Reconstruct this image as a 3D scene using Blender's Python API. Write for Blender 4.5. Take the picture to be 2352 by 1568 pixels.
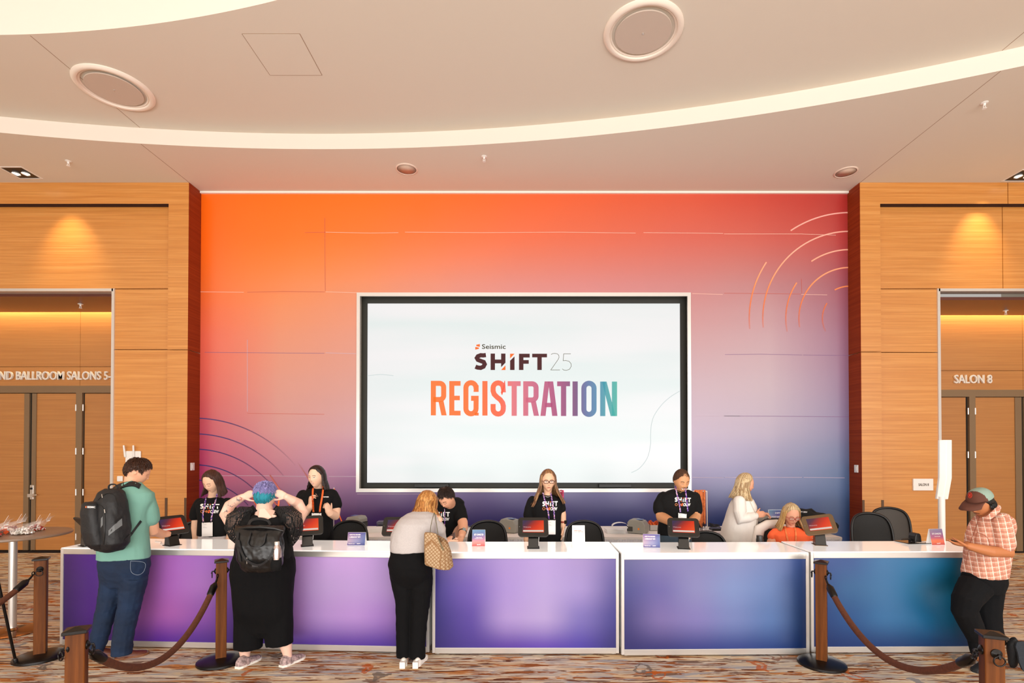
import bpy, bmesh, math, random
import numpy as np
from math import sin, cos, pi, radians, sqrt
from mathutils import Vector, Matrix, noise
from mathutils.bvhtree import BVHTree
random.seed(7)
for o in list(bpy.data.objects): bpy.data.objects.remove(o)
SC = bpy.context.scene
COL = SC.collection
V = Vector
# ---------------------------------------------------------------- camera
F, H, TILT, U0, V0 = 1200.0, 1.94, radians(0.65), 1203.0, 1017.4
cam = bpy.data.cameras.new('camera'); co = bpy.data.objects.new('camera', cam); COL.objects.link(co)
co.location = (0, 0, H); co.rotation_euler = (pi/2 + TILT, 0, 0)
cam.sensor_width = 36; cam.lens = 36*F/2352
cam.shift_x = -(U0-1176)/2352; cam.shift_y = (V0-784)/2352
SC.camera = co
def P(u, v, Y):
    """the point of the photograph's pixel (u,v) at distance Y along the room"""
    xc, yc = (u-U0)/F, (V0-v)/F
    k = Y/(cos(TILT)-yc*sin(TILT))
    return V((xc*k, Y, H+k*(sin(TILT)+yc*cos(TILT))))
def Zof(v, Y): return P(U0, v, Y).z
def Xof(u, v, Y): return P(u, v, Y).x
# ---------------------------------------------------------------- world, lights, exposure
SC.view_settings.view_transform = 'Standard'; SC.view_settings.look = 'None'
SC.view_settings.gamma = 1; SC.view_settings.exposure = -0.30
SC.view_settings.use_curve_mapping = False
w = bpy.data.worlds.new('world'); SC.world = w; w.use_nodes = True
w.node_tree.nodes['Background'].inputs[0].default_value = (1.0, 0.93, 0.86, 1)
w.node_tree.nodes['Background'].inputs[1].default_value = 0.6
def area(name, loc, rot, sx, sy, power, color=(1, 1, 1), spread=180):
    l = bpy.data.lights.new(name, 'AREA'); l.shape = 'RECTANGLE'; l.size = sx; l.size_y = sy
    l.energy = power; l.color = color; l.spread = radians(spread)
    o = bpy.data.objects.new(name, l); COL.objects.link(o); o.location = loc; o.rotation_euler = rot
    return o
# tall window wall of the lobby behind the photographer, a little to the right
area('daylight_window_wall', (4.5, -7.5, 3.3), (radians(90), 0, radians(0)), 20, 4.8, 1250, (1.0, 0.98, 0.97))
# added fill lamp, low behind the camera, turned up to brighten the ceiling
area('ceiling_fill_lamp', (0, -6.5, .4), (radians(140), 0, 0), 20, 3, 2850, (1.0, .97, .93))
# ---------------------------------------------------------------- helpers
def lin(c):
    if isinstance(c, str):
        c = [int(c[i:i+2], 16) for i in (0, 2, 4)]
    c = [x/255 for x in c]
    return tuple(x/12.92 if x <= .04045 else ((x+.055)/1.055)**2.4 for x in c) + (1,)
MATS = {}
def M(name, color='808080', rough=.6, metal=0, bump=0, bscale=60, emit=0, alpha=1, coat=0, spec=.5, var=0, vscale=8, sheen=0, trans=0):
    if name in MATS: return MATS[name]
    m = bpy.data.materials.new(name); m.use_nodes = True
    nt = m.node_tree; b = nt.nodes['Principled BSDF']; c = lin(color)
    b.inputs['Base Color'].default_value = c; b.inputs['Roughness'].default_value = rough
    b.inputs['Metallic'].default_value = metal; b.inputs['Specular IOR Level'].default_value = spec
    if emit:
        b.inputs['Emission Color'].default_value = c; b.inputs['Emission Strength'].default_value = emit
    if alpha < 1: b.inputs['Alpha'].default_value = alpha
    if coat: b.inputs['Coat Weight'].default_value = coat; b.inputs['Coat Roughness'].default_value = .08
    if sheen: b.inputs['Sheen Weight'].default_value = sheen
    if trans: b.inputs['Transmission Weight'].default_value = trans
    if bump or var:
        tc = nt.nodes.new('ShaderNodeTexCoord')
    if bump:
        n = nt.nodes.new('ShaderNodeTexNoise'); n.inputs['Scale'].default_value = bscale; n.inputs['Detail'].default_value = 4
        bp = nt.nodes.new('ShaderNodeBump'); bp.inputs['Strength'].default_value = bump; bp.inputs['Distance'].default_value = .01
        nt.links.new(tc.outputs['Object'], n.inputs['Vector']); nt.links.new(n.outputs[0], bp.inputs['Height'])
        nt.links.new(bp.outputs[0], b.inputs['Normal'])
    if var:
        n = nt.nodes.new('ShaderNodeTexNoise'); n.inputs['Scale'].default_value = vscale; n.inputs['Detail'].default_value = 5
        r = nt.nodes.new('ShaderNodeValToRGB')
        r.color_ramp.elements[0].position = .3; r.color_ramp.elements[1].position = .7
        r.color_ramp.elements[0].color = tuple(x*(1-var) for x in c[:3]) + (1,)
        r.color_ramp.elements[1].color = tuple(min(1, x*(1+var)) for x in c[:3]) + (1,)
        nt.links.new(tc.outputs['Object'], n.inputs['Vector']); nt.links.new(n.outputs[0], r.inputs[0])
        nt.links.new(r.outputs[0], b.inputs['Base Color'])
    MATS[name] = m
    return m
def nodes(m):
    nt = m.node_tree
    return nt, nt.nodes['Principled BSDF'], (lambda t: nt.nodes.new('ShaderNode'+t)), nt.links.new
def put(name, me, mats, parent=None, smooth=True, **kw):
    if not isinstance(mats, (list, tuple)): mats = [mats]
    me.name = name
    for m in mats: me.materials.append(m)
    o = bpy.data.objects.new(name, me); COL.objects.link(o)
    if smooth: me.polygons.foreach_set('use_smooth', [True]*len(me.polygons))
    if parent:
        o.parent = parent
        if any(abs(x) > 1e-9 for x in (*parent.location, *parent.rotation_euler)) or parent.parent:
            mw = parent_matrix(parent); o.matrix_parent_inverse = mw.inverted()
    for k, v in kw.items(): o[k] = v
    return o
def parent_matrix(p):
    m = Matrix.LocRotScale(p.location, p.rotation_euler, p.scale)
    return (parent_matrix(p.parent) @ p.matrix_parent_inverse @ m) if p.parent else m
class MB:
    def __init__(s): s.v = []; s.f = []; s.m = []
    def add(s, vs, fs, mi=0):
        n = len(s.v); s.v += [tuple(p) for p in vs]; s.f += [tuple(i+n for i in f) for f in fs]; s.m += [mi]*len(fs)
        return s
    def box(s, c, d, rot=None, mi=0):
        vs = [V((x*d[0]/2, y*d[1]/2, z*d[2]/2)) for x in (-1, 1) for y in (-1, 1) for z in (-1, 1)]
        if rot is not None:
            vs = [rot @ p for p in vs]
        vs = [p+V(c) for p in vs]
        return s.add(vs, [(0, 1, 3, 2), (4, 6, 7, 5), (0, 4, 5, 1), (2, 3, 7, 6), (0, 2, 6, 4), (1, 5, 7, 3)], mi)
    def b2(s, x0, x1, y0, y1, z0, z1, mi=0):
        return s.box(((x0+x1)/2, (y0+y1)/2, (z0+z1)/2), (abs(x1-x0), abs(y1-y0), abs(z1-z0)), None, mi)
    def rings(s, rs, mi=0, cap=True, closed=True):
        n = len(rs[0]); vs = [p for r in rs for p in r]; fs = []
        for i in range(len(rs)-1):
            for j in range(n if closed else n-1):
                k = (j+1) % n
                fs.append((i*n+j, i*n+k, (i+1)*n+k, (i+1)*n+j))
        if cap:
            fs.append(tuple(range(n-1, -1, -1))); fs.append(tuple((len(rs)-1)*n+j for j in range(n)))
        return s.add(vs, fs, mi)
    def lathe(s, prof, c=(0, 0, 0), n=32, mi=0, rot=None, cap=True):
        rs = []
        for r, z in prof:
            ring = [V((r*cos(2*pi*j/n), r*sin(2*pi*j/n), z)) for j in range(n)]
            if rot is not None: ring = [rot @ p for p in ring]
            rs.append([p+V(c) for p in ring])
        return s.rings(rs, mi, cap)
    def tube(s, pts, r, n=10, mi=0, flat=None, up=None, dome=True):
        """tapered tube with rounded ends; flat=(a,b) scales its section"""
        pts = [V(p) for p in pts]
        if not isinstance(r, (list, tuple)): r = [r]*len(pts)
        fr = []; prev = None
        for i, p in enumerate(pts):
            t = (pts[min(i+1, len(pts)-1)]-pts[max(i-1, 0)])
            t = t.normalized() if t.length > 1e-9 else V((0, 0, 1))
            if prev is None:
                a = V(up) if up is not None else (V((0, 0, 1)) if abs(t.z) < .9 else V((0, 1, 0)))
            else: a = prev
            a = (a-t*a.dot(t))
            a = a.normalized() if a.length > 1e-6 else t.orthogonal().normalized()
            prev = a; fr.append((t, a, t.cross(a)))
        fa, fb = flat or (1, 1)
        def ring(c, a, b, rr): return [c+a*(rr*fa*cos(2*pi*j/n))+b*(rr*fb*sin(2*pi*j/n)) for j in range(n)]
        rs = []
        t, a, b = fr[0]
        if dome:
            for q in (1.2, .75, .35): rs.append(ring(pts[0]-t*r[0]*sin(q), a, b, r[0]*cos(q)))
        for p, rr, (t, a, b) in zip(pts, r, fr): rs.append(ring(p, a, b, rr))
        t, a, b = fr[-1]
        if dome:
            for q in (.35, .75, 1.2): rs.append(ring(pts[-1]+t*r[-1]*sin(q), a, b, r[-1]*cos(q)))
        return s.rings(rs, mi)
    def ball(s, c, r, n=16, mi=0, rot=None):
        if not isinstance(r, (list, tuple)): r = (r, r, r)
        rs = []
        for i in range(1, n//2+1):
            q = -pi/2+pi*i/(n//2+1)
            ring = [V((r[0]*cos(q)*cos(2*pi*j/n), r[1]*cos(q)*sin(2*pi*j/n), r[2]*sin(q))) for j in range(n)]
            if rot is not None: ring = [rot @ p for p in ring]
            rs.append([p+V(c) for p in ring])
        return s.rings(rs, mi)
    def prism(s, poly, fr, d, mi=0):
        """poly 2D outline; fr(x,y,k) -> point, k=0 front, 1 back"""
        n = len(poly); a = [fr(x, y, 0) for x, y in poly]; b = [fr(x, y, d) for x, y in poly]
        fs = [tuple(range(n)), tuple(range(2*n-1, n-1, -1))]+[(i, n+i, n+(i+1) % n, (i+1) % n) for i in range(n)]
        return s.add(a+b, fs, mi)
    def mesh(s):
        me = bpy.data.meshes.new('m'); me.from_pydata(s.v, [], s.f)
        if any(s.m): me.polygons.foreach_set('material_index', s.m)
        me.update(); return me
    def build(s, name, mats, parent=None, smooth=False, bevel=0, **kw):
        me = s.mesh()
        if not smooth or smooth == 'auto':
            bm = bmesh.new(); bm.from_mesh(me); bmesh.ops.recalc_face_normals(bm, faces=bm.faces); bm.to_mesh(me); bm.free()
        o = put(name, me, mats, parent, bool(smooth), **kw)
        if smooth == 'auto': me.set_sharp_from_angle(angle=radians(35))
        if bevel:
            b = o.modifiers.new('bevel', 'BEVEL'); b.width = bevel; b.segments = 2; b.limit_method = 'ANGLE'; b.angle_limit = radians(40)
        return o
def thing(name, label, cat, loc=(0, 0, 0), rz=0, group=None, **kw):
    o = bpy.data.objects.new(name, None); COL.objects.link(o); o.location = loc; o.rotation_euler = (0, 0, rz)
    o.empty_display_size = .05
    return tag(o, label, cat, group, **kw)
def tag(o, label, cat, group=None, **kw):
    o['label'] = label; o['category'] = cat
    if group: o['group'] = group
    for k, v in kw.items(): o[k] = v
    return o
def S(o): o['kind'] = 'structure'; return o
def local(parent):
    """build children in the parent's own axes"""
    def f(mb, name, mats, smooth=False, bevel=0, **kw):
        me = mb.mesh()
        bm = bmesh.new(); bm.from_mesh(me); bmesh.ops.recalc_face_normals(bm, faces=bm.faces); bm.to_mesh(me); bm.free()
        o = put(name, me, mats, None, bool(smooth), **kw); o.parent = parent
        if smooth == 'auto': me.set_sharp_from_angle(angle=radians(35))
        if bevel:
            b = o.modifiers.new('bevel', 'BEVEL'); b.width = bevel; b.segments = 2; b.limit_method = 'ANGLE'; b.angle_limit = radians(40)
        return o
    return f
def dup(root, loc=None, rz=None, label=None, group=None, parent=None):
    r = root.copy(); COL.objects.link(r)
    if parent is not None: r.parent = parent
    if loc is not None: r.location = loc
    if rz is not None: r.rotation_euler = (0, 0, rz)
    if label: r['label'] = label
    if group: r['group'] = group
    for ch in list(root.children): dup(ch, parent=r)
    return r
# text and lettering: lists of 2-D polygons
def text_polys(txt, size=1.0, bold=0.0, xs=1.0, shear=0.0):
    cu = bpy.data.curves.new('t', 'FONT'); cu.body = txt; cu.size = size; cu.offset = bold; cu.shear = shear; cu.resolution_u = 3
    ob = bpy.data.objects.new('t', cu); COL.objects.link(ob)
    me = bpy.data.meshes.new_from_object(ob)
    vs = [(v.co.x*xs, v.co.y) for v in me.vertices]; fs = [tuple(p.vertices) for p in me.polygons]
    bpy.data.objects.remove(ob); bpy.data.curves.remove(cu); bpy.data.meshes.remove(me)
    return vs, fs
def text_box(txt, x, y, w, h, bold=0.0, shear=0):
    """text fitted into a box (left x, baseline y, width w, cap height h)"""
    vs, fs = text_polys(txt, 1, bold, 1, shear)
    if not vs: return [], []
    x0 = min(p[0] for p in vs); x1 = max(p[0] for p in vs); y1 = max(p[1] for p in vs)
    y0 = 0.0
    return [(x+(p[0]-x0)*w/(x1-x0), y+(p[1]-y0)*h/(y1-y0)) for p in vs], fs
def stroke(path, wd, closed=False):
    """mitred thick polyline -> (verts, quads)"""
    n = len(path); vs = []; fs = []
    for i, p in enumerate(path):
        a = path[(i-1) % n] if (closed or i > 0) else None; b = path[(i+1) % n] if (closed or i < n-1) else None
        p = V(p)
        d1 = (p-V(a)).normalized() if a is not None else None; d2 = (V(b)-p).normalized() if b is not None else None
        if d1 is None: d1 = d2
        if d2 is None: d2 = d1
        n1 = V((-d1.y, d1.x)); n2 = V((-d2.y, d2.x)); m = (n1+n2)
        m = m.normalized() if m.length > 1e-6 else n1
        k = wd/2/max(.35, m.dot(n1))
        vs += [tuple(p+m*k), tuple(p-m*k)]
    for i in range(n if closed else n-1):
        j = (i+1) % n; fs.append((2*i, 2*i+1, 2*j+1, 2*j))
    return vs, fs
def smooth(pts, n=5):
    """Catmull-Rom curve through points (tuples or vectors)"""
    P_ = [V(p) for p in pts]; out = []
    for i in range(len(P_)-1):
        a, b, c, d = P_[max(i-1, 0)], P_[i], P_[i+1], P_[min(i+2, len(P_)-1)]
        for k in range(n):
            t = k/n; out.append(((b*2)+(c-a)*t+(a*2-b*5+c*4-d)*t*t+(b*3-a-c*3+d)*t*t*t)*.5)
    out.append(P_[-1]); return out
def arc(cx, cy, r, a0, a1, n=8, ry=None):
    ry = ry or r
    return [(cx+r*cos(radians(a0+(a1-a0)*i/n)), cy+ry*sin(radians(a0+(a1-a0)*i/n))) for i in range(n+1)]
def merge(*L):
    vs = []; fs = []
    for a, b in L:
        n = len(vs); vs += list(a); fs += [tuple(i+n for i in f) for f in b]
    return vs, fs
def poly(*pts): return list(pts), [tuple(range(len(pts)))]
def flat_mesh(name, geo, fr, mat, parent=None, **kw):
    vs, fs = geo
    me = bpy.data.meshes.new(name); me.from_pydata([tuple(fr(x, y)) for x, y in vs], [], fs); me.update()
    return put(name, me, mat, parent, False, **kw)
def extr(name, geo, fr, mat, parent=None, **kw):
    """polygons pushed out into solid letters: fr(x,y,k) k=0 back, 1 front"""
    vs, fs = geo; bm = bmesh.new()
    bv = [bm.verts.new(fr(x, y, 1)) for x, y in vs]
    for f in fs:
        try: bm.faces.new([bv[i] for i in f])
        except ValueError: pass
    bmesh.ops.remove_doubles(bm, verts=bm.verts, dist=1e-5)
    d = V(fr(0, 0, 0))-V(fr(0, 0, 1))
    r = bmesh.ops.extrude_face_region(bm, geom=list(bm.faces))
    bmesh.ops.translate(bm, vec=d, verts=[e for e in r['geom'] if isinstance(e, bmesh.types.BMVert)])
    bmesh.ops.recalc_face_normals(bm, faces=bm.faces)
    me = bpy.data.meshes.new(name); bm.to_mesh(me); bm.free()
    return put(name, me, mat, parent, False, **kw)
def shift_logo():
    """the heavy word and its two cut corners, in a 812 x 190 box, y up; returns (white parts, orange parts)"""
    Y = lambda y: 390-y
    W = []
    s = arc(707, Y(255), 45, 60, 270, 10, 30)
    s = [(765, Y(222)), (735, Y(226)), (706, Y(224)), (675, Y(236)), (663, Y(255)), (675, Y(276)), (706, Y(288)), (740, Y(300)), (752, Y(325)), (738, Y(352)), (706, Y(366)), (670, Y(362)), (647, Y(352))]
    W.append(stroke(s, 48))
    W.append(poly((818, 0), (867, 0), (867, 185), (818, 185))); W.append(poly((867, 75), (985, 75), (935, 32), (935, 75)))
    W.append(poly((867, 75), (936, 75), (936, 118), (867, 118)))
    W.append(poly((936, 32), (985, 82), (985, 185), (936, 185)))
    W.append(poly((1037, 0), (1087, 0), (1087, 153), (1037, 105)))
    W.append(poly((1137, 0), (1187, 0), (1187, 183), (1137, 183))); W.append(poly((1187, 140), (1258, 140), (1258, 183), (1187, 183))); W.append(poly((1187, 70), (1247, 70), (1247, 112), (1187, 112)))
    W.append(poly((1343, 0), (1393, 0), (1393, 183), (1343, 183))); W.append(poly((1285, 142), (1452, 142), (1452, 183), (1285, 183)))
    W = [w for i, w in enumerate(W) if i != 2]
    O = [poly((936, 0), (985, 0), (985, 52)), poly((1037, 130), (1087, 183), (1037, 183))]
    f = lambda g: ([(x-640, y) for x, y in g[0]], g[1])
    return f(merge(*W)), f(merge(*O))
def put_geo(geo, x, y, s):
    return [(x+p[0]*s, y+p[1]*s) for p in geo[0]], geo[1]
def color_grid(name, p00, p10, p01, p11, table, mat, parent=None, nx=48, ny=36, wav=0, **kw):
    """a sheet printed with a soft colour design; table rows run top to bottom"""
    p00, p10, p01, p11 = map(V, (p00, p10, p01, p11))
    R_, C_ = len(table), len(table[0]); T = [[lin(c) for c in row] for row in table]
    def sm(t): return t*t*(3-2*t)
    def samp(a, b):
        y = b*(R_-1); x = a*(C_-1); i = min(int(y), R_-2); j = min(int(x), C_-2); fy = y-i; fx = x-j
        fy = .5*fy+.5*sm(fy); fx = .5*fx+.5*sm(fx)
        return tuple((T[i][j][k]*(1-fx)+T[i][j+1][k]*fx)*(1-fy)+(T[i+1][j][k]*(1-fx)+T[i+1][j+1][k]*fx)*fy for k in range(3))+(1,)
    vs = []; fs = []; cs = []
    for i in range(ny+1):
        for j in range(nx+1):
            a, b = j/nx, i/ny
            vs.append(tuple((p00*(1-a)+p10*a)*(1-b)+(p01*(1-a)+p11*a)*b)); cs.append(samp(a, b))
    for i in range(ny):
        for j in range(nx):
            k = i*(nx+1)+j; fs.append((k, k+nx+1, k+nx+2, k+1))
    me = bpy.data.meshes.new(name); me.from_pydata(vs, [], fs)
    ca = me.color_attributes.new('print', 'FLOAT_COLOR', 'POINT')
    ca.data.foreach_set('color', [x for c in cs for x in c]); me.update()
    return put(name, me, mat, parent, False, **kw)
def print_mat(name, rough=.4, emit=0, spec=.5, bump=0, sat=1.0):
    m = M(name, 'ffffff', rough, spec=spec)
    nt, b, N, L = nodes(m); a = N('VertexColor'); a.layer_name = 'print'
    L(a.outputs[0], b.inputs['Base Color'])
    if emit: L(a.outputs[0], b.inputs['Emission Color']); b.inputs['Emission Strength'].default_value = emit
    if bump:
        tc = N('TexCoord'); n = N('TexNoise'); n.inputs['Scale'].default_value = 1.2; n.inputs['Detail'].default_value = 3
        bp = N('Bump'); bp.inputs['Strength'].default_value = bump; bp.inputs['Distance'].default_value = .02
        L(tc.outputs['Object'], n.inputs['Vector']); L(n.outputs[0], bp.inputs['Height']); L(bp.outputs[0], b.inputs['Normal'])
    return m
# ================================================================ SETTING
YW, YP, YM, YD, YS = 8.40, 8.506, 8.72, 9.80, 8.86
ZS = Zof(419, YW); ZMID = ZS+.222
# materials of the room
def wood_mat(name, c0, c1, c2, rough=.38, vert=False, spec=.95):
    m = M(name, 'c08040', rough, spec=spec); nt, b, N, L = nodes(m)
    tc = N('TexCoord'); mp = N('Mapping'); mp.inputs['Scale'].default_value = (.35, .35, 20) if not vert else (9, 9, .5)
    n = N('TexNoise'); n.inputs['Scale'].default_value = 2.2; n.inputs['Detail'].default_value = 8; n.inputs['Roughness'].default_value = .62
    r = N('ValToRGB'); e = r.color_ramp.elements
    e[0].position = .32; e[0].color = lin(c0); e[1].position = .68; e[1].color = lin(c2); k = e.new(.5); k.color = lin(c1)
    L(tc.outputs['Object'], mp.inputs['Vector']); L(mp.outputs[0], n.inputs['Vector']); L(n.outputs[0], r.inputs[0])
    mp2 = N('Mapping'); mp2.inputs['Scale'].default_value = (1.2, 1.2, 160) if not vert else (160, 160, 1.2)
    n2 = N('TexNoise'); n2.inputs['Scale'].default_value = 1.0; n2.inputs['Detail'].default_value = 3
    L(tc.outputs['Object'], mp2.inputs['Vector']); L(mp2.outputs[0], n2.inputs['Vector'])
    mx = N('MixRGB'); mx.blend_type = 'MULTIPLY'; mx.inputs[0].default_value = .18
    r2 = N('ValToRGB'); r2.color_ramp.elements[0].position = .35; r2.color_ramp.elements[0].color = (.45, .38, .3, 1); r2.color_ramp.elements[1].position = .6
    L(n2.outputs[0], r2.inputs[0]); L(r.outputs[0], mx.inputs[1]); L(r2.outputs[0], mx.inputs[2]); L(mx.outputs[0], b.inputs['Base Color'])
    return m
m_wood = wood_mat('honey_wood_veneer', 'c67e34', 'd28c40', 'dc9a50', .34)
m_wood_shaded = wood_mat('shaded_wood', '84300c', '8e3610', '9a3e14', .6, False, .2)  # same wood, with side shade and mural bounce put into the colour
m_door_wood = wood_mat('door_wood_veneer', 'b4763a', 'bc7e40', 'c48848')
m_alc = wood_mat('alcove_ceiling_shaded_wood', '4e1806', '581c08', '62220c')  # same wood again, darkened: the alcove's shade is in the colour
m_taupe = M('taupe_metal_frame', '8c7458', .45, .3)
m_black_gap = M('dark_joint', '1a0c06', .9)
m_alu = M('brushed_aluminium', 'd8d4cf', .32, .75, bump=.02)
m_alu_w = M('satin_aluminium', 'dcd8d4', .3, .55)
m_ceil = M('painted_ceiling', 'dfd6c8', .9, spec=.2)
m_cove = M('cream_cove_paint', 'e8ded2', .85, spec=.2)
m_white = M('white_plastic', 'eeebe6', .4)
m_black = M('black_plastic', '121212', .4)
def carpet():
    m = M('patterned_carpet', '806040', .95, spec=.1); nt, b, N, L = nodes(m)
    tc = N('TexCoord')
    def nz(sc, scale=1, det=4, ro=.6, dist=0.0):
        mp = N('Mapping'); mp.inputs['Scale'].default_value = sc; n = N('TexNoise')
        n.inputs['Scale'].default_value = scale; n.inputs['Detail'].default_value = det; n.inputs['Roughness'].default_value = ro
        n.inputs['Distortion'].default_value = dist
        L(tc.outputs['Object'], mp.inputs['Vector']); L(mp.outputs[0], n.inputs['Vector']); return n.outputs[0]
    def ramp(src, stops):
        r = N('ValToRGB'); r.color_ramp.interpolation = 'LINEAR'; e = r.color_ramp.elements
        e[0].position = stops[0][0]; e[0].color = lin(stops[0][1]); e[1].position = stops[-1][0]; e[1].color = lin(stops[-1][1])
        for p, c in stops[1:-1]: k = e.new(p); k.color = lin(c)
        L(src, r.inputs[0]); return r.outputs[0]
    def over(src, col, mask):
        x = N('MixRGB'); L(mask, x.inputs[0]); L(src, x.inputs[1]) if not isinstance(src, tuple) else None
        x.inputs[2].default_value = lin(col); return x.outputs[0]
    col = ramp(nz((1.4, 5, 1), 1, 4, .6), [(.36, 'cdb08a'), (.45, 'd6c2a4'), (.52, 'c2b6a6'), (.60, 'b8b0a8'), (.68, 'd0bc9c')])
    for c, sc, thr, w_ in (('a8a6a8', (1.6, 13, 1), .58, .03), ('c0824c', (2.4, 17, 1.3), .585, .02), ('ddcfb8', (2.2, 24, 2.1), .57, .02), ('96582f', (2.6, 26, 3.7), .575, .018), ('6a3c26', (2.9, 31, 5.1), .59, .015), ('80685a', (1.9, 16, 7.7), .61, .02), ('b86a34', (1.2, 9, 9.3), .66, .02)):
        mp_ = N('Mapping'); mp_.inputs['Scale'].default_value = (sc[0], sc[1], 1); mp_.inputs['Location'].default_value = (sc[2]*3, sc[2]*7, sc[2]); n_ = N('TexNoise')
        n_.inputs['Scale'].default_value = 1; n_.inputs['Detail'].default_value = 3; n_.inputs['Roughness'].default_value = .55; n_.inputs['Distortion'].default_value = .7
        L(tc.outputs['Object'], mp_.inputs['Vector']); L(mp_.outputs[0], n_.inputs['Vector'])
        col = over(col, c, ramp(n_.outputs[0], [(thr, '000000'), (thr+w_, 'ffffff')]))
    class mx: outputs = [col]
    # scattered leaf and ring shapes: orange and blue grey
    vo = N('TexVoronoi'); vo.inputs['Scale'].default_value = 1.0
    mp = N('Mapping'); mp.inputs['Scale'].default_value = (3.6, 2.2, 1); mp.inputs['Rotation'].default_value = (0, 0, .5)
    nd = N('TexNoise'); nd.inputs['Scale'].default_value = 6; nd.inputs['Detail'].default_value = 4
    ad = N('VectorMath'); ad.operation = 'MULTIPLY_ADD'; ad.inputs[1].default_value = (.3, .3, 0)
    L(tc.outputs['Object'], nd.inputs['Vector']); L(nd.outputs[1], ad.inputs[0]); L(tc.outputs['Object'], ad.inputs[2])
    L(ad.outputs[0], mp.inputs['Vector']); L(mp.outputs[0], vo.inputs['Vector'])
    sp = N('SeparateColor'); L(vo.outputs['Color'], sp.inputs[0])
    def bandr(stops, gate_sock, thr, greater=True):
        t = ramp(vo.outputs['Distance'], stops); g = N('Math'); g.operation = 'GREATER_THAN' if greater else 'LESS_THAN'; g.inputs[1].default_value = thr; L(gate_sock, g.inputs[0])
        m_ = N('Math'); m_.operation = 'MULTIPLY'; L(t, m_.inputs[0]); L(g.outputs[0], m_.inputs[1]); k_ = N('Math'); k_.operation = 'MULTIPLY'; k_.inputs[1].default_value = .8; L(m_.outputs[0], k_.inputs[0]); return k_.outputs[0]
    lc = ramp(sp.outputs[0], [(.2, '82868e'), (.4, 'b8642a'), (.6, '5c4232'), (.8, 'a09c98')])
    m2 = N('MixRGB'); L(bandr([(.17, 'ffffff'), (.19, '000000')], sp.outputs[1], .55), m2.inputs[0]); L(mx.outputs[0], m2.inputs[1]); L(lc, m2.inputs[2])
    rc = ramp(sp.outputs[0], [(.4, 'bc5c20'), (.6, '6c625c')])
    m3 = N('MixRGB'); L(bandr([(.16, '000000'), (.18, 'ffffff'), (.24, 'ffffff'), (.26, '000000')], sp.outputs[1], .4, False), m3.inputs[0]); L(m2.outputs[0], m3.inputs[1]); L(rc, m3.inputs[2])
    L(m3.outputs[0], b.inputs['Base Color'])
    n = nz((1, 1, 1), 160, 3); bp = N('Bump'); bp.inputs['Strength'].default_value = .35; bp.inputs['Distance'].default_value = .01
    L(n, bp.inputs['Height']); L(bp.outputs[0], b.inputs['Normal'])
    return m
S(MB().b2(-13, 13, -8, 12, -.12, 0).build('floor', carpet()))
# ---- ceiling: perimeter soffit, a raised middle field and a higher bright field, with curved fascias
def circle_y(cx, cy, r, x): return cy+sqrt(max(0, r*r-(x-cx)**2))
C1 = (-2.9, -15.6, 23.06); C2 = (-6.0, -8.35, 14.02)
XS = [-11+22*i/96 for i in range(97)]
def edge1(x): return circle_y(*C1, x)
soff = MB()
top = [(x, edge1(x)) for x in XS]
rs = [[V((x, y, ZS)) for x, y in top], [V((x, 12, ZS)) for x in XS], [V((x, 12, ZS+.6)) for x in XS]]
soff.rings(rs, cap=False, closed=False)
ceil = thing('ceiling', 'tan painted lobby ceiling', 'ceiling'); del ceil['category']; S(ceil)
soff.build('perimeter_soffit', m_ceil, ceil)
fas = MB(); fas.rings([[V((x, y, ZS)) for x, y in top], [V((x, y, ZMID)) for x, y in top]], cap=False, closed=False)
fas.build('curved_fascia', m_cove, ceil, smooth=True)
XS2 = [-11+(11.5)*i/80 for i in range(81)]
def edge2(x): return circle_y(*C2, x)
inn = [(x, edge2(x)) for x in XS2 if edge2(x) > -5]
mid = MB()
def low(x): return edge2(x) if x < 5.5 else -8
def le(x):
    d = C2[2]**2-(x-C2[0])**2
    return max(-8, C2[1]+sqrt(d)) if d > 0 else -8
XM = [-11+22*i/140 for i in range(141)]
mid.rings([[V((x, le(x), ZMID)) for x in XM], [V((x, edge1(x)+.02, ZMID)) for x in XM]], cap=False, closed=False)
mid.build('middle_ceiling_field', m_ceil, ceil)
f2 = MB(); f2.rings([[V((x, le(x), ZMID)) for x in XM if le(x) > -8], [V((x, le(x), ZMID+.75)) for x in XM if le(x) > -8]], cap=False, closed=False)
f2.build('high_curved_fascia', m_cove, ceil, smooth=True)
MB().b2(-11.5, 8.2, -8, 6.5, ZMID+.75, ZMID+.8).build('high_ceiling_field', m_cove, ceil)
# fine joints of the ceiling boards
jm = M('ceiling_joint_tan', 'a98f79', .9)
jt = MB()
for x in (-5.41, 5.44):
    jt.b2(x-.004, x+.004, edge1(x)+.01, YM, ZS-.0015, ZS+.01)
    jt.b2(x-.004, x+.004, max(-2, le(x)+.02), edge1(x)-.01, ZMID-.0015, ZMID+.01)
jt.build('ceiling_joint', jm, ceil)
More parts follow.
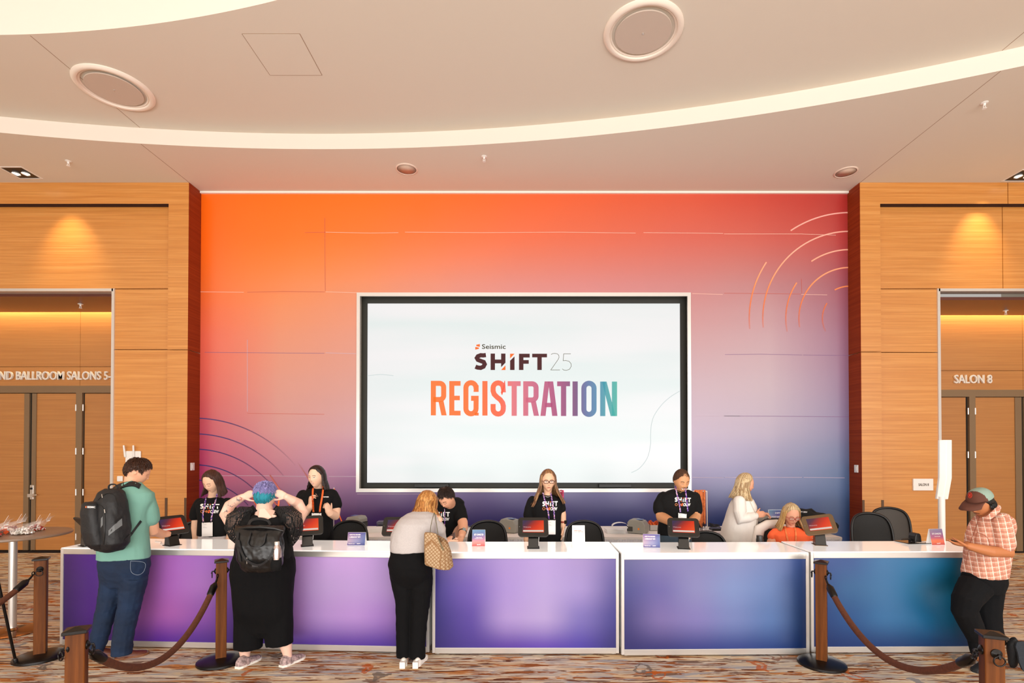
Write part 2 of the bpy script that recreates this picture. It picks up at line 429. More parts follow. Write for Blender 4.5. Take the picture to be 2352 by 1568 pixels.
# ---- mural wall with niche for the screen
nu0, nu1, nv0, nv1 = 822, 1584, 675, 1127
NX0, NX1 = Xof(nu0, 900, YM), Xof(nu1, 900, YM); NZ1, NZ0 = Zof(nv0, YM), Zof(nv1, YM)
MX0, MX1 = -5.415, 5.435
m_mural = print_mat('printed_mural', .32, spec=1.0, bump=.05)
T = [  # window glare greys and the shaded right edge are put into these colours
 ['ff6e00', 'ff7200', 'fc7208', 'f66c18', 'ec6428', 'e05c30', 'd85434', 'c84030', 'b02c28'],
 ['ff6a00', 'ff7404', 'f87420', 'ec7038', 'e06840', 'd86448', 'd06050', 'c85c50', 'b43c3c'],
 ['f06a20', 'e87830', 'de7a48', 'd27460', 'c86c68', 'c2686c', 'ba6a6e', 'ae7078', '9a5062'],
 ['e66248', 'da7e58', 'd08068', 'c67c74', 'be767c', 'b87880', 'b27e88', 'b08a98', '946480'],
 ['da5c50', 'cc8270', 'c48276', 'b87c80', 'a87888', 'a47c94', 'a68698', 'aa92a2', '8c6c8e'],
 ['c04a5c', 'bc7c7a', 'b07a84', '9c6c8a', '906a98', '8c7098', '9880a0', '9888a4', '7c749c'],
 ['b03068', 'b05c7c', '90508c', '6c3c88', '64448c', '645094', '7868a0', '7878a8', '506c98'],
 ['6c2474', '602870', '44206c', '382474', '302c7c', '323880', '303c80', '2c4888', '285088'],
 ['4c1a70', '3a2078', '302478', '2a2878', '283080', '243886', '22448a', '1c4c8a', '103a74']]
for i_ in (2, 3, 4, 5):  # mixes a pale glare haze into the middle rows of the print
    for j_ in range(1, 8): T[i_][j_] = ''.join('%02x' % int(int(T[i_][j_][k:k+2], 16)*.84+g_*.16) for k, g_ in ((0, 214), (2, 196), (4, 188)))
mural = thing('wall_back', 'back wall with printed gradient mural', 'wall'); del mural['category']; S(mural)
def mcol(x, z):   # table lookup for sub-sheets of the one print
    a = (x-MX0)/(MX1-MX0); b = (ZS-z)/ZS
    return a, b
def sub_table(x0, x1, z1, z0, n=13):
    R_, C_ = len(T), len(T[0]); Q = [[[int(c[i:i+2], 16) for i in (0, 2, 4)] for c in r] for r in T]
    out = []
    for i in range(n):
        row = []
        for j in range(n):
            a, b = mcol(x0+(x1-x0)*j/(n-1), z1+(z0-z1)*i/(n-1))
            y = min(max(b, 0), .9999)*(R_-1); x = min(max(a, 0), .9999)*(C_-1); ii, jj = int(y), int(x); fy, fx = y-ii, x-jj
            row.append([(Q[ii][jj][k]*(1-fx)+Q[ii][jj+1][k]*fx)*(1-fy)+(Q[ii+1][jj][k]*(1-fx)+Q[ii+1][jj+1][k]*fx)*fy for k in range(3)])
        out.append(row)
    return out
for k, (x0, x1, z0, z1) in enumerate([(MX0, MX1, NZ1, ZS), (MX0, NX0, 0, NZ1), (NX1, MX1, 0, NZ1), (NX0, NX1, 0, NZ0)]):
    color_grid('mural_sheet', (x0, YM, z1), (x1, YM, z1), (x0, YM, z0), (x1, YM, z0), sub_table(x0, x1, z1, z0), m_mural, mural, 40, 40)
MB().b2(MX0, NX0, YM+.005, YM+.3, 0, ZS).b2(NX1, MX1, YM+.005, YM+.3, 0, ZS).b2(NX0, NX1, YM+.005, YM+.3, 0, NZ0).b2(NX0, NX1, YM+.005, YM+.3, NZ1, ZS).build('wall_core', m_ceil, mural)
# wrinkled seams where the print's strips meet
def seam(pts, col, wpx=1.2, y=YM-.003):
    path = [(P(u, v, y).x, P(u, v, y).z) for u, v in pts]
    return stroke(path, wpx*YM/F), col
ml, md = M('mural_seam_light', 'f0c4b4', .6), M('mural_seam_dark', 'c05c50', .6)
ml2, md2 = M('mural_seam_pale_violet', 'c4b0c4', .5), M('mural_seam_violet', '84608c', .6)
seams = {ml: [[(748, 533), (850, 535), (915, 534)], [(930, 533), (1110, 534), (1290, 533), (1460, 535)], [(1478, 534), (1590, 535), (1661, 536)], [(1663, 537), (1840, 537), (1920, 540)], [(458, 670), (560, 671)], [(1840, 676), (1900, 677)], [(748, 670), (820, 672)], [(1590, 674), (1660, 676)]],
 md: [[(568, 671), (650, 669), (746, 670)], [(1663, 673), (1750, 674), (1841, 675)], [(746, 500), (747, 668)], [(748, 533), (700, 534)], [(568, 949), (660, 950), (745, 951)], [(1841, 640), (1842, 673)]],
 ml2: [[(500, 1092), (600, 1092), (710, 1094)], [(755, 1094), (819, 1094)], [(1590, 1096), (1663, 1097)], [(1665, 1096), (1842, 1096)], [(1846, 1096), (1940, 1097)], [(1590, 955), (1700, 955)], [(568, 780), (568, 945)], [(748, 810), (818, 812)], [(820, 1134), (980, 1134)]],
 md2: [[(1665, 814), (1750, 813), (1842, 815)], [(1845, 815), (1950, 816)], [(1663, 955), (1842, 956), (1950, 957)], [(470, 809), (745, 811)]]}
for mt, L_ in seams.items():
    flat_mesh('mural_seam', merge(*[seam(p, 0, .9)[0] for p in L_]), lambda x, z: (x, YM-.003, z), mt, mural)
# printed line arcs, right (orange to pale) and left (indigo, and coral)
def ring_px(cx, cy, r, a0, a1, wpx, mt, n=28):
    pts = [(cx+r*cos(radians(a0+(a1-a0)*i/n)), cy-r*sin(radians(a0+(a1-a0)*i/n))) for i in range(n+1)]
    path = [(P(u, v, YM-.004).x, P(u, v, YM-.004).z) for u, v in pts]
    flat_mesh('mural_line', stroke(path, wpx*YM/F), lambda x, z: (x, YM-.004, z), mt, mural)
def line_mat(name, cols, axis_z0, axis_z1, fade):
    m = M(name, 'ffffff', .5); nt, b, N, L = nodes(m)
    g = N('NewGeometry'); s = N('SeparateXYZ'); mr = N('MapRange'); r = N('ValToRGB')
    mr.inputs[1].default_value = axis_z0; mr.inputs[2].default_value = axis_z1
    L(g.outputs['Position'], s.inputs[0]); L(s.outputs[2], mr.inputs[0]); L(mr.outputs[0], r.inputs[0])
    e = r.color_ramp.elements; e[0].color = lin(cols[0]); e[1].color = lin(cols[-1])
    for i, c in enumerate(cols[1:-1]): k = e.new((i+1)/(len(cols)-1)); k.color = lin(c)
    L(r.outputs[0], b.inputs['Base Color'])
    mr2 = N('MapRange'); mr2.inputs[1].default_value = fade[0]; mr2.inputs[2].default_value = fade[1]
    L(s.outputs[2 if len(fade) < 3 else 0], mr2.inputs[0]); L(mr2.outputs[0], b.inputs['Alpha'])
    return m
mR = line_mat('mural_arc_orange', ['ff6a10', 'ff7a20', 'ff9a60', 'f8b49c', 'f4b0a4'], Zof(800, YM), Zof(500, YM), (Zof(785, YM), Zof(640, YM)))
for r, a0, a1 in [(243, 90, 124), (200, 90, 178+8), (158, 90, 124), (117, 90, 190), (74, 90, 118), (231, 146, 186), (147, 146, 192), (63, 146, 208)]:
    ring_px(1952, 731, r, a0, a1, 3.0, mR)
mL = line_mat('mural_arc_indigo', ['342c74', '342c74', '4a3a78'], Zof(1150, YM), Zof(950, YM), (Xof(690, 1000, YM), Xof(470, 1000, YM), 0))
for i, r in enumerate([305, 269, 234, 198, 163]):
    ring_px(445, 1265, r, 88, 40, 2.4, mL)
mC = line_mat('mural_line_coral', ['dc6450', 'd87868'], Zof(1200, YM), Zof(1050, YM), (Zof(1060, YM), Zof(1120, YM)))
flat_mesh('mural_line', merge(*[stroke([(P(u, v, YM).x, P(u, v, YM).z) for u, v in pp], 3*YM/F) for pp in ([(672, 1044), (700, 1085), (722, 1120)], [(620, 1090), (650, 1135), (690, 1200)], [(598, 1110), (640, 1165)])]), lambda x, z: (x, YM-.005, z), mC, mural)
# white bead under the ceiling
S(MB().b2(MX0, MX1, YM-.04, YM, ZS-.03, ZS).build('trim_1', M('white_trim', 'f4efe6', .5)))
# ---- wood walls
def wood_wall(sgn, name, corner_x, jamb_u, vj, extra):
    """sgn -1 left / +1 right; front plane YW, recessed panels YP"""
    wl = thing(name, 'honey wood panelled wall', 'wall'); del wl['category']; S(wl)
    far = sgn*11.0; bx = corner_x+sgn*.325; zb = Zof(468, YW); JX = Xof(jamb_u, 850, YP); OZ = Zof(663, YP)
    j1 = Zof(804 if sgn < 0 else 809, YW)
    def pan(x0, x1, y0, y1, z0, z1, m=m_wood, nm='wood_panel'):
        MB().b2(min(x0, x1), max(x0, x1), y0, y1, z0, z1).build(nm, m, wl)
    g = .012
    topj = [far, Xof(2315, 440, YW), bx] if sgn > 0 else [far, bx]
    for a, b in zip(topj[:-1], topj[1:]): pan(a-sgn*g/2, b+sgn*g/2 if b != bx else b, YW, YW+.16, zb+.002, ZS)
    pan(bx, corner_x, YW, YM+.05, j1+g, ZS); pan(bx, corner_x, YW, YM+.05, 0, j1)
    # return faces towards the mural: same wood, coloured darker and redder for their shade
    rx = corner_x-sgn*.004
    pan(corner_x, rx, YW+.002, YM, j1+g, ZS, m_wood_shaded, 'return_panel'); pan(corner_x, rx, YW+.002, YM, 0, j1, m_wood_shaded, 'return_panel')
    vj_z = Zof(664, YP); jz = Zof(803.5 if sgn < 0 else 810, YP)
    upj = [far, Xof(2302, 570, YP), bx] if sgn > 0 else [far, bx]
    for a, b in zip(upj[:-1], upj[1:]): pan(a, b+(sgn*g if b != bx else 0), YP, YP+.1, vj_z+g, zb+.1)
    pan(JX, bx, YP, YP+.1, jz+g, vj_z); pan(JX, bx, YP, YP+.1, 0, jz)
    MB().b2(min(far, bx), max(far, bx), YP+.1, YP+.14, OZ, ZS).b2(min(JX, bx), max(JX, bx), YP+.1, YP+.14, 0, OZ+.1).build('backing', m_black_gap, wl)
    # aluminium casing of the opening
    MB().b2(min(far, bx), max(far, bx), YW+.003, YP+.0, zb-.004, zb+.002).build('reveal_shade_strip', M('reveal_shade', '2c0a04', .8), wl)  # dark strip added where the top band's underside lies in shade
    c = MB(); c.b2(min(far, JX), max(far, JX), YP-.02, YP+.14, OZ-.045, OZ); c.b2(min(JX, JX-sgn*0)-.022, JX+.022, YP-.02, YP+.14, 0, OZ)
    c.build('aluminium_casing', m_alu_w, wl)
    # alcove: side, ceiling, back wall
    az = Zof(722 if sgn < 0 else 729, YD)
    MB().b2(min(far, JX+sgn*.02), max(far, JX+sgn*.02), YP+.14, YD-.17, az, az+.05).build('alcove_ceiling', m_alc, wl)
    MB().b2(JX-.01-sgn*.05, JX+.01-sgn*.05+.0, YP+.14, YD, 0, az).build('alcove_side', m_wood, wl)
    MB().b2(min(far, JX), max(far, JX), YD-.17, YD+.05, az+.22, az+.25).b2(min(far, JX), max(far, JX), YD-.18, YD-.17, az, az+.25).build('light_cove', m_wood_shaded, wl)
    dj = Zof(842 if sgn < 0 else 851, YD); ft = Zof(886 if sgn < 0 else 895, YD)
    vx = Xof(extra, 800, YD)
    x0 = JX-sgn*.05
    for a, b in ((far, vx), (vx-sgn*.006, x0)):
        pan(a, b, YD, YD+.05, dj+.004, az+.3, m_door_wood, 'alcove_panel'); pan(a, b, YD, YD+.05, ft, dj-.004, m_door_wood, 'alcove_panel')
    MB().b2(min(far, x0), max(far, x0), YD+.05, YD+.08, 0, az+.3).build('alcove_backing', m_black_gap, wl)
    L_ = area('alcove_cove_light', ((far+JX)/2, YD-.09, az+.2), (radians(12), 0, 0), abs(far-JX), .1, 70, (1, .78, .42))
    # ceiling board joint of the alcove
    return wl, JX, az, ft
wlL, JL, azL, ftL = wood_wall(-1, 'wall_left', MX0, 260, 662, 184)
wlR, JR, azR, ftR = wood_wall(1, 'wall_right', MX1, 2156, 667, 2349)
# outer side walls, beyond the frame
S(MB().b2(-11.2, -11, -8, 12, 0, ZMID+.8).build('wall_side_left', m_ceil)); S(MB().b2(11, 11.2, 2.5, 12, 0, ZMID+.8).build('wall_side_right', m_ceil))
# corner guards
guard = M('steel_corner_guard', '6a5240', .35, .6)
for u, x, v0 in ((421, MX0, 1143), (377, MX0-.325, 1143), (1987, MX1, 1148), (2029, MX1+.325, 1148)):
    s = 1 if u in (421, 2029) else -1
    z = Zof(v0, YW-.01)
    g_ = MB().b2(x-.035*(x < 0)*1, x+.035*(x > 0), YW-.006, YW, 0, z) if u in (421, 1987) else MB().b2(x-.02, x+.02, YW-.006, YW, 0, z)
    tag(g_.build('corner_guard', guard), {421: 'narrow bronze corner guard on left wood pillar beside mural', 377: 'narrow bronze guard strip on left wood pillar, farther from mural', 1987: 'narrow bronze corner guard on right wood pillar beside mural', 2029: 'narrow bronze guard strip on right wood pillar, farther from mural'}[u], 'guard', 'corner guards')
# ---- doors
def door_set(sgn, n0, ft, parts, hinges, lever, zfoot):
    """parts: (kind, u0, u1); kinds leaf, stile, frame, gap"""
    n = n0
    zt = Zof(902 if sgn < 0 else 911, YD)
    far = -11 if sgn < 0 else 11
    head = thing('door_%d' % n, 'taupe framed wooden ballroom doors', 'door'); del head['category']; S(head)
    x_in = (JL+.05) if sgn < 0 else (JR-.05)
    MB().b2(min(far, x_in), max(far, x_in), YD-.02, YD+.05, zt, ft).build('door_head', m_taupe, head)
    for kind, u0, u1 in parts:
        a, b = Xof(u0, 1080, YD), Xof(u1, 1080, YD)
        if kind == 'leaf': MB().b2(a, b, YD+.015, YD+.05, zfoot, zt-.01).build('door_leaf', m_door_wood, head)
        elif kind == 'stile': MB().b2(a, b, YD, YD+.05, zfoot, zt-.01).build('door_stile', m_taupe, head)
        elif kind == 'frame': MB().b2(a, b, YD-.02, YD+.05, 0, zt).build('door_frame', m_taupe, head)
        else: MB().b2(a, b, YD+.03, YD+.05, 0, zt).build('door_gap', m_black, head)
    for (u, vv) in hinges:
        q = P(u, vv, YD-.02); MB().tube([q+V((0, 0, -.06)), q+V((0, 0, .06))], .013, 8, dome=False).build('hinge', m_alu, head, smooth='auto')
    if lever:
        q = P(lever[0], lever[1], YD-.01)
        pl = MB().box(q, (.07, .03, .27)).build('lock_plate', m_alu, head, bevel=.008)
        MB().box(q+V((0, -.03, -.06)), (.1, .03, .06)).tube([q+V((.03, -.05, -.05)), q+V((.12, -.05, -.05))], .012, 8).build('lever', m_alu, pl, smooth='auto')
        MB().lathe([(.02, 0), (.02, .012)], q+V((0, -.016, .07)), 16, rot=Matrix.Rotation(pi/2, 3, 'X')).build('card_reader', m_black, pl)
    return head
hv = (936, 1036, 1130, 1232)
door_set(-1, 1, ftL, [('leaf', -300, 54), ('stile', 54, 66), ('gap', 66, 72), ('stile', 72, 82), ('leaf', 82, 175), ('frame', 175, 189), ('gap', 189, 192), ('leaf', 192, 262)], [(u, v) for u in (174.5, 191) for v in hv], (74, 1130), .05)
door_set(1, 2, ftR, [('leaf', 2150, 2221), ('gap', 2221, 2226), ('frame', 2226, 2240), ('leaf', 2240, 2333), ('stile', 2333, 2348), ('gap', 2348, 2353), ('stile', 2353, 2364), ('leaf', 2364, 2480)], [(u, v) for u in (2223.5, 2240) for v in (944, 1044, 1140)], None, .02)
S(MB().b2(-11, JL, YD-.01, YD+.02, 0, .03).build('baseboard_left', m_black_gap)); S(MB().b2(JR, 11, YD-.01, YD+.02, 0, .03).build('baseboard_right', m_black_gap))
# ---- wall lettering
m_letter = M('white_letters', 'e8e2da', .4)
def wall_text(full, pre, sub, u0, u1, v_base, v_cap, label):
    a, b, zb = Xof(u0, v_base, YD), Xof(u1, v_base, YD), Zof(v_base, YD); h = Zof(v_cap, YD)-zb
    vs, fs = text_polys(sub, 1, .012); w1 = max(p[0] for p in vs)-min(p[0] for p in vs); xs = (b-a)/w1
    vp, _ = text_polys(pre+sub, 1, .012); wp = max(p[0] for p in vp)-min(p[0] for p in vp)
    vf, ff = text_polys(full, 1, .012); x0 = min(p[0] for p in vf); cap = max(p[1] for p in vf)
    off = wp-w1
    geo = ([(a+(x-x0-off)*xs, zb+y*h/cap) for x, y in vf], ff)
    return extr('wall_lettering', geo, lambda x, y, k: (x, YD-.012-.03*k, y), m_letter, label=label, category='lettering')
wall_text('GRAND BALLROOM SALONS 5-8', 'GRAND ', 'BALLROOM SALONS 5', 41, 251, 872, 853, 'raised white GRAND BALLROOM SALONS letters above left doors')
wall_text('SALON 8', '', 'SALON 8', 2189, 2275, 880, 861, 'raised white SALON 8 letters above right doors')
# ---- niche and screen
ni = thing('trim_2', 'aluminium framed niche holding the screen', 'trim'); del ni['category']; S(ni)
fw = .05
fr = MB(); fr.b2(NX0-.02, NX1+.02, YM-.02, YM+.02, NZ1-.04, NZ1+.02).b2(NX0-.02, NX1+.02, YM-.02, YM+.02, NZ0-.02, NZ0+.04).b2(NX0-.02, NX0+.035, YM-.02, YM+.02, NZ0+.04, NZ1-.04).b2(NX1-.035, NX1+.02, YM-.02, YM+.02, NZ0+.04, NZ1-.04)
fr.build('niche_frame', m_alu_w, ni)
md_ = M('dark_niche', '2a2a22', .5)
MB().b2(NX0, NX1, YS+.04, YS+.06, NZ0, NZ1).b2(NX0-.02, NX0, YM, YS+.06, NZ0, NZ1).b2(NX1, NX1+.02, YM, YS+.06, NZ0, NZ1).b2(NX0, NX1, YM, YS+.06, NZ1, NZ1+.02).b2(NX0, NX1, YM, YS+.06, NZ0-.02, NZ0).build('niche_lining', md_, ni)
sa, sb = P(844, 697, YS), P(1562, 1108, YS)
sx0, sx1 = Xof(844, 900, YS), Xof(1562, 900, YS); sz1, sz0 = sa.z, sb.z
scr = thing('display_screen', 'large white wall display reading SHIFT 25 REGISTRATION', 'screen', ((sx0+sx1)/2, YS, sz0))
MB().b2(sx0-.01, sx1+.01, YS+.002, YS+.04, sz0-.01, sz1+.01).build('bezel', m_black, scr)
m_scr = M('screen_white', '000000', .3); nt, b, N, L = nodes(m_scr)
tc = N('TexCoord'); n = N('TexNoise'); n.inputs['Scale'].default_value = .6; mp = N('Mapping'); mp.inputs['Scale'].default_value = (.4, 1, 3)
r = N('ValToRGB'); r.color_ramp.elements[0].position = .35; r.color_ramp.elements[1].position = .65; r.color_ramp.elements[0].color = lin('e4ecea'); r.color_ramp.elements[1].color = lin('f2f0f0')
L(tc.outputs['Object'], mp.inputs[0]); L(mp.outputs[0], n.inputs[0]); L(n.outputs[0], r.inputs[0]); L(r.outputs[0], b.inputs['Emission Color']); b.inputs['Emission Strength'].default_value = 1.19
b.inputs['Base Color'].default_value = (0, 0, 0, 1)
MB().b2(sx0, sx1, YS-.004, YS+.002, sz0, sz1).build('display_panel', m_scr, scr)
def E(name, c):
    m = M(name, '000000', .6); b = m.node_tree.nodes['Principled BSDF']; b.inputs['Emission Color'].default_value = lin(c); b.inputs['Emission Strength'].default_value = 1.2; b.inputs['Specular IOR Level'].default_value = 0
    return m
def on_scr(name, geo, mat, k=1):
    # geo in the 4.9x enlarged picture's own grid, y down
    def fr(x, y):
        q = P(960+x/4.9, 770+y/4.9, YS); return (q.x, YS-.006-.001*k, q.z)
    return flat_mesh(name, geo, fr, mat, scr)
flip = lambda g, ox, oy, s: ([(ox+x*s, oy-y*s) for x, y in g[0]], g[1])
W_, O_ = shift_logo()
on_scr('logo_word', flip(W_, 640, 390, 1), E('screen_brown', '5c3838')); [on_scr('logo_accent', flip((O_[0][3*i:3*i+3], [(0, 1, 2)]), 640, 390, 1), E('screen_orange', 'ff7a3c')) for i in (0, 1)]
tb = text_box('Seismic', 0, 0, 268, 52, .012); on_scr('logo_name', flip(tb, 720, 152, 1), E('screen_grey', '55503c'))
on_scr('logo_mark', poly((657, 106), (697, 98), (697, 130), (657, 122)), MATS['screen_orange']); on_scr('logo_mark', poly((645, 130), (686, 138), (686, 152), (645, 161)), MATS['screen_orange'])
th = 5
two = [(1497, 216), (1515, 206), (1540, 204), (1568, 208), (1585, 225), (1588, 248), (1575, 275), (1495, 389), (1598, 389)]
five = [(1720, 208), (1640, 208), (1633, 285), (1665, 283), (1700, 292), (1722, 318), (1724, 350), (1705, 382), (1670, 394), (1640, 390), (1624, 378)]
on_scr('logo_number', merge(stroke(two, th), stroke(five, th)), E('screen_thin_grey', '6e6650'))
w5 = 57
def letR(dx, dy): return merge(stroke([(174+dx, 900+dy), (174+dx, 540+dy), (245+dx, 540+dy)]+arc(245+dx, 585+dy, 45, -80, 0, 6)+arc(245+dx, 677+dy, 45, 0, 80, 6)+[(240+dx, 722+dy), (174+dx, 722+dy)], w5), poly((232+dx, 745+dy), (288+dx, 735+dy), (323+dx, 900+dy), (265+dx, 900+dy)))
def rect(x0, y0, x1, y1): return poly((x0, y0), (x1, y0), (x1, y1), (x0, y1))
reg = [letR(0, 0), rect(353, 514, 410, 900), rect(410, 514, 480, 567), rect(410, 679, 472, 730), rect(410, 848, 480, 901),
 stroke([(655, 636), (655, 590)]+arc(597, 590, 57, 0, -180, 10)+arc(597, 825, 57, 180, 0, 10)+[(655, 708), (598, 708)], w5), rect(640, 870, 684, 902), rect(725, 514, 783, 902),
 stroke([(961, 641), (961, 590)]+arc(903, 592, 57, 0, -180, 10)+[(846, 625), (858, 662), (890, 695), (925, 722), (952, 758), (961, 795)]+arc(903, 828, 57, 0, 180, 10)+[(846, 772)], w5),
 rect(1010, 516, 1156, 570), rect(1054, 570, 1112, 905), letR(1039, 5),
 poly((1425, 518), (1480, 518), (1436, 906), (1378, 906)), poly((1465, 518), (1521, 518), (1570, 906), (1510, 906)), rect(1430, 759, 1512, 808),
 rect(1566, 518, 1711, 572), rect(1609, 572, 1668, 907), rect(1739, 518, 1798, 907),
 stroke(arc(1924, 596, 57, 0, -180, 12)+arc(1924, 832, 57, 180, 0, 12), w5, True),
 rect(2050, 520, 2108, 908), rect(2182, 520, 2240, 908), poly((2070, 520), (2122, 520), (2222, 908), (2168, 908))]
m_reg = M('screen_gradient_word', '000000', .6); nt, b, N, L = nodes(m_reg)
g = N('NewGeometry'); s = N('SeparateXYZ'); mr = N('MapRange'); r = N('ValToRGB')
mr.inputs[1].default_value = Xof(960+145/4.9, 900, YS); mr.inputs[2].default_value = Xof(960+2240/4.9, 900, YS)
L(g.outputs['Position'], s.inputs[0]); L(s.outputs[0], mr.inputs[0]); L(mr.outputs[0], r.inputs[0])
e = r.color_ramp.elements; e[0].color = lin('ff7a30'); e[1].color = lin('54b8a8')
for p, c in ((.25, 'ff7430'), (.38, 'ff6848'), (.44, 'e87880'), (.55, 'd06a86'), (.68, 'b05480'), (.78, '7e5480'), (.83, '6874a4'), (.88, '5a8ab0'), (.93, '52a0b0')):
    k = e.new(p); k.color = lin(c)
L(r.outputs[0], b.inputs['Emission Color']); b.inputs['Emission Strength'].default_value = 1.2
on_scr('word_registration', merge(*reg), m_reg)
m_faint = E('screen_faint_curve', 'd2dedc')
def on_px(geo, k=0):
    return flat_mesh('faint_curve', stroke(smooth(geo), 1.3), lambda x, y: (P(x, y, YS).x, YS-.0065, P(x, y, YS).z), m_faint, scr)
on_px([(844, 863), (860, 861), (875, 860), (890, 861), (904, 862.5)]); on_px([(1561, 898), (1540, 911), (1520, 929), (1503, 953), (1496, 975), (1494, 1000), (1494, 1020), (1489, 1045), (1480, 1062), (1466, 1077), (1450, 1085)])
for u0, u1, lab in ((952, 1031, 'slim black device under display, towards its left end'), (1375, 1450, 'slim black device under display, towards its right end')):
    q0, q1 = P(u0, 1111, YS), P(u1, 1119, YS); tag(MB().b2(q0.x, q1.x, YS-.03, YS+.03, q1.z, q0.z).build('sound_bar', M('charcoal_device', '20221f', .4), bevel=.005), lab, 'device', 'bars under the display')
# ---- ceiling fittings
def diffuser(u, v, label):
    z = ZMID; Y = (z-H)*F/(1031-v); c = P(u, v, Y); c = V((c.x, Y, z))
    t = thing('ceiling_diffuser', label, 'air diffuser', c, 0, 'round ceiling air diffusers'); B = local(t)
    B(MB().lathe([(.425, .002), (.425, -.012), (.41, -.028), (.385, -.036), (.365, -.03), (.355, -.014), (.345, -.02), (.335, -.014), (.33, .0), (.325, .06), (.42, .07)], n=64, cap=False), 'trim_ring', M('diffuser_white', 'efe2d4', .5), smooth='auto')
    B(MB().lathe([(.325, .0), (.3, .05), (.25, .12)], n=64, cap=False), 'throat_cone', M('diffuser_inner', 'b8a48e', .6), smooth=True)
    B(MB().lathe([(.25, .12), (.249, .125)], n=48), 'dark_throat', m_black)
    B(MB().lathe([(.298, -.014), (.302, -.018), (.302, -.024), (.298, -.028)], n=64), 'face_disc', M('diffuser_face', 'cbbcae', .6), smooth='auto')
    B(MB().tube([(0, .0, -.015), (0, 0, .12)], .02, 8), 'hanger', m_alu)
diffuser(263, 196, 'round white ceiling diffuser left of the access hatch'); diffuser(1477, 63, 'round white ceiling diffuser at top right of centre')
def on_ceil(u, v, z):
    Y = (z-H)*F/(1031-v); return V((P(u, v, Y).x, Y, z))
for u, v, lab in ((934, 384, 'flat round white ceiling speaker near the mural centre'), (1943, 391, 'flat round white ceiling speaker near right wood wall')):
    t = thing('ceiling_speaker', lab, 'ceiling speaker', on_ceil(u, v, ZS), 0, 'round ceiling speakers'); B = local(t)
    B(MB().lathe([(.165, 0), (.165, -.008), (.15, -.014), (.145, -.008)], n=40, cap=False), 'rim', M('speaker_rim', 'ead6c6', .5), smooth='auto')
    B(MB().lathe([(.146, -.007), (.0005, -.012)], n=40), 'grille', M('speaker_grille', 'cfb29e', .8, bump=.3, bscale=400), smooth=True)
for i, (u, v, z, lab) in enumerate(((157, 366, ZS, 'white sprinkler head left, beside square downlight'), (1112, 355, ZS, 'white sprinkler head near the mural centre'), (2261, 230, ZS, 'white sprinkler head on ceiling at right'), (185, 697, azL, 'white sprinkler head above left ballroom doors'), (2310, 712, azR, 'white sprinkler head above SALON 8 doors'))):
    t = thing('sprinkler', lab, 'sprinkler', on_ceil(u, v, z), 0, 'ceiling sprinklers'); B = local(t)
    B(MB().lathe([(.04, 0), (.04, -.006), (.015, -.012), (.014, -.04)], n=20), 'escutcheon', m_white, smooth='auto')
    B(MB().tube([(-.012, 0, -.035), (-.014, 0, -.07)], .004, 6).tube([(.012, 0, -.035), (.014, 0, -.07)], .004, 6), 'yoke', m_white)
    B(MB().lathe([(.024, -.07), (.024, -.075)], n=16), 'deflector', m_white)
for u, v, lab in ((48, 393, 'square recessed twin downlight in ceiling at left edge'), (2350, 399, 'square recessed twin downlight in ceiling at right edge')):
    c = on_ceil(u, v, ZS); t = thing('downlight', lab, 'ceiling light', c, 0, 'square twin downlights'); B = local(t)
    f = MB(); s = .16
    f.b2(-s-.025, s+.025, -s-.02, -s, -.006, .03).b2(-s-.025, s+.025, s, s+.02, -.006, .03).b2(-s-.025, -s, -s, s, -.006, .03).b2(s, s+.025, -s, s, -.006, .03)
    B(f, 'frame', m_white)
    B(MB().b2(-s, s, -s, s, -.001, .002), 'cavity', m_black)
    for q in (-.075, .075):
        B(MB().lathe([(.058, -.02), (.05, -.002)], (q, 0, 0), 24, cap=False), 'lamp_ring', m_alu, smooth=True)
        B(MB().lathe([(.046, -.012), (.046, -.008)], (q, 0, 0), 24), 'lamp_lens', M('lamp_glow', 'fff0d8', .3, emit=4))
    l = bpy.data.lights.new('downlight_beam', 'SPOT'); l.energy = 130; l.color = (1, .8, .52); l.spot_size = radians(60); l.spot_blend = 1; l.shadow_soft_size = .05
    lo = bpy.data.objects.new('downlight_beam', l); COL.objects.link(lo); sg = 1 if u < 1000 else -1
    lo.location = c+V((.45*sg, -.15, -.05)); lo.rotation_euler = (radians(24), 0, 0)
# access hatch
h0 = on_ceil(556, 69, ZMID); h1 = on_ceil(740, 167, ZMID); hx0, hx1 = h0.x, h0.x+.63; hy0, hy1 = h0.y, h0.y+.63
ha = thing('access_hatch', 'thin outlined square access panel in ceiling between two diffusers', 'hatch', ((hx0+hx1)/2, (hy0+hy1)/2, ZMID))
MB().b2(hx0+.004, hx1-.004, hy0+.004, hy1-.004, ZMID-.004, ZMID+.01).build('hatch_panel', m_ceil, ha)
e_ = .004
MB().b2(hx0-e_, hx0+e_, hy0, hy1, ZMID-.002, ZMID+.01).b2(hx1-e_, hx1+e_, hy0, hy1, ZMID-.002, ZMID+.01).b2(hx0, hx1, hy0-e_, hy0+e_, ZMID-.002, ZMID+.01).b2(hx0, hx1, hy1-e_, hy1+e_, ZMID-.002, ZMID+.01).build('hatch_edge', jm, ha)
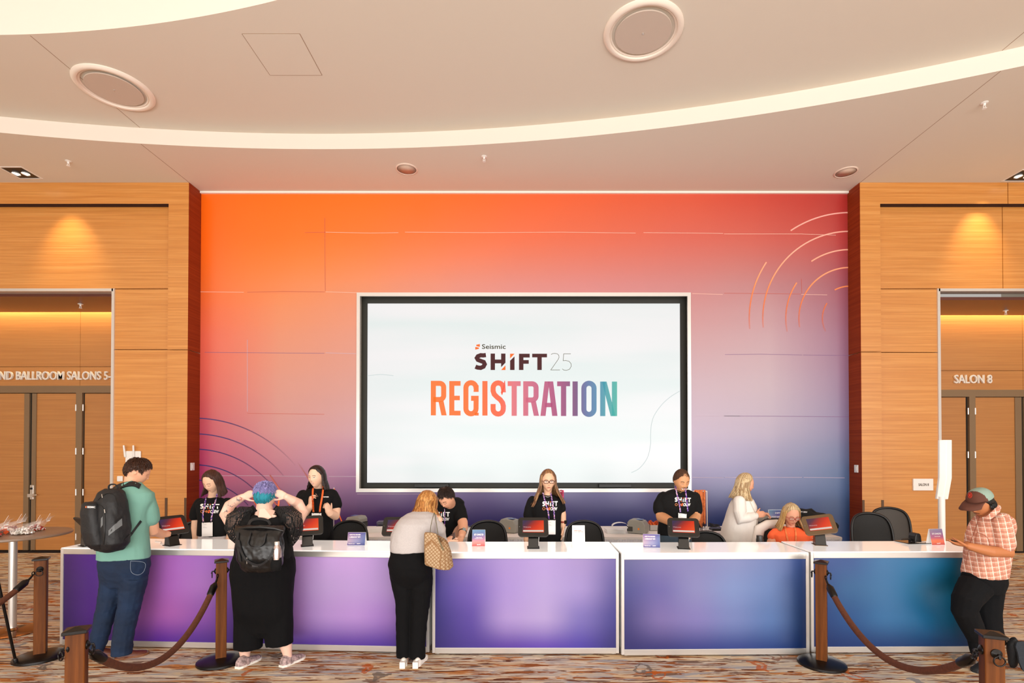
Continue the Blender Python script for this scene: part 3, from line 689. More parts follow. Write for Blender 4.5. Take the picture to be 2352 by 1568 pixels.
# ---- small things on the wood walls
for x, v, lab in ((MX0+.012, 1071, 'small white wall switch on reddish left pillar side'), (MX1-.012, 1076, 'small white wall switch on reddish right pillar side')):
    z = Zof(v, YW+.14); y = YW+.125
    t = thing('wall_switch', lab, 'switch', (x, y, z), 0, 'wall switches'); B = local(t)
    B(MB().b2(-.008, .008, -.045, .045, -.062, .062), 'cover_plate', m_white, bevel=.004)
    B(MB().b2(-.013, .013, -.018, .018, -.035, .035), 'rocker', m_white, bevel=.003)
q = P(304, 1048, YP-.03)
t = thing('wireless_router', 'white wireless router with two upright antennas on left wood wall', 'router', q, 0); B = local(t)
B(MB().b2(-.12, .13, -.0, .03, -.13, .09), 'housing', m_white, bevel=.02)
B(MB().tube([(-.11, -.01, -.0), (-.125, -.02, .17)], [.016, .014], 8), 'antenna', m_white, smooth=True); B(MB().tube([(.03, -.01, 0), (.03, -.02, .17)], [.016, .014], 8), 'antenna', m_white, smooth=True)
q = P(276, 1099, YP-.02)
tag(MB().box(q, (.09, .03, .09)).build('wall_sensor', m_white, bevel=.01), 'tiny white wall box below router on left wood wall', 'sensor')
a_, b_ = P(2097, 1099, YP-.02), P(2143, 1126, YP-.02)
t = thing('room_sign', 'small white SALON 8 plaque on right wood wall', 'sign', (a_+b_)/2)
MB().b2(a_.x, b_.x, YP-.03, YP, b_.z, a_.z).build('plaque', m_white, t, bevel=.004)
wd = b_.x-a_.x; tb = text_box('SALON 8', a_.x+wd*.25, (a_.z+b_.z)/2-.02, wd*.52, .042, .03)
flat_mesh('lettering', tb, lambda x, z: (x, YP-.0315, z), M('plaque_letters', '5a4a3c', .6), t)
# ================================================================ COUNTERS
CH = .968
m_panel = print_mat('backlit_print', .3, emit=.0, spec=.5)
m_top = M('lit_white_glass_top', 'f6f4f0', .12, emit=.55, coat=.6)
m_gedge = M('glass_edge', 'a8c8b8', .15, emit=.05)
m_frost = M('white_inner_panel', 'ecebe8', .5)
def counter(pa, pb, table, label, dim=.97):
    pa, pb = V((*pa, 0)), V((*pb, 0)); d = pb-pa; L_ = d.length; ang = math.atan2(d.y, d.x)
    t = thing('reception_counter', label, 'counter', pa, ang, 'reception counters'); B = local(t)
    D = .56; r = .028; z0 = .014
    for x in (r/2, L_-r/2):
        for y in (r/2, D-r/2): B(MB().box((x, y, (CH+z0)/2), (r, r, CH-z0-.01)), 'frame_post', m_alu_w, bevel=.002)
    f = MB(); f.b2(r, L_-r, 0, r, CH-.062, CH-.01).b2(r, L_-r, 0, r, z0, z0+.054)
    B(f, 'front_rail', m_alu, bevel=.002)
    f = MB()
    for x in (r/2, L_-r/2): f.b2(x-r/2, x+r/2, r, D-r, CH-.06, CH-.01).b2(x-r/2, x+r/2, r, D-r, z0, z0+.05)
    f.b2(r, L_-r, D-r, D, CH-.06, CH-.01); B(f, 'side_rail', m_alu, bevel=.002)
    table = [[''.join('%02x' % int(int(c[i:i+2], 16)*f_*dim) for i, f_ in ((0, .88), (2, .93), (4, 1))) for c in row] for row in table]
    o = color_grid('front_panel', (r, .009, CH-.062), (L_-r, .009, CH-.062), (r, .009, z0+.054), (L_-r, .009, z0+.054), table, m_panel, None); o.parent = t
    B(MB().b2(r, L_-r, .012, .02, z0+.02, CH-.05).b2(.008, .016, r, D-r, z0+.02, CH-.05).b2(L_-.016, L_-.008, r, D-r, z0+.02, CH-.05), 'inner_panel', m_frost)
    B(MB().b2(r, L_-r, .02, D-.02, .45, .47), 'shelf', m_frost)
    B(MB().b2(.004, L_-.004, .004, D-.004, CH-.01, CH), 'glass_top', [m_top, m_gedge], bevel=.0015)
    for x in (.05, L_-.05):
        for y in (.05, D-.05): B(MB().lathe([(.02, 0), (.02, .006), (.008, .008), (.008, .02)], (x, y, 0), 16), 'foot', m_alu, smooth='auto')
    return t
yv = lambda v: (H-CH)*F/(v-1031)
xa, xb = Xof(139, 1257, 5.16), Xof(986, 1266, 4.965)
xm, ym = (xa+xb)/2, (5.16+4.965)/2
counter((xa, 5.16), (xm-.004, ym), [['4a2070', '5c2c84', '9c58a8', 'b86cb8', 'a868b8', '7c4ca0'], ['46246e', '5c3484', 'b468b0', 'bc6cba', 'b070b8', '6c4090'], ['40246c', '5a2c80', 'b464b0', 'b864ac', '9454a4', '583088'], ['341c5c', '44206c', '64308c', '602c90', '542c88', '4c2880']], 'backlit counter printed plum and magenta, leftmost, under backpack man')
counter((xm+.004, ym), (xb, 4.965), [['8c58a8', 'cc90cc', 'd0a0d4', 'cc9cd0', 'b48cc4', '7458a0'], ['8048a4', 'bc7cc0', 'c49cc8', 'c49ccc', 'b48cc0', '503890'], ['7040a0', 'b474bc', 'bc90c4', 'c090c8', 'a474b8', '4c3088'], ['4c2c84', '583490', '5c3894', '5c3894', '503090', '402880']], 'backlit counter printed pink lilac, between blue-haired person and grey sweater person')
counter((Xof(993, 1267, 4.945), 4.945), (Xof(1421.5, 1267, 4.94), 4.94), [['4c3484', '8468ac', 'a888c0', 'b494c8', 'a488b8', '6c5c98'], ['3c3088', '7054a8', 'ac8cc6', 'b89ecb', 'a890c2', '5a508f'], ['302874', '5c4498', 'b494c6', 'bca0ca', '8070b0', '444084'], ['34286c', '4c3888', '5c3c98', '6444a4', '50409c', '34306c']], 'backlit violet counter in the middle, right of brown tote bag')
counter((Xof(1427, 1269, 4.90), 4.90), (Xof(1858, 1267.5, 4.93), 4.93), [['605c90', '8074a8', '8c84b4', '8c90bc', '7484b4', '34508c'], ['4c4c8c', '7468a8', '9690be', '8c9cc8', '748cbc', '1c3c74'], ['44407c', '8874ac', '9084bc', '8490c2', '6484b8', '143464'], ['34306c', '383878', '3c4488', '34488c', '244484', '102c5c']], 'backlit slate blue counter in front of smiling moustached man', .9)
counter((Xof(1862, 1266, 4.965), 4.965), (4.51, 4.985), [['3c5ca4', '3c64a4', '4c8cbc', '3c8cb8', '0c84ac', '1850a0'], ['2c5098', '3c78ac', '4c8cbc', '3c8cb4', '0884a8', '1048a0'], ['204890', '2c64a0', '4488bc', '2c84b4', '087ca4', '0c3888'], ['183878', '1c4080', '1c4884', '144478', '0c3c6c', '101c40']], 'backlit teal blue counter, rightmost, beside man in cap', .8)
# ---- tablet kiosks
m_kb = M('black_powder_coat', '16130f', .45); m_kbr = M('bronze_powder_coat', '5c4428', .4)
m_cable = M('white_cable', 'f2f0ec', .4)
m_ks = M('tablet_screen', '000000', .15); nt, b, N, L = nodes(m_ks)
tc = N('TexCoord'); s = N('SeparateXYZ'); L(tc.outputs['Generated'], s.inputs[0])
mth = N('Math'); mth.operation = 'MULTIPLY_ADD'; mth.inputs[1].default_value = .75
m2 = N('Math'); m2.operation = 'MULTIPLY_ADD'; m2.inputs[1].default_value = -.45; m2.inputs[2].default_value = .42
L(s.outputs[2], m2.inputs[0]); L(s.outputs[0], mth.inputs[0]); L(m2.outputs[0], mth.inputs[2])
r = N('ValToRGB'); e = r.color_ramp.elements; e[0].position = .1; e[0].color = lin('32204c'); e[1].position = .95; e[1].color = lin('f04a10')
for p, c in ((.3, '5c2038'), (.5, 'b4200c'), (.7, 'e02c04')): k = e.new(p); k.color = lin(c)
L(mth.outputs[0], r.inputs[0]); L(r.outputs[0], b.inputs['Emission Color']); b.inputs['Emission Strength'].default_value = 1.1
m_ksw = E('tablet_bar', 'e0d0c4'); m_kst = E('tablet_words', 'c89a98')
def rrect(w_, h_, r_, n=6):
    pts = []
    for cx, cy, a in ((w_/2-r_, h_/2-r_, 0), (-w_/2+r_, h_/2-r_, 90), (-w_/2+r_, -h_/2+r_, 180), (w_/2-r_, -h_/2+r_, 270)):
        pts += [(cx+r_*cos(radians(a+90*i/n)), cy+r_*sin(radians(a+90*i/n))) for i in range(n+1)]
    return pts
def kiosk(u, v, rz, label, mat=m_kb, roll=0, neck=1, tilt=38, cable=True, basey=None):
    q = P(u, v, yv(v))
    t = thing('tablet_kiosk', label, 'tablet kiosk', (q.x, q.y, CH), rz, 'tablet kiosks on the counters'); B = local(t)
    B(MB().prism(rrect(.12, .14, .008, 3), lambda x, y, k: V((x, y+.05, k)), .005), 'base_plate', mat)
    nk = MB(); nk.rings([[V((-.052, .11, .005)), V((.052, .11, .005)), V((.052, .105, .008)), V((-.052, .105, .008))], [V((-.048, .0, .02)), V((.048, .0, .02)), V((.048, .0, .012)), V((-.048, .0, .012))]])
    nk = MB(); nk.add([V((-.05, .0, .005)), V((.05, .0, .005)), V((.05, .10, .005)), V((-.05, .10, .005)), V((-.046, .07, .19)), V((.046, .07, .19)), V((.046, .085, .185)), V((-.046, .085, .185))], [(0, 3, 2, 1), (0, 1, 5, 4), (1, 2, 6, 5), (2, 3, 7, 6), (3, 0, 4, 7), (4, 5, 6, 7)])
    B(nk, 'neck', M('glossy_black_neck', '0c0c0c', .18) if mat is m_kb else M('dark_steel_neck', '22201e', .3), bevel=.003)
    R = Matrix.Rotation(roll, 3, 'Y') @ Matrix.Rotation(-radians(tilt), 3, 'X'); c = V((0, .055, .205))
    fr = lambda x, y, k: c+R @ V((x, k, y))
    e_ = B(MB().prism(rrect(.30, .215, .035), fr, .018), 'tablet_enclosure', mat, bevel=.004)
    def kid(me_mb, nm, mt):
        o = local(e_)(me_mb, nm, mt); return o
    sc = MB().prism([(-.105, -.062), (.105, -.062), (.105, .072), (-.105, .072)], lambda x, y, k: fr(x, y, -.0012+k), .001); kid(sc, 'tablet_screen', m_ks)
    kid(MB().prism([(-.1, -.056), (.1, -.056), (.1, -.038), (-.1, -.038)], lambda x, y, k: fr(x, y, -.003+k), .001), 'sign_in_bar', m_ksw)
    tb = text_box('Welcome', -.098, -.012, .075, .016, .01)
    o = flat_mesh('screen_words', tb, lambda x, y: fr(x, y, -.003), m_kst); o.parent = e_
    kid(MB().tube([fr(-.135, 0, -.001), fr(-.135, .002, -.001)], .004, 8), 'camera_dot', M('grey_dot', '6a6a6a', .3))
    if cable:
        k = B(MB().tube([(.03, .07, .18), (.06, .09, .13), (.055, .12, .05), (.01, .14, .006), (-.03, .2, .005), (.04, .32, .005), (.03, .42, .005)], .0032, 6), 'charging_cable', m_cable, smooth=True)
    return t
kiosk(402, 1252, radians(62), 'black tablet kiosk under the hand of backpack man', tilt=35)
kiosk(217, 1250, radians(150), 'black tablet kiosk mostly hidden behind backpack, on left counter end', cable=False)
kiosk(706, 1254, radians(24), 'black tablet kiosk in front of woman with orange lanyard', tilt=34)
kiosk(911, 1257, 0.05, 'black tablet kiosk partly behind grey sweater person')
kiosk(1225, 1259, 0.0, 'black tablet kiosk in front of long-haired woman with glasses')
kiosk(1571, 1260, radians(-12), 'black tablet kiosk in front of smiling moustached man', tilt=40)
kiosk(1886, 1252, radians(-14), 'bronze tilted tablet kiosk on teal counter', m_kbr, roll=radians(-9), tilt=34)
# ---- table cards
m_cardw = M('white_card', 'f4f2f0', .45)
m_cardp = print_mat('card_print', .35, emit=.05)
m_cwhite = M('white_print', 'f8f4f4', .5); m_cred = M('red_print', 'd86a5c', .5); m_cgrey = M('grey_print', '8a8684', .5)
def card(u0, u1, vt, vb, tables, lines, label, yaw=0, lean=.035):
    Y = yv(vb); q = P((u0+u1)/2, vb, Y); wd = (u1-u0)*Y/F; z1 = P(u0, vt, Y+lean).z; hh = z1-CH
    t = thing('table_card', label, 'tent card', (q.x, Y, CH), yaw, 'table cards on the counters'); B = local(t)
    fr = lambda x, y, k: V((x, y/hh*lean+k, y))
    f = MB(); f.add([V((-wd/2, 0, 0)), V((wd/2, 0, 0)), V((wd/2, lean, hh)), V((-wd/2, lean, hh)), V((-wd/2, lean*2, 0)), V((wd/2, lean*2, 0)), V((-wd/2, lean+.001, hh)), V((wd/2, lean+.001, hh))], [(0, 1, 2, 3), (4, 6, 7, 5)])
    o = B(f, 'folded_card', m_cardw); sd = o.modifiers.new('thick', 'SOLIDIFY'); sd.thickness = .0015
    if tables:
        o = color_grid('printed_face', fr(-wd/2+.001, hh-.001, -.002), fr(wd/2-.001, hh-.001, -.002), fr(-wd/2+.001, .002, -.002), fr(wd/2-.001, .002, -.002), tables, m_cardp, None, 10, 10); o.parent = t
    for txt, x, y, w_, h_, mt in lines:
        g = text_box(txt, -wd/2+x*wd, y*hh, w_*wd, h_*hh, .03) if txt != '#' else poly((-wd/2+x*wd, y*hh), (-wd/2+(x+w_)*wd, y*hh), (-wd/2+(x+w_)*wd, (y+h_)*hh), (-wd/2+x*wd, (y+h_)*hh))
        o = flat_mesh('printed_words', g, lambda x_, y_: fr(x_, y_, -.004), mt); o.parent = t
    return t
purple = [['6a4a8c', '5a4a8e', '44488c'], ['9a7a9c', '7a6c9c', '5a6a9c'], ['b09aac', '8c8cb0', '4c5a94'], ['5a4c8c', '4c4c8c', '3c4484']]
booked = [('HAVE YOU BOOKED', .1, .78, .62, .09, m_cwhite), ('A BREAKOUT YET?', .1, .6, .62, .1, m_cwhite), ('Schedule now', .08, .12, .35, .06, m_cwhite), ('SHIFT', .55, .12, .2, .06, m_cwhite)]
card(797, 838, 1222, 1252, purple, booked, 'purple tent card in front of empty mesh chair, right of blue-haired person', 0)
card(1478, 1516, 1226, 1257, purple, booked, 'purple tent card on slate blue counter, left of tablet kiosk', radians(-8))
conn = [['5c8cb0', '5484ac', '4c7ca4'], ['5c74a0', '5c6c9c', '54649c'], ['7c70a4', '8c6c9c', '9c6c94'], ['e08c84', 'e0847c', 'd47c7c'], ['d04c44', 'd0443c', 'c83c38']]
card(1084, 1114, 1216, 1254, conn, [('GET CONNECTED', .15, .66, .72, .1, m_cwhite), ('Connect with peers', .3, .52, .45, .045, m_cwhite), ('and experts in the app', .2, .46, .6, .04, m_cwhite), ('SHIFT', .38, .08, .3, .06, m_cwhite)], 'blue to red tent card standing on violet counter')
card(2139, 2172, 1214, 1251, [['988c9c', '8c84a0', '8478a0'], ['9c7c9c', '90749c', '886c98'], ['b0648c', 'b05c7c', 'a8587c'], ['f0845c', 'f07c4c', 'e4745c'], ['d85c54', 'd0544c', 'c8504c']], [('GET CONNECTED', .15, .66, .7, .09, m_cwhite), ('Connect with peers', .3, .52, .45, .045, m_cwhite), ('SHIFT', .38, .08, .3, .06, m_cwhite)], 'grey to orange tent card near phone of man in cap', radians(6))
card(1315, 1344, 1206, 1258, None, [('SHIFT 25', .1, .87, .3, .025, m_cgrey), ('SUPERCHARGE', .12, .76, .6, .035, m_cred), ('YOUR COMPETITION', .12, .7, .76, .035, m_cgrey), ('Visit the booth today', .15, .6, .5, .015, m_cgrey)], 'tall white tent card on violet counter, right end')
# tablet lying flat with paper
q = P(2100, 1246, yv(1246)); t = thing('flat_tablet', 'dark tablet with white label sheet lying flat on teal counter', 'tablet', (q.x, q.y, CH), radians(8)); B = local(t)
B(MB().prism(rrect(.27, .19, .012), lambda x, y, k: V((x, y+.02, .003+k)), .007), 'tablet_slab', M('mirror_dark', '2a2622', .12, .2), bevel=.002)
B(MB().b2(.0, .12, -.06, .04, .0105, .0115), 'paper_sheet', m_cardw)
# ---- stanchions with velvet ropes
def post_wood():
    return wood_mat('post_wood', '4a2406', '62340c', '7a4416', .5, True, .2)
m_pw = post_wood(); m_iron = M('black_iron', '14100e', .32, .4)
m_rope = M('brown_rope_fabric', '5a2e18', .85, bump=.5, bscale=240, var=.2, vscale=50)
HK = .80
def stanchion(u, vcap, Y, rz, label, hooks):
    x = Xof(u, vcap, Y); t = thing('stanchion', label, 'stanchion post', (x, Y, 0), rz, 'wooden rope posts'); B = local(t)
    w_ = .088
    B(MB().lathe([(.195, 0), (.2, .006), (.198, .022), (.18, .032), (.11, .042), (.05, .05)], n=56), 'base', m_iron, smooth='auto')
    B(MB().box((0, 0, .478), (w_, w_, .872)), 'post', m_pw, bevel=.006)
    c = MB(); c.box((0, 0, .918), (w_+.026, w_+.026, .018)); c.rings([[V((s*(w_+.02)/2, r_*(w_+.02)/2, .927)) for s, r_ in ((-1, -1), (1, -1), (1, 1), (-1, 1))], [V((s*.008, r_*.008, .941)) for s, r_ in ((-1, -1), (1, -1), (1, 1), (-1, 1))]])
    B(c, 'cap', m_iron, bevel=.003)
    for a in hooks:
        R = Matrix.Rotation(a, 3, 'Z'); f = R @ V((w_/2, 0, 0))
        hk = MB(); hk.lathe([(.026, 0), (.026, .006), (.012, .014), (.0, .02)], f+V((0, 0, HK+.03)), 20, rot=R @ Matrix.Rotation(pi/2, 3, 'Y'))
        hk.tube([f+V((0, 0, HK+.03))+R @ V((0.0, 0, 0)), f+V((0, 0, HK+.03))+R @ V((.03, 0, 0)), f+V((0, 0, HK+.015))+R @ V((.034, 0, 0))], .006, 8)
        B(hk, 'hook_plate', m_iron, smooth='auto')
        ring = [f+R @ V((.03, .026*cos(2*pi*i/24), 0))+V((0, 0, HK+.0+.026*sin(2*pi*i/24))) for i in range(25)]
        B(MB().tube(ring, .004, 8, dome=False), 'ring', m_iron, smooth=True)
    t['hk'] = 1; return t
sp = dict(s1=(95, 1280, 4.88, radians(-58)), s2=(509, 1287, 4.79, radians(30)), s3=(1886, 1293, 4.73, radians(-35)), s4=(177, 1440, 2.96, radians(28)), s5=(2277, 1448, 2.89, radians(-22)))
stanchion(*sp['s1'], 'wooden rope post left of counters, beside round high table', [pi, 0])
stanchion(*sp['s2'], 'wooden rope post left of blue-haired person', [pi, 0])
stanchion(*sp['s3'], 'wooden rope post before teal counter', [0, pi])
stanchion(*sp['s4'], 'wooden rope post nearest at bottom left, cut by frame', [0, pi+.6])
stanchion(*sp['s5'], 'wooden rope post nearest at bottom right, cut by frame', [pi, -pi/2+.1])
def hook_pos(k, target):
    u, vc, Y, rz = sp[k]; x = Xof(u, vc, Y); d = V((target[0]-x, target[1]-Y, 0)).normalized()
    return V((x, Y, HK-.02))+d*.08
def rope(A, B_, sag, label, off=.1):
    A, B_ = V(A), V(B_); n = 36; L_ = []
    for i in range(n+1):
        t_ = i/n; p = A.lerp(B_, t_); p.z -= sag*4*t_*(1-t_); L_.append(p)
    t = thing('velvet_rope', label, 'rope', (A+B_)/2+V((0, 0, -sag)), 0, 'brown barrier ropes')
    MB().tube(L_[2:-2], .024, 14).build('rope_body', m_rope, t, smooth=True)
    for a, b_, c in ((L_[0], L_[1], L_[4]), (L_[-1], L_[-2], L_[-5])):
        d = (c-a).normalized()
        MB().tube([a+d*.07, a+d*.09, a+d*.17], [.02, .031, .029], 16).build('end_collar', m_iron, t, smooth='auto')
        MB().tube([a-V((0, 0, -.01)), a+d*.03, a+d*.09], [.006, .009, .007], 8).tube([a+V((.0, .012*cos(q), .02+.016*sin(q))) for q in [2*pi*i/12 for i in range(13)]], .004, 6, dome=False).build('snap_hook', m_iron, t, smooth=True)
def xy(k): return (Xof(sp[k][0], sp[k][1], sp[k][2]), sp[k][2])
rope(hook_pos('s2', xy('s4')), hook_pos('s4', xy('s2')), .37, 'brown rope sagging between blue-haired person and bottom left post')
rope(hook_pos('s3', xy('s5')), hook_pos('s5', xy('s3')), .36, 'brown rope sagging between teal counter and bottom right post')
rope(hook_pos('s1', (-4.5, 3.0)), (-4.55, 3.0, HK), .30, 'brown rope leaving frame at left edge')
# ---- high table with sweet bags
cx, cy = Xof(28, 1450, 5.56), 5.56; ztab = 1.046
t = thing('high_table', 'round grey high table holding sweet bags at left edge', 'table', (cx, cy, 0)); B = local(t)
B(MB().lathe([(.478, ztab-.03), (.486, ztab-.022), (.486, ztab-.006), (.478, ztab)], n=72), 'table_top', M('grey_laminate', '8a7462', .35, var=.08), smooth='auto')
B(MB().tube([(0, 0, .03), (0, 0, ztab-.03)], .036, 20, dome=False), 'column', m_alu, smooth='auto')
B(MB().lathe([(.24, 0), (.245, .008), (.2, .018), (.05, .03), (.037, .05)], n=48), 'foot_plate', M('polished_bronze', '8c6440', .12, .9), smooth='auto')
m_cello = M('clear_cellophane', 'fff6f0', .08, alpha=.12, spec=.6)
m_candy = [M('candy_red', 'a8200c', .3), M('candy_silver', 'c8c4bc', .25, .5), M('candy_white', 'f4ece6', .35), M('candy_orange', 'e8602c', .35)]
def candy_bag(x, y, ang, kind, label, s=1, seed=1):
    rnd = random.Random(seed)
    t = thing('sweet_bag', label, 'bag of sweets', (cx+x, cy+y, ztab), ang, 'sweet bags on the high table'); B = local(t)
    mb = MB()
    for i in range(110 if kind != 2 else 40):
        a = rnd.random(); rr = .05*sqrt(a); q = rnd.uniform(0, 2*pi)
        p = V((rr*cos(q)*1.5-.02, rr*sin(q)*1.1, .014+rnd.random()*.05*(1-a)))*s
        R = Matrix.Rotation(rnd.uniform(0, 6), 3, V((rnd.random(), rnd.random(), rnd.random()+.1)).normalized())
        if kind == 2: mb.box(p+V((0, 0, .008)), (.032*s, .024*s, .006*s), R, rnd.choice([2, 2, 2, 3]))
        else: mb.box(p, (.019*s, .012*s, .010*s), R, kind if rnd.random() < .7 else 2)
    B(mb, 'sweets', m_candy, kind='stuff')
    rs = []
    for k, (xx, ry, rz_, zz) in enumerate([(-.1, .02, .02, .026), (-.085, .05, .034, .038), (-.03, .07, .045, .048), (.03, .058, .04, .06), (.065, .046, .02, .095), (.09, .05, .01, .12), (.115, .058, .003, .14)]):
        rs.append([V((xx*s, ry*s*cos(2*pi*j/18), max(.001, (zz+rz_*sin(2*pi*j/18)*(1+.15*sin(5*j+k)))*s))) for j in range(18)])
    B(MB().rings(rs, cap=False), 'cellophane', m_cello, smooth=True)
    cr = MB()
    for i in range(9):
        f = (i-4)/4; oy = .006*(i % 2); cr.add([V((.07*s, (-.01+oy)*s, (.098+f*.008)*s)), V((.074*s, (-.008-oy)*s, (.102+f*.008)*s)), V(((.118-.012*abs(f))*s, (-.012-oy)*s, (.138+f*.036)*s)), V(((.112-.012*abs(f))*s, (-.012+oy)*s, (.131+f*.036)*s))], [(0, 1, 2, 3)])
    B(cr, 'crimped_top', M('crimped_cellophane', 'f4eeea', .15, alpha=.75, spec=.8))
for a in ((.02, -.24, .45, 0, 'sweet bag with red wrapped sweets at table front', 1.25, 3), (.19, -.06, .5, 1, 'sweet bag with silver sweets nearest the table edge', 1.15, 4), (-.03, -.05, .6, 2, 'sweet bag with white and orange packets in table middle', 1.2, 5), (.10, .17, .35, 0, 'sweet bag with red sweets at the back of table', 1.1, 6), (-.16, -.22, .7, 1, 'sweet bag with silver sweets at the frame edge', 1.2, 7), (-.13, .12, .5, 0, 'red sweet bag at the back, cut by frame', 1.1, 8)):
    candy_bag(a[0], a[1], a[2], a[3], a[4], a[5], a[6])
# black light stand at far left, only one leg inside the frame
t = thing('tripod_stand', 'black tripod stand leg at left frame edge', 'tripod', (-3.95, 3.55, 0))
c0 = P(-30, 1275, 3.9); ft_ = P(37, 1526, 4.72); hub = P(-14, 1290, 4.55)
MB().tube([hub+V((0, 0, 1.0)), hub+V((0, 0, -.1))], .014, 10).build('pole', m_iron, t, smooth=True)
for f_ in (V((ft_.x, ft_.y, .012)), V((hub.x-.45, hub.y+.2, .012)), V((hub.x-.1, hub.y-.55, .012))):
    lg = MB().tube([hub, f_], .011, 10).build('leg', m_iron, t, smooth=True)
    MB().tube([f_.lerp(hub, .04), f_], .018, 10).build('rubber_foot', m_black, lg, smooth=True)
t.location = (hub.x, hub.y, 0)
for c_ in t.children: c_.matrix_parent_inverse = parent_matrix(t).inverted()
# ================================================================ BACK TABLES
m_cloth = M('white_tablecloth', 'f0ecea', .8, bump=.1, bscale=20)
def skirt_table(x0, x1, y0, y1, label):
    t = thing('skirted_table', label, 'table', ((x0+x1)/2, (y0+y1)/2, 0), 0, 'skirted tables along the mural'); z = .75
    MB().b2(x0+.02, x1-.02, y0+.02, y1-.02, z-.03, z-.004).build('table_board', M('table_wood', '8a7050', .6), t)
    for sx in (x0+.12, x1-.12):
        for sy in (y0+.12, y1-.12): MB().tube([(sx, sy, 0), (sx, sy, z-.03)], .014, 8, dome=False).build('leg', m_alu, t, smooth=True)
    MB().b2(x0, x1, y0, y1, z-.003, z+.002).build('cloth_top', m_cloth, t, bevel=.002)
    pts = [(x0, y1), (x0, y0), (x1, y0), (x1, y1)]; rs = []; path = []
    for (ax, ay), (bx, by) in zip(pts[:-1], pts[1:]):
        n = max(2, int(math.hypot(bx-ax, by-ay)/.012)); nx, ny = (by-ay), -(bx-ax); l = math.hypot(nx, ny); nx /= l; ny /= l
        for i in range(n):
            tt = i/n; o_ = .008*sin(i*2.1)+.004*sin(i*.7); path.append((ax+(bx-ax)*tt+nx*o_, ay+(by-ay)*tt+ny*o_, nx, ny))
    top_ = [V((x_, y_, z-.02)) for x_, y_, _, _ in path]; bot = [V((x_+nx*.02, y_+ny*.02, .02)) for x_, y_, nx, ny in path]
    MB().rings([top_, bot], cap=False, closed=False).build('pleated_skirt', M('skirt_cloth', 'e6e6ee', .8), t, smooth=True)
    MB().b2(x0-.004, x1+.004, y0-.004, y1, z-.035, z-.004).build('skirt_band', m_cloth, t)
ty0, ty1 = 7.08, 8.08
for x0, x1, lab in ((-4.6, -2.78, 'white skirted table behind blue-haired person'), (-2.76, -.94, 'white skirted table behind woman with orange lanyard'), (-.92, .9, 'white skirted table behind long-haired woman with glasses'), (.92, 2.7, 'white skirted table behind smiling moustached man'), (2.72, 4.33, 'white skirted table behind seated coral-topped woman')):
    skirt_table(x0+.03, x1-.03, ty0, ty1, lab)
ZT = .753
m_pg = M('printer_grey', '97958c', .45); m_pd = M('printer_dark', '44423e', .4); m_or = M('orange_button', 'f08a28', .4)
def printer(u, v, rz, label):
    Y = min(7.85, (H-ZT)*F/(v-1031)+.1); x = Xof(u, v, Y); t = thing('label_printer', label, 'printer', (x, Y, ZT), rz, 'grey label printers'); B = local(t)
    pr = [(-.13, 0), (.12, 0), (.13, .03), (.13, .11), (.09, .175), (-.02, .195), (-.10, .19), (-.13, .15)]
    o = B(MB().prism(pr, lambda x_, z_, k: V((k-.1, x_, z_+.004)), .2), 'housing', m_pg, bevel=.012)
    B(MB().b2(-.102, .102, -.135, -.05, .03, .1), 'front_lip', m_pd, bevel=.006); B(MB().b2(-.09, .09, -.137, -.13, .1, .11), 'label_slot', m_black)
    B(MB().b2(-.103, -.1, .02, .045, .06, .085), 'logo_tab', m_or, bevel=.004); B(MB().b2(.1, .103, .02, .045, .06, .085), 'logo_tab', m_or, bevel=.004)
    B(MB().b2(-.04, .06, -.02, .07, .196, .199), 'display', M('printer_blue', '4a6aa8', .3))
    return t
printer(1466, 1226, radians(-118), 'grey label printer left of moustached man, paper loop behind')
printer(1172, 1224, radians(-112), 'grey label printer between mesh chair and woman with glasses')
printer(818, 1216, radians(70), 'grey label printer behind woman with orange lanyard')
printer(1752, 1212, radians(-60), 'grey label printer between blonde standing and seated women')
def paper_stack(u, v, w_, h_, rz, label, n=5):
    Y = (H-ZT)*F/(v-1031)+.08; t = thing('paper_stack', label, 'paper', (Xof(u, v, Y), Y, ZT), rz, 'paper stacks'); B = local(t)
    rnd = random.Random(u)
    for i in range(n): B(MB().box((rnd.uniform(-.006, .006), rnd.uniform(-.006, .006), h_*(i+.5)/n), (w_, .2, h_/n*.92)), 'paper_ream', m_cardw, bevel=.001)
paper_stack(1412, 1224, .26, .055, .05, 'stack of white fan-fold paper beside grey printer'); 
t = thing('paper_loop', 'white label strip curling out of grey printer', 'paper', (Xof(1424, 1210, 7.3), 7.3, ZT+.05))
MB().rings([[V((Xof(1424, 1210, 7.3)+.11*cos(a)*(1 if a < 4 else 1), 7.3+dy, ZT+.115+.05*sin(a))) for a in [2*pi*i/28*.95 for i in range(29)]] for dy in (-.05, .05)], cap=False, closed=False).build('paper_strip', m_cardw, t, smooth=True)
paper_stack(862, 1222, .2, .06, .2, 'stack of badge sheets right of chair and printer')
def badge_pile(u, v, label):
    Y = min(7.9, (H-ZT)*F/(v-1031)+.1); x = Xof(u, v, Y); t = thing('badge_sleeves', label, 'badge holders', (x, Y, ZT)); rnd = random.Random(3)
    for i in range(9): MB().box((x+rnd.uniform(-.02, .02), Y+rnd.uniform(-.02, .02), ZT+.008+i*.011), (.17, .12, .006), Matrix.Rotation(rnd.uniform(-.4, .4), 3, 'Z') @ Matrix.Rotation(rnd.uniform(-.1, .1), 3, 'X')).build('badge_sleeve', M('clear_vinyl', '5a5c6c', .2, spec=.8), t, bevel=.001)
badge_pile(880, 1214, 'messy pile of grey badge sleeves left of tablet kiosk')
m_orl = M('orange_lanyard', 'ff6a28', .6, var=.2, vscale=60)
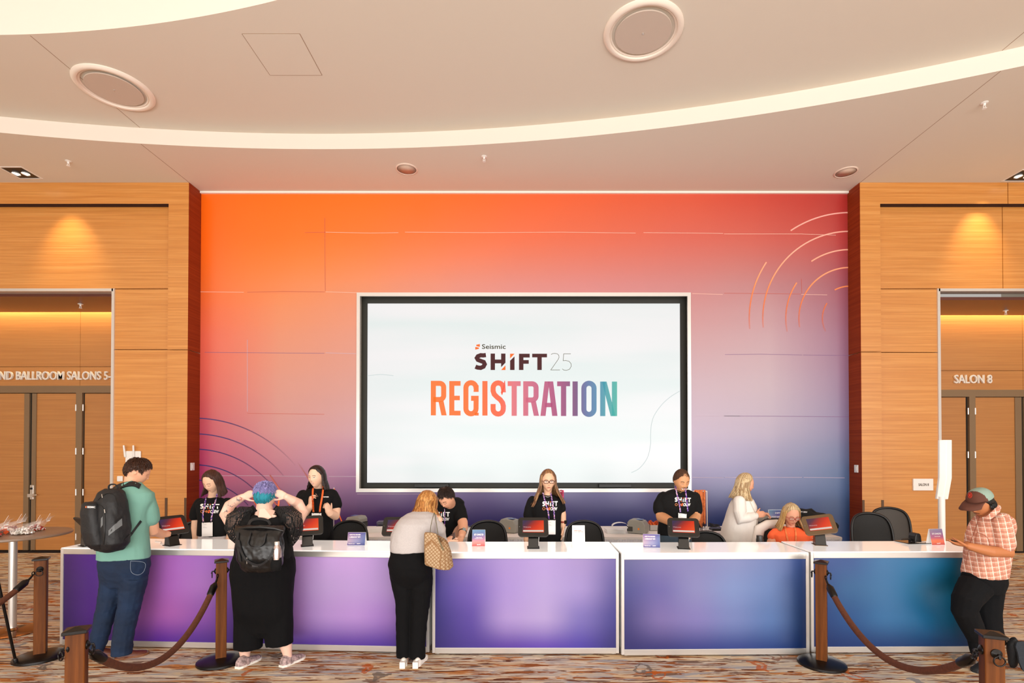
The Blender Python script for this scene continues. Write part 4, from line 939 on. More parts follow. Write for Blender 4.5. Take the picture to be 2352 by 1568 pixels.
def lanyard_box(u, v, label):
    Y = (H-ZT)*F/(v-1031)+.08; x = Xof(u, v, Y); t = thing('lanyard_box', label, 'box', (x, Y, ZT)); rnd = random.Random(5)
    MB().b2(x-.1, x+.1, Y-.08, Y-.075, ZT, ZT+.08).b2(x-.1, x+.1, Y+.075, Y+.08, ZT, ZT+.08).b2(x-.1, x-.095, Y-.08, Y+.08, ZT, ZT+.08).b2(x+.095, x+.1, Y-.08, Y+.08, ZT, ZT+.08).b2(x-.1, x+.1, Y-.08, Y+.08, ZT, ZT+.005).build('grey_box', M('grey_box', 'bdb9b4', .6), t)
    mb = MB()
    for i in range(26):
        p = V((x+rnd.uniform(-.08, .08), Y+rnd.uniform(-.05, .05), ZT+.06)); a = rnd.uniform(0, 6)
        mb.tube([p, p+V((.04*cos(a), .03*sin(a), rnd.uniform(.04, .08))), p+V((.07*cos(a+1), .04*sin(a+1), .01))], .008, 5, flat=(1, .3))
    mb.build('orange_lanyards', m_orl, t, smooth=True, kind='stuff')
lanyard_box(1505, 1218, 'small grey box of orange lanyards left of moustached man')
# lanyard rack right of the moustached man
def lanyard_rack(u0, u1, vt, vb, Y, label, mat, n, frame=True):
    x0, x1, zt, zb = Xof(u0, vt, Y), Xof(u1, vt, Y), Zof(vt, Y), Zof(vb, Y)
    t = thing('lanyard_rack', label, 'lanyard rack', ((x0+x1)/2, Y, ZT if frame else zb), 0)
    if frame:
        MB().tube([(x0-.02, Y, zt), (x1+.02, Y, zt)], .008, 8).tube([(x1+.02, Y, zt), (x1+.03, Y+.01, ZT)], .008, 8).tube([(x0-.02, Y, zt), (x0-.03, Y+.01, ZT)], .008, 8).b2(x0-.08, x1+.08, Y-.1, Y+.12, ZT, ZT+.01).build('white_frame', m_white, t, smooth='auto')
    else:
        MB().tube([(x0-.03, Y, zt), (x1+.0, Y, zt)], .006, 8).tube([(x0-.02, Y, zt), (x0-.02, Y, ZT)], .008, 8).b2(x0-.1, x0+.06, Y-.06, Y+.06, ZT, ZT+.01).build('stand', m_white, t, smooth='auto')
        t.location.z = ZT
        for c_ in t.children: c_.matrix_parent_inverse = parent_matrix(t).inverted()
    rnd = random.Random(n)
    for i in range(n):
        xx = x0+(x1-x0)*(i+.5)/n; yy = Y+rnd.uniform(-.03, .03); ze = zb+rnd.uniform(0, .12)
        l = MB().tube([(xx, yy, zt+.008), (xx+rnd.uniform(-.01, .01), yy-.01, (zt+ze)/2), (xx+rnd.uniform(-.012, .012), yy, ze+.05)], .013, 6, flat=(.3, 1), up=(0, 1, 0)).build('hanging_lanyard', mat, t, smooth=True)
        MB().tube([(xx, yy, ze+.05), (xx, yy, ze)], .006, 6).build('clip', M('black_clip', '1a1618', .3), l, smooth=True)
m_orp = M('orange_lanyard_pale', 'ff8448', .6, var=.3, vscale=30, emit=0)
lanyard_rack(1595, 1620, 1128, 1218, 7.2, 'white frame hung with many orange lanyards beside moustached man', m_orp, 16)
m_pkl = M('magenta_lanyard', 'c8446c', .6, var=.5, vscale=40)
lanyard_rack(1286, 1294, 1128, 1172, 7.35, 'small stand of magenta lanyards behind woman with glasses', m_pkl, 5, False)
t = thing('loose_lanyard', 'orange lanyard cord hanging behind woman with orange lanyard', 'lanyard', P(777, 1190, 7.2)); t.location.z = ZT
MB().tube([P(768, 1123, 7.3), P(769, 1150, 7.28), P(775, 1172, 7.25), P(786, 1200, 7.2), P(790, 1211, 7.2)], .009, 8, flat=(.3, 1)).build('cord', m_orl, t, smooth=True)
MB().tube([P(767, 1120, 7.33), V((P(767, 1120, 7.33).x, 7.33, ZT))], .006, 8).lathe([(.06, 0), (.06, .01)], (P(767, 1120, 7.33).x, 7.33, ZT), 20).build('wire_holder', m_alu, t, smooth='auto')
# cables behind the mesh chair, black headset
def tangle(u, v, col, label, seed):
    Y = min(7.9, (H-ZT)*F/(v-1031)+.15); x = Xof(u, v, Y); rnd = random.Random(seed); pts = [V((x+rnd.uniform(-.1, .1), Y+rnd.uniform(-.04, .04), ZT+.004+abs(rnd.gauss(0, .035)))) for i in range(16)]
    sm_ = []
    for i in range(len(pts)-1): sm_ += [pts[i].lerp(pts[i+1], k/4) for k in range(4)]
    t = thing('cable_tangle', label, 'cable', (x, Y, ZT)); MB().tube(sm_, .006, 6).build('cable', M('cable_'+col, col, .4), t, smooth=True)
tangle(1088, 1210, '1c2c4c', 'dark blue cable tangle behind mesh chair, right of bending man', 4); tangle(1640, 1212, '14161c', 'black cable tangle between lanyard rack and blonde woman', 9)
tag(MB().box(P(1648, 1218, 7.35)+V((0, 0, .02)), (.2, .14, .035)).build('card_terminal', m_black, bevel=.01), 'black box on table left of blonde woman', 'device')
# acrylic sign holder
a_, b_ = P(1766, 1171, 7.25), P(1806, 1209, 7.25)
t = thing('sign_holder', 'acrylic sign holder with purple sheet left of seated woman', 'sign', ((a_.x+b_.x)/2, 7.25, ZT))
MB().b2(a_.x-.008, b_.x+.008, 7.25, 7.262, ZT, a_.z+.006).b2(a_.x-.008, b_.x+.008, 7.2, 7.33, ZT, ZT+.006).build('acrylic_stand', M('clear_acrylic', 'c8d4e0', .1, spec=.8), t, bevel=.002)
color_grid('printed_sheet', (a_.x, 7.247, a_.z), (b_.x, 7.247, a_.z), (a_.x, 7.247, ZT+.02), (b_.x, 7.247, ZT+.02), [['5c84a0', '44548c', '3c3c80'], ['8c94b8', '5c4888', '50387c'], ['b49cc0', '7c5498', '6c3c8c'], ['b08cb8', '9450a0', '8c3c94']], m_cardp, t, 8, 8)
for tx, zz, w_, h_ in (('SHIFT', .86, .3, .05), ('PLEASE HAVE YOUR', .7, .7, .06), ('QR CODE READY', .6, .66, .06), ('Name badge', .45, .3, .03), ('Check in here', .33, .35, .03)):
    if tx == 'QR CODE READY': tx = 'EMAIL READY'
    hh = a_.z-ZT; ww = b_.x-a_.x; g = text_box(tx, (a_.x+b_.x)/2-w_*ww/2, ZT+hh*zz, w_*ww, h_*hh, .02); flat_mesh('printed_words', g, lambda x_, z_: (x_, 7.245, z_), m_cwhite, t)
# ================================================================ CHAIRS
m_mesh = M('black_chair_mesh', '1c1c1c', .7, bump=.3, bscale=300); m_cf = M('black_chair_frame', '0e0e10', .35)
def build_chair(mesh_mat, label, group=True):
    t = thing('task_chair', label, 'office chair', (0, 0, 0), 0, 'mesh task chairs' if group else None); B = local(t)
    def bk(a, z): # curved back shell
        return V((a*.235, .22+.05*(1-a*a)+(z-.5)*.16, z))
    out = []
    n = 40
    for i in range(n+1):
        a = pi*i/n; out.append((cos(a), .62+.455*sin(a)**.8 if 0 < i < n else .62))
    # outline of the backrest: rounded top, narrower foot
    prof = [(-.72, .52), (-.9, .6), (-1, .72), (-1, .86), (-.94, .97), (-.78, 1.05), (-.5, 1.09), (-.2, 1.105), (0, 1.108), (.2, 1.105), (.5, 1.09), (.78, 1.05), (.94, .97), (1, .86), (1, .72), (.9, .6), (.72, .52), (0, .49), (-.72, .52)]
    B(MB().tube(smooth([bk(a, z) for a, z in prof], 4), .017, 10), 'back_frame', m_cf, smooth=True)
    rows = []
    for i in range(13):
        z = .50+.6*i/12; hw = 1.0
        for (a0, z0_), (a1, z1_) in zip(prof[:8], prof[1:9]):
            if z0_ <= z <= z1_: hw = abs(a0+(a1-a0)*(z-z0_)/max(1e-6, z1_-z0_))
        if z < .52: hw = .7
        rows.append([bk(hw*(-1+2*j/14), z)+V((0, 0.004, 0)) for j in range(15)])
    B(MB().rings(rows, cap=False, closed=False).rings([[p+V((0, .006, 0)) for p in r_] for r_ in rows], cap=False, closed=False), 'mesh_back', mesh_mat, smooth=True)
    B(MB().tube([(0, .30, .62), (0, .29, .5), (0, .2, .42), (0, .05, .40)], [.02, .024, .024, .03], 10, flat=(1, 1.6)), 'back_spine', m_cf, smooth=True)
    B(MB().prism(rrect(.48, .46, .09), lambda x, y, k: V((x, y, .44+k-.015*abs(x)*0)), .06), 'seat', mesh_mat, bevel=.02)
    for s in (-1, 1):
        a = B(MB().tube([(s*.27, .08, .44), (s*.3, .08, .5), (s*.3, .08, .66)], .017, 8), 'arm_support', m_cf, smooth=True)
        local(a)(MB().prism(rrect(.085, .25, .03), lambda x, y, k: V((s*.3+x, y+.04, .66+k)), .028), 'arm_pad', m_cf, bevel=.008)
    B(MB().tube([(0, 0, .44), (0, 0, .12)], .028, 12, dome=False), 'gas_column', m_cf, smooth=True)
    for k in range(5):
        a = 2*pi*k/5+.3; e_ = V((.3*cos(a), .3*sin(a), .075)); l = B(MB().tube([(0, 0, .11), e_], [.026, .016], 8), 'base_leg', m_cf, smooth=True)
        local(l)(MB().lathe([(.0, -.02), (.028, -.018), (.028, .018), (.0, .02)], e_-V((0, 0, .045)), 14, rot=Matrix.Rotation(pi/2, 3, 'X') @ Matrix.Identity(3)), 'caster', m_cf, smooth='auto')
    return t
ch0 = build_chair(m_mesh, 'black mesh chair between woman with orange lanyard and first purple card')
ch0.location = (Xof(797, 1200, 6.45), 6.23, -.0)
def lift(c_, dz):
    for k_ in c_.children:
        if k_.name.split('.')[0] not in ('base_leg', 'gas_column'): k_.location.z += dz
lift(ch0, -.075)
for u, Y, dz, rz, lab in ((1120, 6.45, 0, .02, 'black mesh chair behind blue and red card'), (1342, 6.45, .0, -.03, 'black mesh chair behind tall white card'), (1636, 5.98, -.06, .1, 'low black mesh chair between moustached man and blonde woman'), (2002, 6.5, .095, -.15, 'black chair behind teal counter, nearer of the two by right pillar'), (446, 6.5, .0, 0, 'black mesh chair behind brown-haired woman, mostly hidden'), (1792, 6.42, .03, .05, 'black chair draped with white jacket')):
    c_ = dup(ch0, (Xof(u, 1200, Y), Y-.22, 0), rz, lab)
    if dz: lift(c_, dz)
g_ch = build_chair(M('grey_chair_mesh', '4a4540', .6, bump=.3, bscale=300), 'dark grey mesh chair, farther of the two by right pillar', True)
g_ch.location = (Xof(2034, 1180, 7.3), 7.08, 0); g_ch.rotation_euler = (0, 0, -.35)
q = P(2098, 1238, 5.48); t = thing('counter_device', 'small black device with side wing at the back of teal counter', 'device', (q.x, 5.46, CH)); B = local(t)
B(MB().rings([[V((x*s_, y*.05, z)) for x, y in ((-.035, -1), (.035, -1), (.035, 1), (-.035, 1))] for z, s_ in ((0, 1), (.02, 1.05), (.07, .9), (.1, .55))]), 'device_body', m_black, bevel=.01)
B(MB().tube([(-.03, 0, .03), (-.08, 0, .035), (-.13, .0, .03)], [.016, .014, .01], 8, flat=(.6, 1)), 'side_wing', m_black, smooth=True)
# white jacket over a chair
t = thing('draped_jacket', 'white jacket draped over chair between blonde and seated women', 'jacket', P(1765, 1215, 6.2)); 
fo = MB(); base = [P(1738, 1245, 6.2), P(1745, 1214, 6.2), P(1762, 1204, 6.22), P(1785, 1203, 6.3), P(1800, 1206, 6.4)]
fo.tube(base, [.045, .048, .042, .042, .036], 16, flat=(1, 1.3)); fo.tube([base[0]+V((0, 0, 0)), base[0]+V((.01, .02, -.35))], [.045, .055], 16)
fo.build('cloth', M('white_knit', 'f0e6de', .85, bump=.2, bscale=30), t, smooth=True)
# hoodies piled on the table
t = thing('folded_hoodies', 'heap of black hoodies on table behind seated woman', 'clothes', P(1868, 1215, 7.4)); t.location.z = ZT
for i, (u0, v0, u1, v1, r_) in enumerate(((1835, 1190, 1900, 1200, .13), (1840, 1180, 1890, 1190, .11), (1850, 1200, 1910, 1208, .12), (1842, 1176, 1870, 1180, .07), (1836, 1213, 1906, 1214, .11), (1842, 1203, 1902, 1206, .13))):
    p0, p1 = P(u0, v0, 7.42), P(u1, v1, 7.42); pts = [p0.lerp(p1, k/4)+V((0, .03*sin(i+k*2), .02*sin(k*1.7+i))) for k in range(5)]
    pts = [V((p.x, p.y, max(p.z, ZT+r_*.6))) for p in pts]
    MB().tube(pts, [r_*.8, r_, r_*.95, r_, r_*.7], 14, flat=(.7, 1)).build('hoodie', M('black_fleece', '121212', .9, bump=.5, bscale=18), t, smooth=True)
g = text_box('SHIFT CREW', 0, 0, .12, .018, .02); q = P(1838, 1177, 7.2); flat_mesh('white_print', g, lambda x_, z_: (q.x+x_, 7.24, q.z+z_-.05*x_), m_cwhite, t)
tag(MB().lathe([(.034, 0), (.038, .01), (.038, .16), (.034, .17), (.034, .2), (.0, .205)], (Xof(1745, 1240, 5.7), 5.7, .8), 20).build('tumbler', M('dark_tumbler', '3a3836', .35), smooth='auto'), 'dark drinks tumbler behind counter between blonde and seated women', 'bottle')
tag(MB().b2(Xof(1728, 1240, 5.6), Xof(1758, 1240, 5.6), 5.58, 5.9, .775, .8).b2(Xof(1738, 1240, 5.6), Xof(1750, 1240, 5.6), 5.7, 5.75, 0, .775).build('side_shelf', m_frost), 'small white shelf behind counter holding tumbler', 'shelf')
# white floor-standing mast on the right
Yp = 6.35; t = thing('antenna_mast', 'tall white floor-standing mast with angled head behind teal counter', 'mast', (Xof(2163, 1200, Yp), Yp, 0))
xx = Xof(2163, 1200, Yp); MB().tube([(xx, Yp, 0), (xx, Yp, Zof(1140, Yp))], .036, 20, flat=(1, 1), dome=False).build('pole', m_white, t, smooth='auto')
def sec(u0, u1, v, dy):
    z = Zof(v, Yp); a, b_ = Xof(u0, v, Yp), Xof(u1, v, Yp); m_ = a+(b_-a)*.42
    return [V((a, Yp+dy, z)), V((m_, Yp+dy-.04, z)), V((b_, Yp+dy-.03, z)), V((b_, Yp+dy+.03, z)), V((a, Yp+dy+.03, z))]
MB().rings([sec(2158, 2182, 1010, .0), sec(2158, 2182, 1097, .0), sec(2153, 2175, 1146, .01)]).build('antenna_head', m_white, t, bevel=.006)
MB().lathe([(.2, 0), (.2, .015), (.04, .03)], (xx, Yp, 0), 32).build('base_plate', m_white, t, smooth='auto')
# ================================================================ PEOPLE
CAM = V((0, 0, H))
def remesh(mb, voxel, it=3, fac=.5):
    me = mb.mesh(); bm = bmesh.new(); bm.from_mesh(me); bmesh.ops.recalc_face_normals(bm, faces=bm.faces); bm.to_mesh(me); bm.free()
    ob = bpy.data.objects.new('r', me); COL.objects.link(ob)
    r = ob.modifiers.new('r', 'REMESH'); r.mode = 'VOXEL'; r.voxel_size = voxel; r.adaptivity = 0
    s = ob.modifiers.new('s', 'SMOOTH'); s.factor = fac; s.iterations = it
    dg = bpy.context.evaluated_depsgraph_get(); out = bpy.data.meshes.new_from_object(ob.evaluated_get(dg))
    bpy.data.objects.remove(ob); bpy.data.meshes.remove(me)
    return out
def folds(me, amp=.006, sc=(9, 9, 5), seed=0, z0=None):
    ns = [v.normal.copy() for v in me.vertices]
    for v, n in zip(me.vertices, ns):
        q = V((v.co.x*sc[0]+seed, v.co.y*sc[1], v.co.z*sc[2]+v.co.x*4))
        k = noise.noise(q)+.5*noise.noise(q*2.3)
        v.co += n*amp*k
    me.update()
def g2(x, z, x0, z0, sx, sz): return math.exp(-((x-x0)/sx)**2-((z-z0)/sz)**2)
def head_pt(d, fem=0.0, full=0.0):
    x, y, z = d
    a, b, c = .325+full*.03, .40, .5
    t = min(1, max(0, (-z-.05)/.95)); t = t*t*(3-2*t)
    yy = y if y > 0 else -abs(y)**.85
    px, py, pz = a*x, b*yy, c*z
    px *= 1-(.30+.06*fem-full*.25)*t
    if y > 0: py *= 1-.5*t; py += .035*(1-t)
    if y < .2:
        w_ = min(1, (.2-y)/.5)
        X, Z = px, pz; f = 0
        f -= .035*g2(X, Z, 0, -.02, .028, .085)+(.085-.015*fem)*g2(X, Z, 0, -.125, .036, .042)+.02*g2(abs(X), Z, .035, -.14, .022, .022)
        f += .04*g2(abs(X), Z, .125, .005, .062, .042)
        f -= .018*g2(abs(X), Z, .10, .08, .085, .03)*(1-.5*fem)
        f -= .020*g2(X, Z, 0, -.245, .065, .02)+.022*g2(X, Z, 0, -.292, .055, .02)
        f += .012*g2(X, Z, 0, -.345, .08, .02)
        f -= .035*g2(X, Z, 0, -.43, .075, .05)
        f -= .014*g2(abs(X), Z, .17, -.12, .07, .08)
        py += f*w_
    return V((px, py, pz))
def sph(nu=52, nv=44):
    rs = []
    for i in range(1, nv):
        q = -pi/2+pi*i/nv
        rs.append([V((cos(q)*sin(2*pi*j/nu), -cos(q)*cos(2*pi*j/nu), sin(q))) for j in range(nu)])
    return rs
m_eyew = M('eye_white', 'f0ece6', .2); m_dark = M('eye_dark', '2a1a12', .3); m_teeth = M('teeth', 'f8f4ee', .3)
m_lens = M('spectacle_glass', 'f4f0ec', .05, alpha=.12)
class Person:
    def __init__(s, label, Y0, skin='e6b596', u=None, vfoot=None, voxel=.0052):
        s.Y = Y0; s.k = Y0/F; s.B = {}; s.vox = voxel
        s.root = thing('person', label, 'person', (Xof(u, 1200, Y0), Y0, 0)); s.inv = parent_matrix(s.root).inverted()
        s.skin = M('skin_'+skin, skin, .55, bump=.04, bscale=90, spec=.4)
    def mb(s, k):
        if k not in s.B: s.B[k] = MB()
        return s.B[k]
    def p(s, u, v, dy=0): return P(u, v, s.Y+dy)
    def limb(s, key, pts, flat=None, up=None, n=14, dome=None):
        s.mb(key).tube([s.p(u, v, dy) for u, v, dy, r in pts], [r*s.k for _, _, _, r in pts], n, flat=flat, up=up, dome=(key != 'pants') if dome is None else dome); return s
    def torso(s, key, secs, yaw=0, ex=2.5, n=28):
        """secs: u, v, half-width px, half-depth m, dy"""
        rs = []
        X_ = V((cos(yaw), sin(yaw), 0)); Y_ = V((-sin(yaw), cos(yaw), 0))
        for u, v, hw, hd, dy in secs:
            c = s.p(u, v, dy); r = []
            for j in range(n):
                a = 2*pi*j/n; ca, sa = cos(a), sin(a)
                r.append(c+X_*(hw*s.k*math.copysign(abs(ca)**(2/ex), ca))+Y_*(hd*math.copysign(abs(sa)**(2/ex), sa)))
            rs.append(r)
        s.mb(key).rings(rs); return s
    def head(s, u, v, dy, hgt=.232, yaw=0, pitch=0, roll=0, fem=0, full=0, ears=True):
        s.hc = s.p(u, v, dy); s.hs = hgt; s.hf = (fem, full)
        s.R = Matrix.Rotation(radians(yaw), 3, 'Z') @ Matrix.Rotation(radians(pitch), 3, 'X') @ Matrix.Rotation(radians(roll), 3, 'Y')
        m = s.mb('skin')
        m.rings([[s.hc+s.R @ (head_pt(d, fem, full)*hgt) for d in r] for r in sph()])
        if ears:
            for sx in (-1, 1):
                m.ball(s.h(sx*.325, .03, -.04), [hgt*.028, hgt*.05, hgt*.085], 14, rot=s.R @ Matrix.Rotation(sx*.3, 3, 'Z'))
        return s
    def h(s, x, y, z): return s.hc+s.R @ (V((x, y, z))*s.hs)
    def neck(s, u, v, dy, r, r2=None):
        s.mb('skin').tube([s.h(0, .07, -.22), s.p(u, v, dy), s.p(u, v+14, dy)], [s.hs*.24, (r)*s.k, (r2 or r*1.2)*s.k], 16); return s
    def hand(s, W, d, nrm, side=1, sc=1.0, curl=.35, thumb=.6, spread=.06, thumb_curl=.2):
        """side: which way the thumb leaves; nrm points out of the palm"""
        W = V(W); d = V(d).normalized(); nrm = V(nrm); nrm = (nrm-d*nrm.dot(d)).normalized(); sd = d.cross(nrm)*side
        m = s.mb('skin'); K = W+d*.088*sc
        m.tube([W-d*.01, W+d*.03*sc, K-d*.015*sc, K], [.027*sc, .036*sc, .041*sc, .038*sc], 14, flat=(.42, 1), up=nrm)
        for i, (o, L_) in enumerate(((.030, .072), (.010, .082), (-.010, .077), (-.029, .060))):
            b = K+sd*o*sc-d*abs(o)*.2; dirv = (d+sd*o*spread*20).normalized(); pts = [b-dirv*.01*sc, b]; c = curl*(.8+.15*i)
            for j, f in enumerate((.45, .32, .23)):
                a = c*(j+1)*.75; dv = dirv*cos(a)+nrm*sin(a); pts.append(pts[-1]+dv*L_*f*sc)
            m.tube(pts, [.0095*sc, .0092*sc, .0085*sc, .0078*sc, .0068*sc], 8)
        b = W+d*.028*sc+sd*.026*sc; dv = (d*.65+sd*thumb+nrm*.25).normalized(); p2 = b+dv*.036*sc; dv2 = (dv+d*.3+nrm*thumb_curl).normalized()
        m.tube([b, p2, p2+dv2*.03*sc, p2+dv2*.03*sc+(dv2+d*.2).normalized()*.02*sc], [.013*sc, .0115*sc, .0098*sc, .0078*sc], 8); return s
    def finish_body(s, it=2):
        me = remesh(s.B['skin'], s.vox, it)
        s.body = put('body', me, s.skin, None); s.adopt(s.body); s.bvh = BVHTree.FromPolygons([v.co for v in me.vertices], [p.vertices for p in me.polygons]); return s
    def adopt(s, o, par=None):
        o.parent = par or s.root; o.matrix_parent_inverse = s.inv if par is None else Matrix.Identity(4); return o
    def cloth(s, key, name, mat, voxel=.0075, it=4, amp=.005, sc=(9, 9, 5), **kw):
        me = remesh(s.B[key], voxel, it); 
        if amp: folds(me, amp, sc, seed=hash(name) % 7 + s.Y*3)
        o = put(name, me, mat, None, **kw); s.adopt(o)
        o['_'] = 0; del o['_']
        cb = BVHTree.FromPolygons([v.co for v in me.vertices], [p.vertices for p in me.polygons])
        bv = s.body.data.vertices; nv_ = len(bv); dd = np.zeros((nv_, 3))      # skin stays under the cloth that covers it
        lo = np.array([v.co for v in me.vertices]); l0, l1 = lo.min(0)-.01, lo.max(0)+.01
        for i, v in enumerate(bv):
            c = v.co
            if not (l0[0] < c.x < l1[0] and l0[1] < c.y < l1[1] and l0[2] < c.z < l1[2]): continue
            l_, n_, _, d_ = cb.find_nearest(c, .014)
            if l_ is not None and n_.dot(v.normal) > .8 and (c-l_).dot(n_) > -.006: dd[i] = l_-n_*.010-c
        ed = np.empty(len(s.body.data.edges)*2, int); s.body.data.edges.foreach_get('vertices', ed); ed = ed.reshape(-1, 2)
        cnt = np.bincount(ed.ravel(), minlength=nv_)[:, None]+1
        for _ in range(3):
            ac = dd.copy(); np.add.at(ac, ed[:, 0], dd[ed[:, 1]]); np.add.at(ac, ed[:, 1], dd[ed[:, 0]]); dd = ac/cnt
        co_ = np.array([v.co for v in bv])+dd; bv.foreach_set('co', co_.ravel()); s.body.data.update()
        setattr(s, key+'_o', o); setattr(s, key+'_b', BVHTree.FromPolygons([v.co for v in me.vertices], [p.vertices for p in me.polygons])); return o
    def solid(s, mbx, name, mat, par=None, smooth=True, **kw):
        me = mbx.mesh(); bm = bmesh.new(); bm.from_mesh(me); bmesh.ops.recalc_face_normals(bm, faces=bm.faces); bm.to_mesh(me); bm.free()
        o = put(name, me, mat, None, bool(smooth), **kw)
        if smooth == 'auto': me.set_sharp_from_angle(angle=radians(35))
        return s.adopt(o, par)
    # marks lying on a surface
    def face_decal(s, name, geo, mat, off=.0016, par=None):
        vs, fs = geo; d = s.R @ V((0, 1, 0)); out = []
        for x, z in vs:
            o_ = s.h(x, -1.2, z); hit = s.bvh.ray_cast(o_, d)[0]
            out.append((hit if hit is not None else s.h(x, -.38, z))-d*off)
        me = bpy.data.meshes.new(name); me.from_pydata([tuple(q) for q in out], [], fs); me.update()
        o = put(name, me, mat, None, False); return s.adopt(o, par or None)
    def cast(s, bvhs, u, v, off=.004, fb=None):
        best = None
        d = (P(u, v, 8)-CAM).normalized()
        for b in bvhs:
            hit = b.ray_cast(CAM, d)
            if hit[0] is not None and (best is None or hit[3] < best[1]): best = (hit[0], hit[3])
        if best is None: return P(u, v, fb if fb else s.Y)
        return best[0]-d*off
    def decal(s, name, geo, mat, bvhs, off=.004, fb=None, **kw):
        vs, fs = geo; me = bpy.data.meshes.new(name)
        me.from_pydata([tuple(s.cast(bvhs, x, y, off, fb)) for x, y in vs], [], fs); me.update()
        o = put(name, me, mat, None, False, **kw); return s.adopt(o)
    def strap(s, name, pts, wpx, mat, bvhs, off=.006, fb=None, thick=.0025, sub=5, root=None, **kw):
        path = []
        path = [tuple(q_) for q_ in smooth(pts, sub)]; vs, fs = stroke(path, wpx)
        o = s.decal(name, (vs, fs), mat, bvhs, off, fb, **kw)
        m = o.modifiers.new('thick', 'SOLIDIFY'); m.thickness = thick; m.offset = 0
        if root is not None: o.parent = root; o.matrix_parent_inverse = parent_matrix(root).inverted()
        return o
    def face(s, brow='4a3020', lip='c46a60', eyes='open', mouth='closed', bw=.017, gaze=(0, 0), sex=0, beard=None, must=None):
        mb_ = M('brow_'+brow, brow, .8); ml_ = M('lip_'+lip, lip, .4)
        for sx, n_ in ((1, 'eyebrow'), (-1, 'eyebrow')):
            s.face_decal(n_, stroke([(sx*.055, .078), (sx*.10, .10), (sx*.15, .10), (sx*.20, .072)], bw), mb_)
            if eyes == 'open':
                al = [(.075, -.004), (.10, .014), (.13, .019), (.16, .012), (.182, -.006), (.16, -.018), (.13, -.021), (.10, -.016)]
                s.face_decal('eye', poly(*[(sx*x, z) for x, z in al]), m_eyew, .0018)
                s.face_decal('iris', poly(*[(sx*.128+gaze[0]+.019*cos(a), gaze[1]+.019*sin(a)) for a in [2*pi*i/10 for i in range(10)]]), m_dark, .0026)
                s.face_decal('eyelash', stroke([(sx*.07, -.004), (sx*.10, .018), (sx*.13, .024), (sx*.165, .016), (sx*.19, -.002)], .009), m_dark, .0028)
            else:
                s.face_decal('eyelash', stroke([(sx*.068, -.012), (sx*.10, -.028), (sx*.13, -.032), (sx*.165, -.024), (sx*.192, -.006)], .011), m_dark, .002)
        if mouth == 'smile':
            s.face_decal('teeth', poly((-.125, -.232), (-.06, -.25), (0, -.255), (.06, -.25), (.125, -.232), (.09, -.283), (.04, -.305), (-.04, -.305), (-.09, -.283)), m_teeth, .003)
            s.face_decal('lip', merge(stroke([(-.14, -.222), (-.06, -.242), (0, -.247), (.06, -.242), (.14, -.222)], .014), stroke([(-.135, -.23), (-.09, -.292), (0, -.322), (.09, -.292), (.135, -.23)], .02)), ml_, .002)
        elif mouth == 'talk':
            s.face_decal('teeth', poly((-.055, -.255), (0, -.262), (.055, -.255), (.035, -.28), (-.035, -.28)), m_teeth, .003)
            s.face_decal('lip', merge(stroke([(-.075, -.25), (0, -.245), (.075, -.25)], .016), stroke([(-.07, -.256), (-.03, -.292), (.03, -.292), (.07, -.256)], .018)), ml_, .002)
        else:
            s.face_decal('lip', merge(poly((-.085, -.268), (-.03, -.248), (0, -.253), (.03, -.248), (.085, -.268), (0, -.272)), poly((-.08, -.271), (0, -.274), (.08, -.271), (.04, -.30), (-.04, -.30))), ml_, .0016)
            s.face_decal('mouth_line', stroke([(-.088, -.268), (0, -.273), (.088, -.268)], .005), M('mouth_line', '6a3028', .6), .002)
        for sx in (-1, 1): s.face_decal('nostril_shade', poly(*[(sx*.024+.011*cos(a), -.168+.006*sin(a)) for a in [2*pi*i/8 for i in range(8)]]), M('nostril_shade', '5a2c20', .8), .0015)  # dark dots painted for the shade inside the nose
        if must: s.face_decal('moustache', stroke([(-.105, -.232), (-.05, -.208), (0, -.204), (.05, -.208), (.105, -.232)], .024), M('must', must, .9, bump=.6, bscale=300), .002)
        if beard: s.face_decal('stubble', merge(stroke([(-.09, -.33), (-.05, -.36), (0, -.37), (.05, -.36), (.09, -.33)], .05)), M('stubble', beard, .9, alpha=.5), .0015)
        return s
    def glasses(s, col='5a2a20', w_=.14, hh=.068):
        m = M('spectacle_'+col, col, .25); b = MB(); ln = MB()
        for sx in (-1, 1):
            c = sx*.132; ring = [s.h(c+w_*.82*math.copysign(abs(cos(a))**.7, cos(a)), -.445+abs(c+w_*.8*cos(a))**2*.9, -.004+hh*math.copysign(abs(sin(a))**.7, sin(a))) for a in [2*pi*i/20 for i in range(21)]]
            b.tube(ring, .003, 6, dome=False); ln.add(ring[:-1], [tuple(range(20))])
            b.tube([s.h(sx*.235, -.405, .02), s.h(sx*.33, -.25, .02), s.h(sx*.345, .04, .0)], .0022, 6)
        b.tube([s.h(-.03, -.46, .01), s.h(0, -.47, .016), s.h(.03, -.46, .01)], .0024, 6)
        o = s.solid(b, 'spectacles', m); s.solid(ln, 'lens', m_lens, o); return s
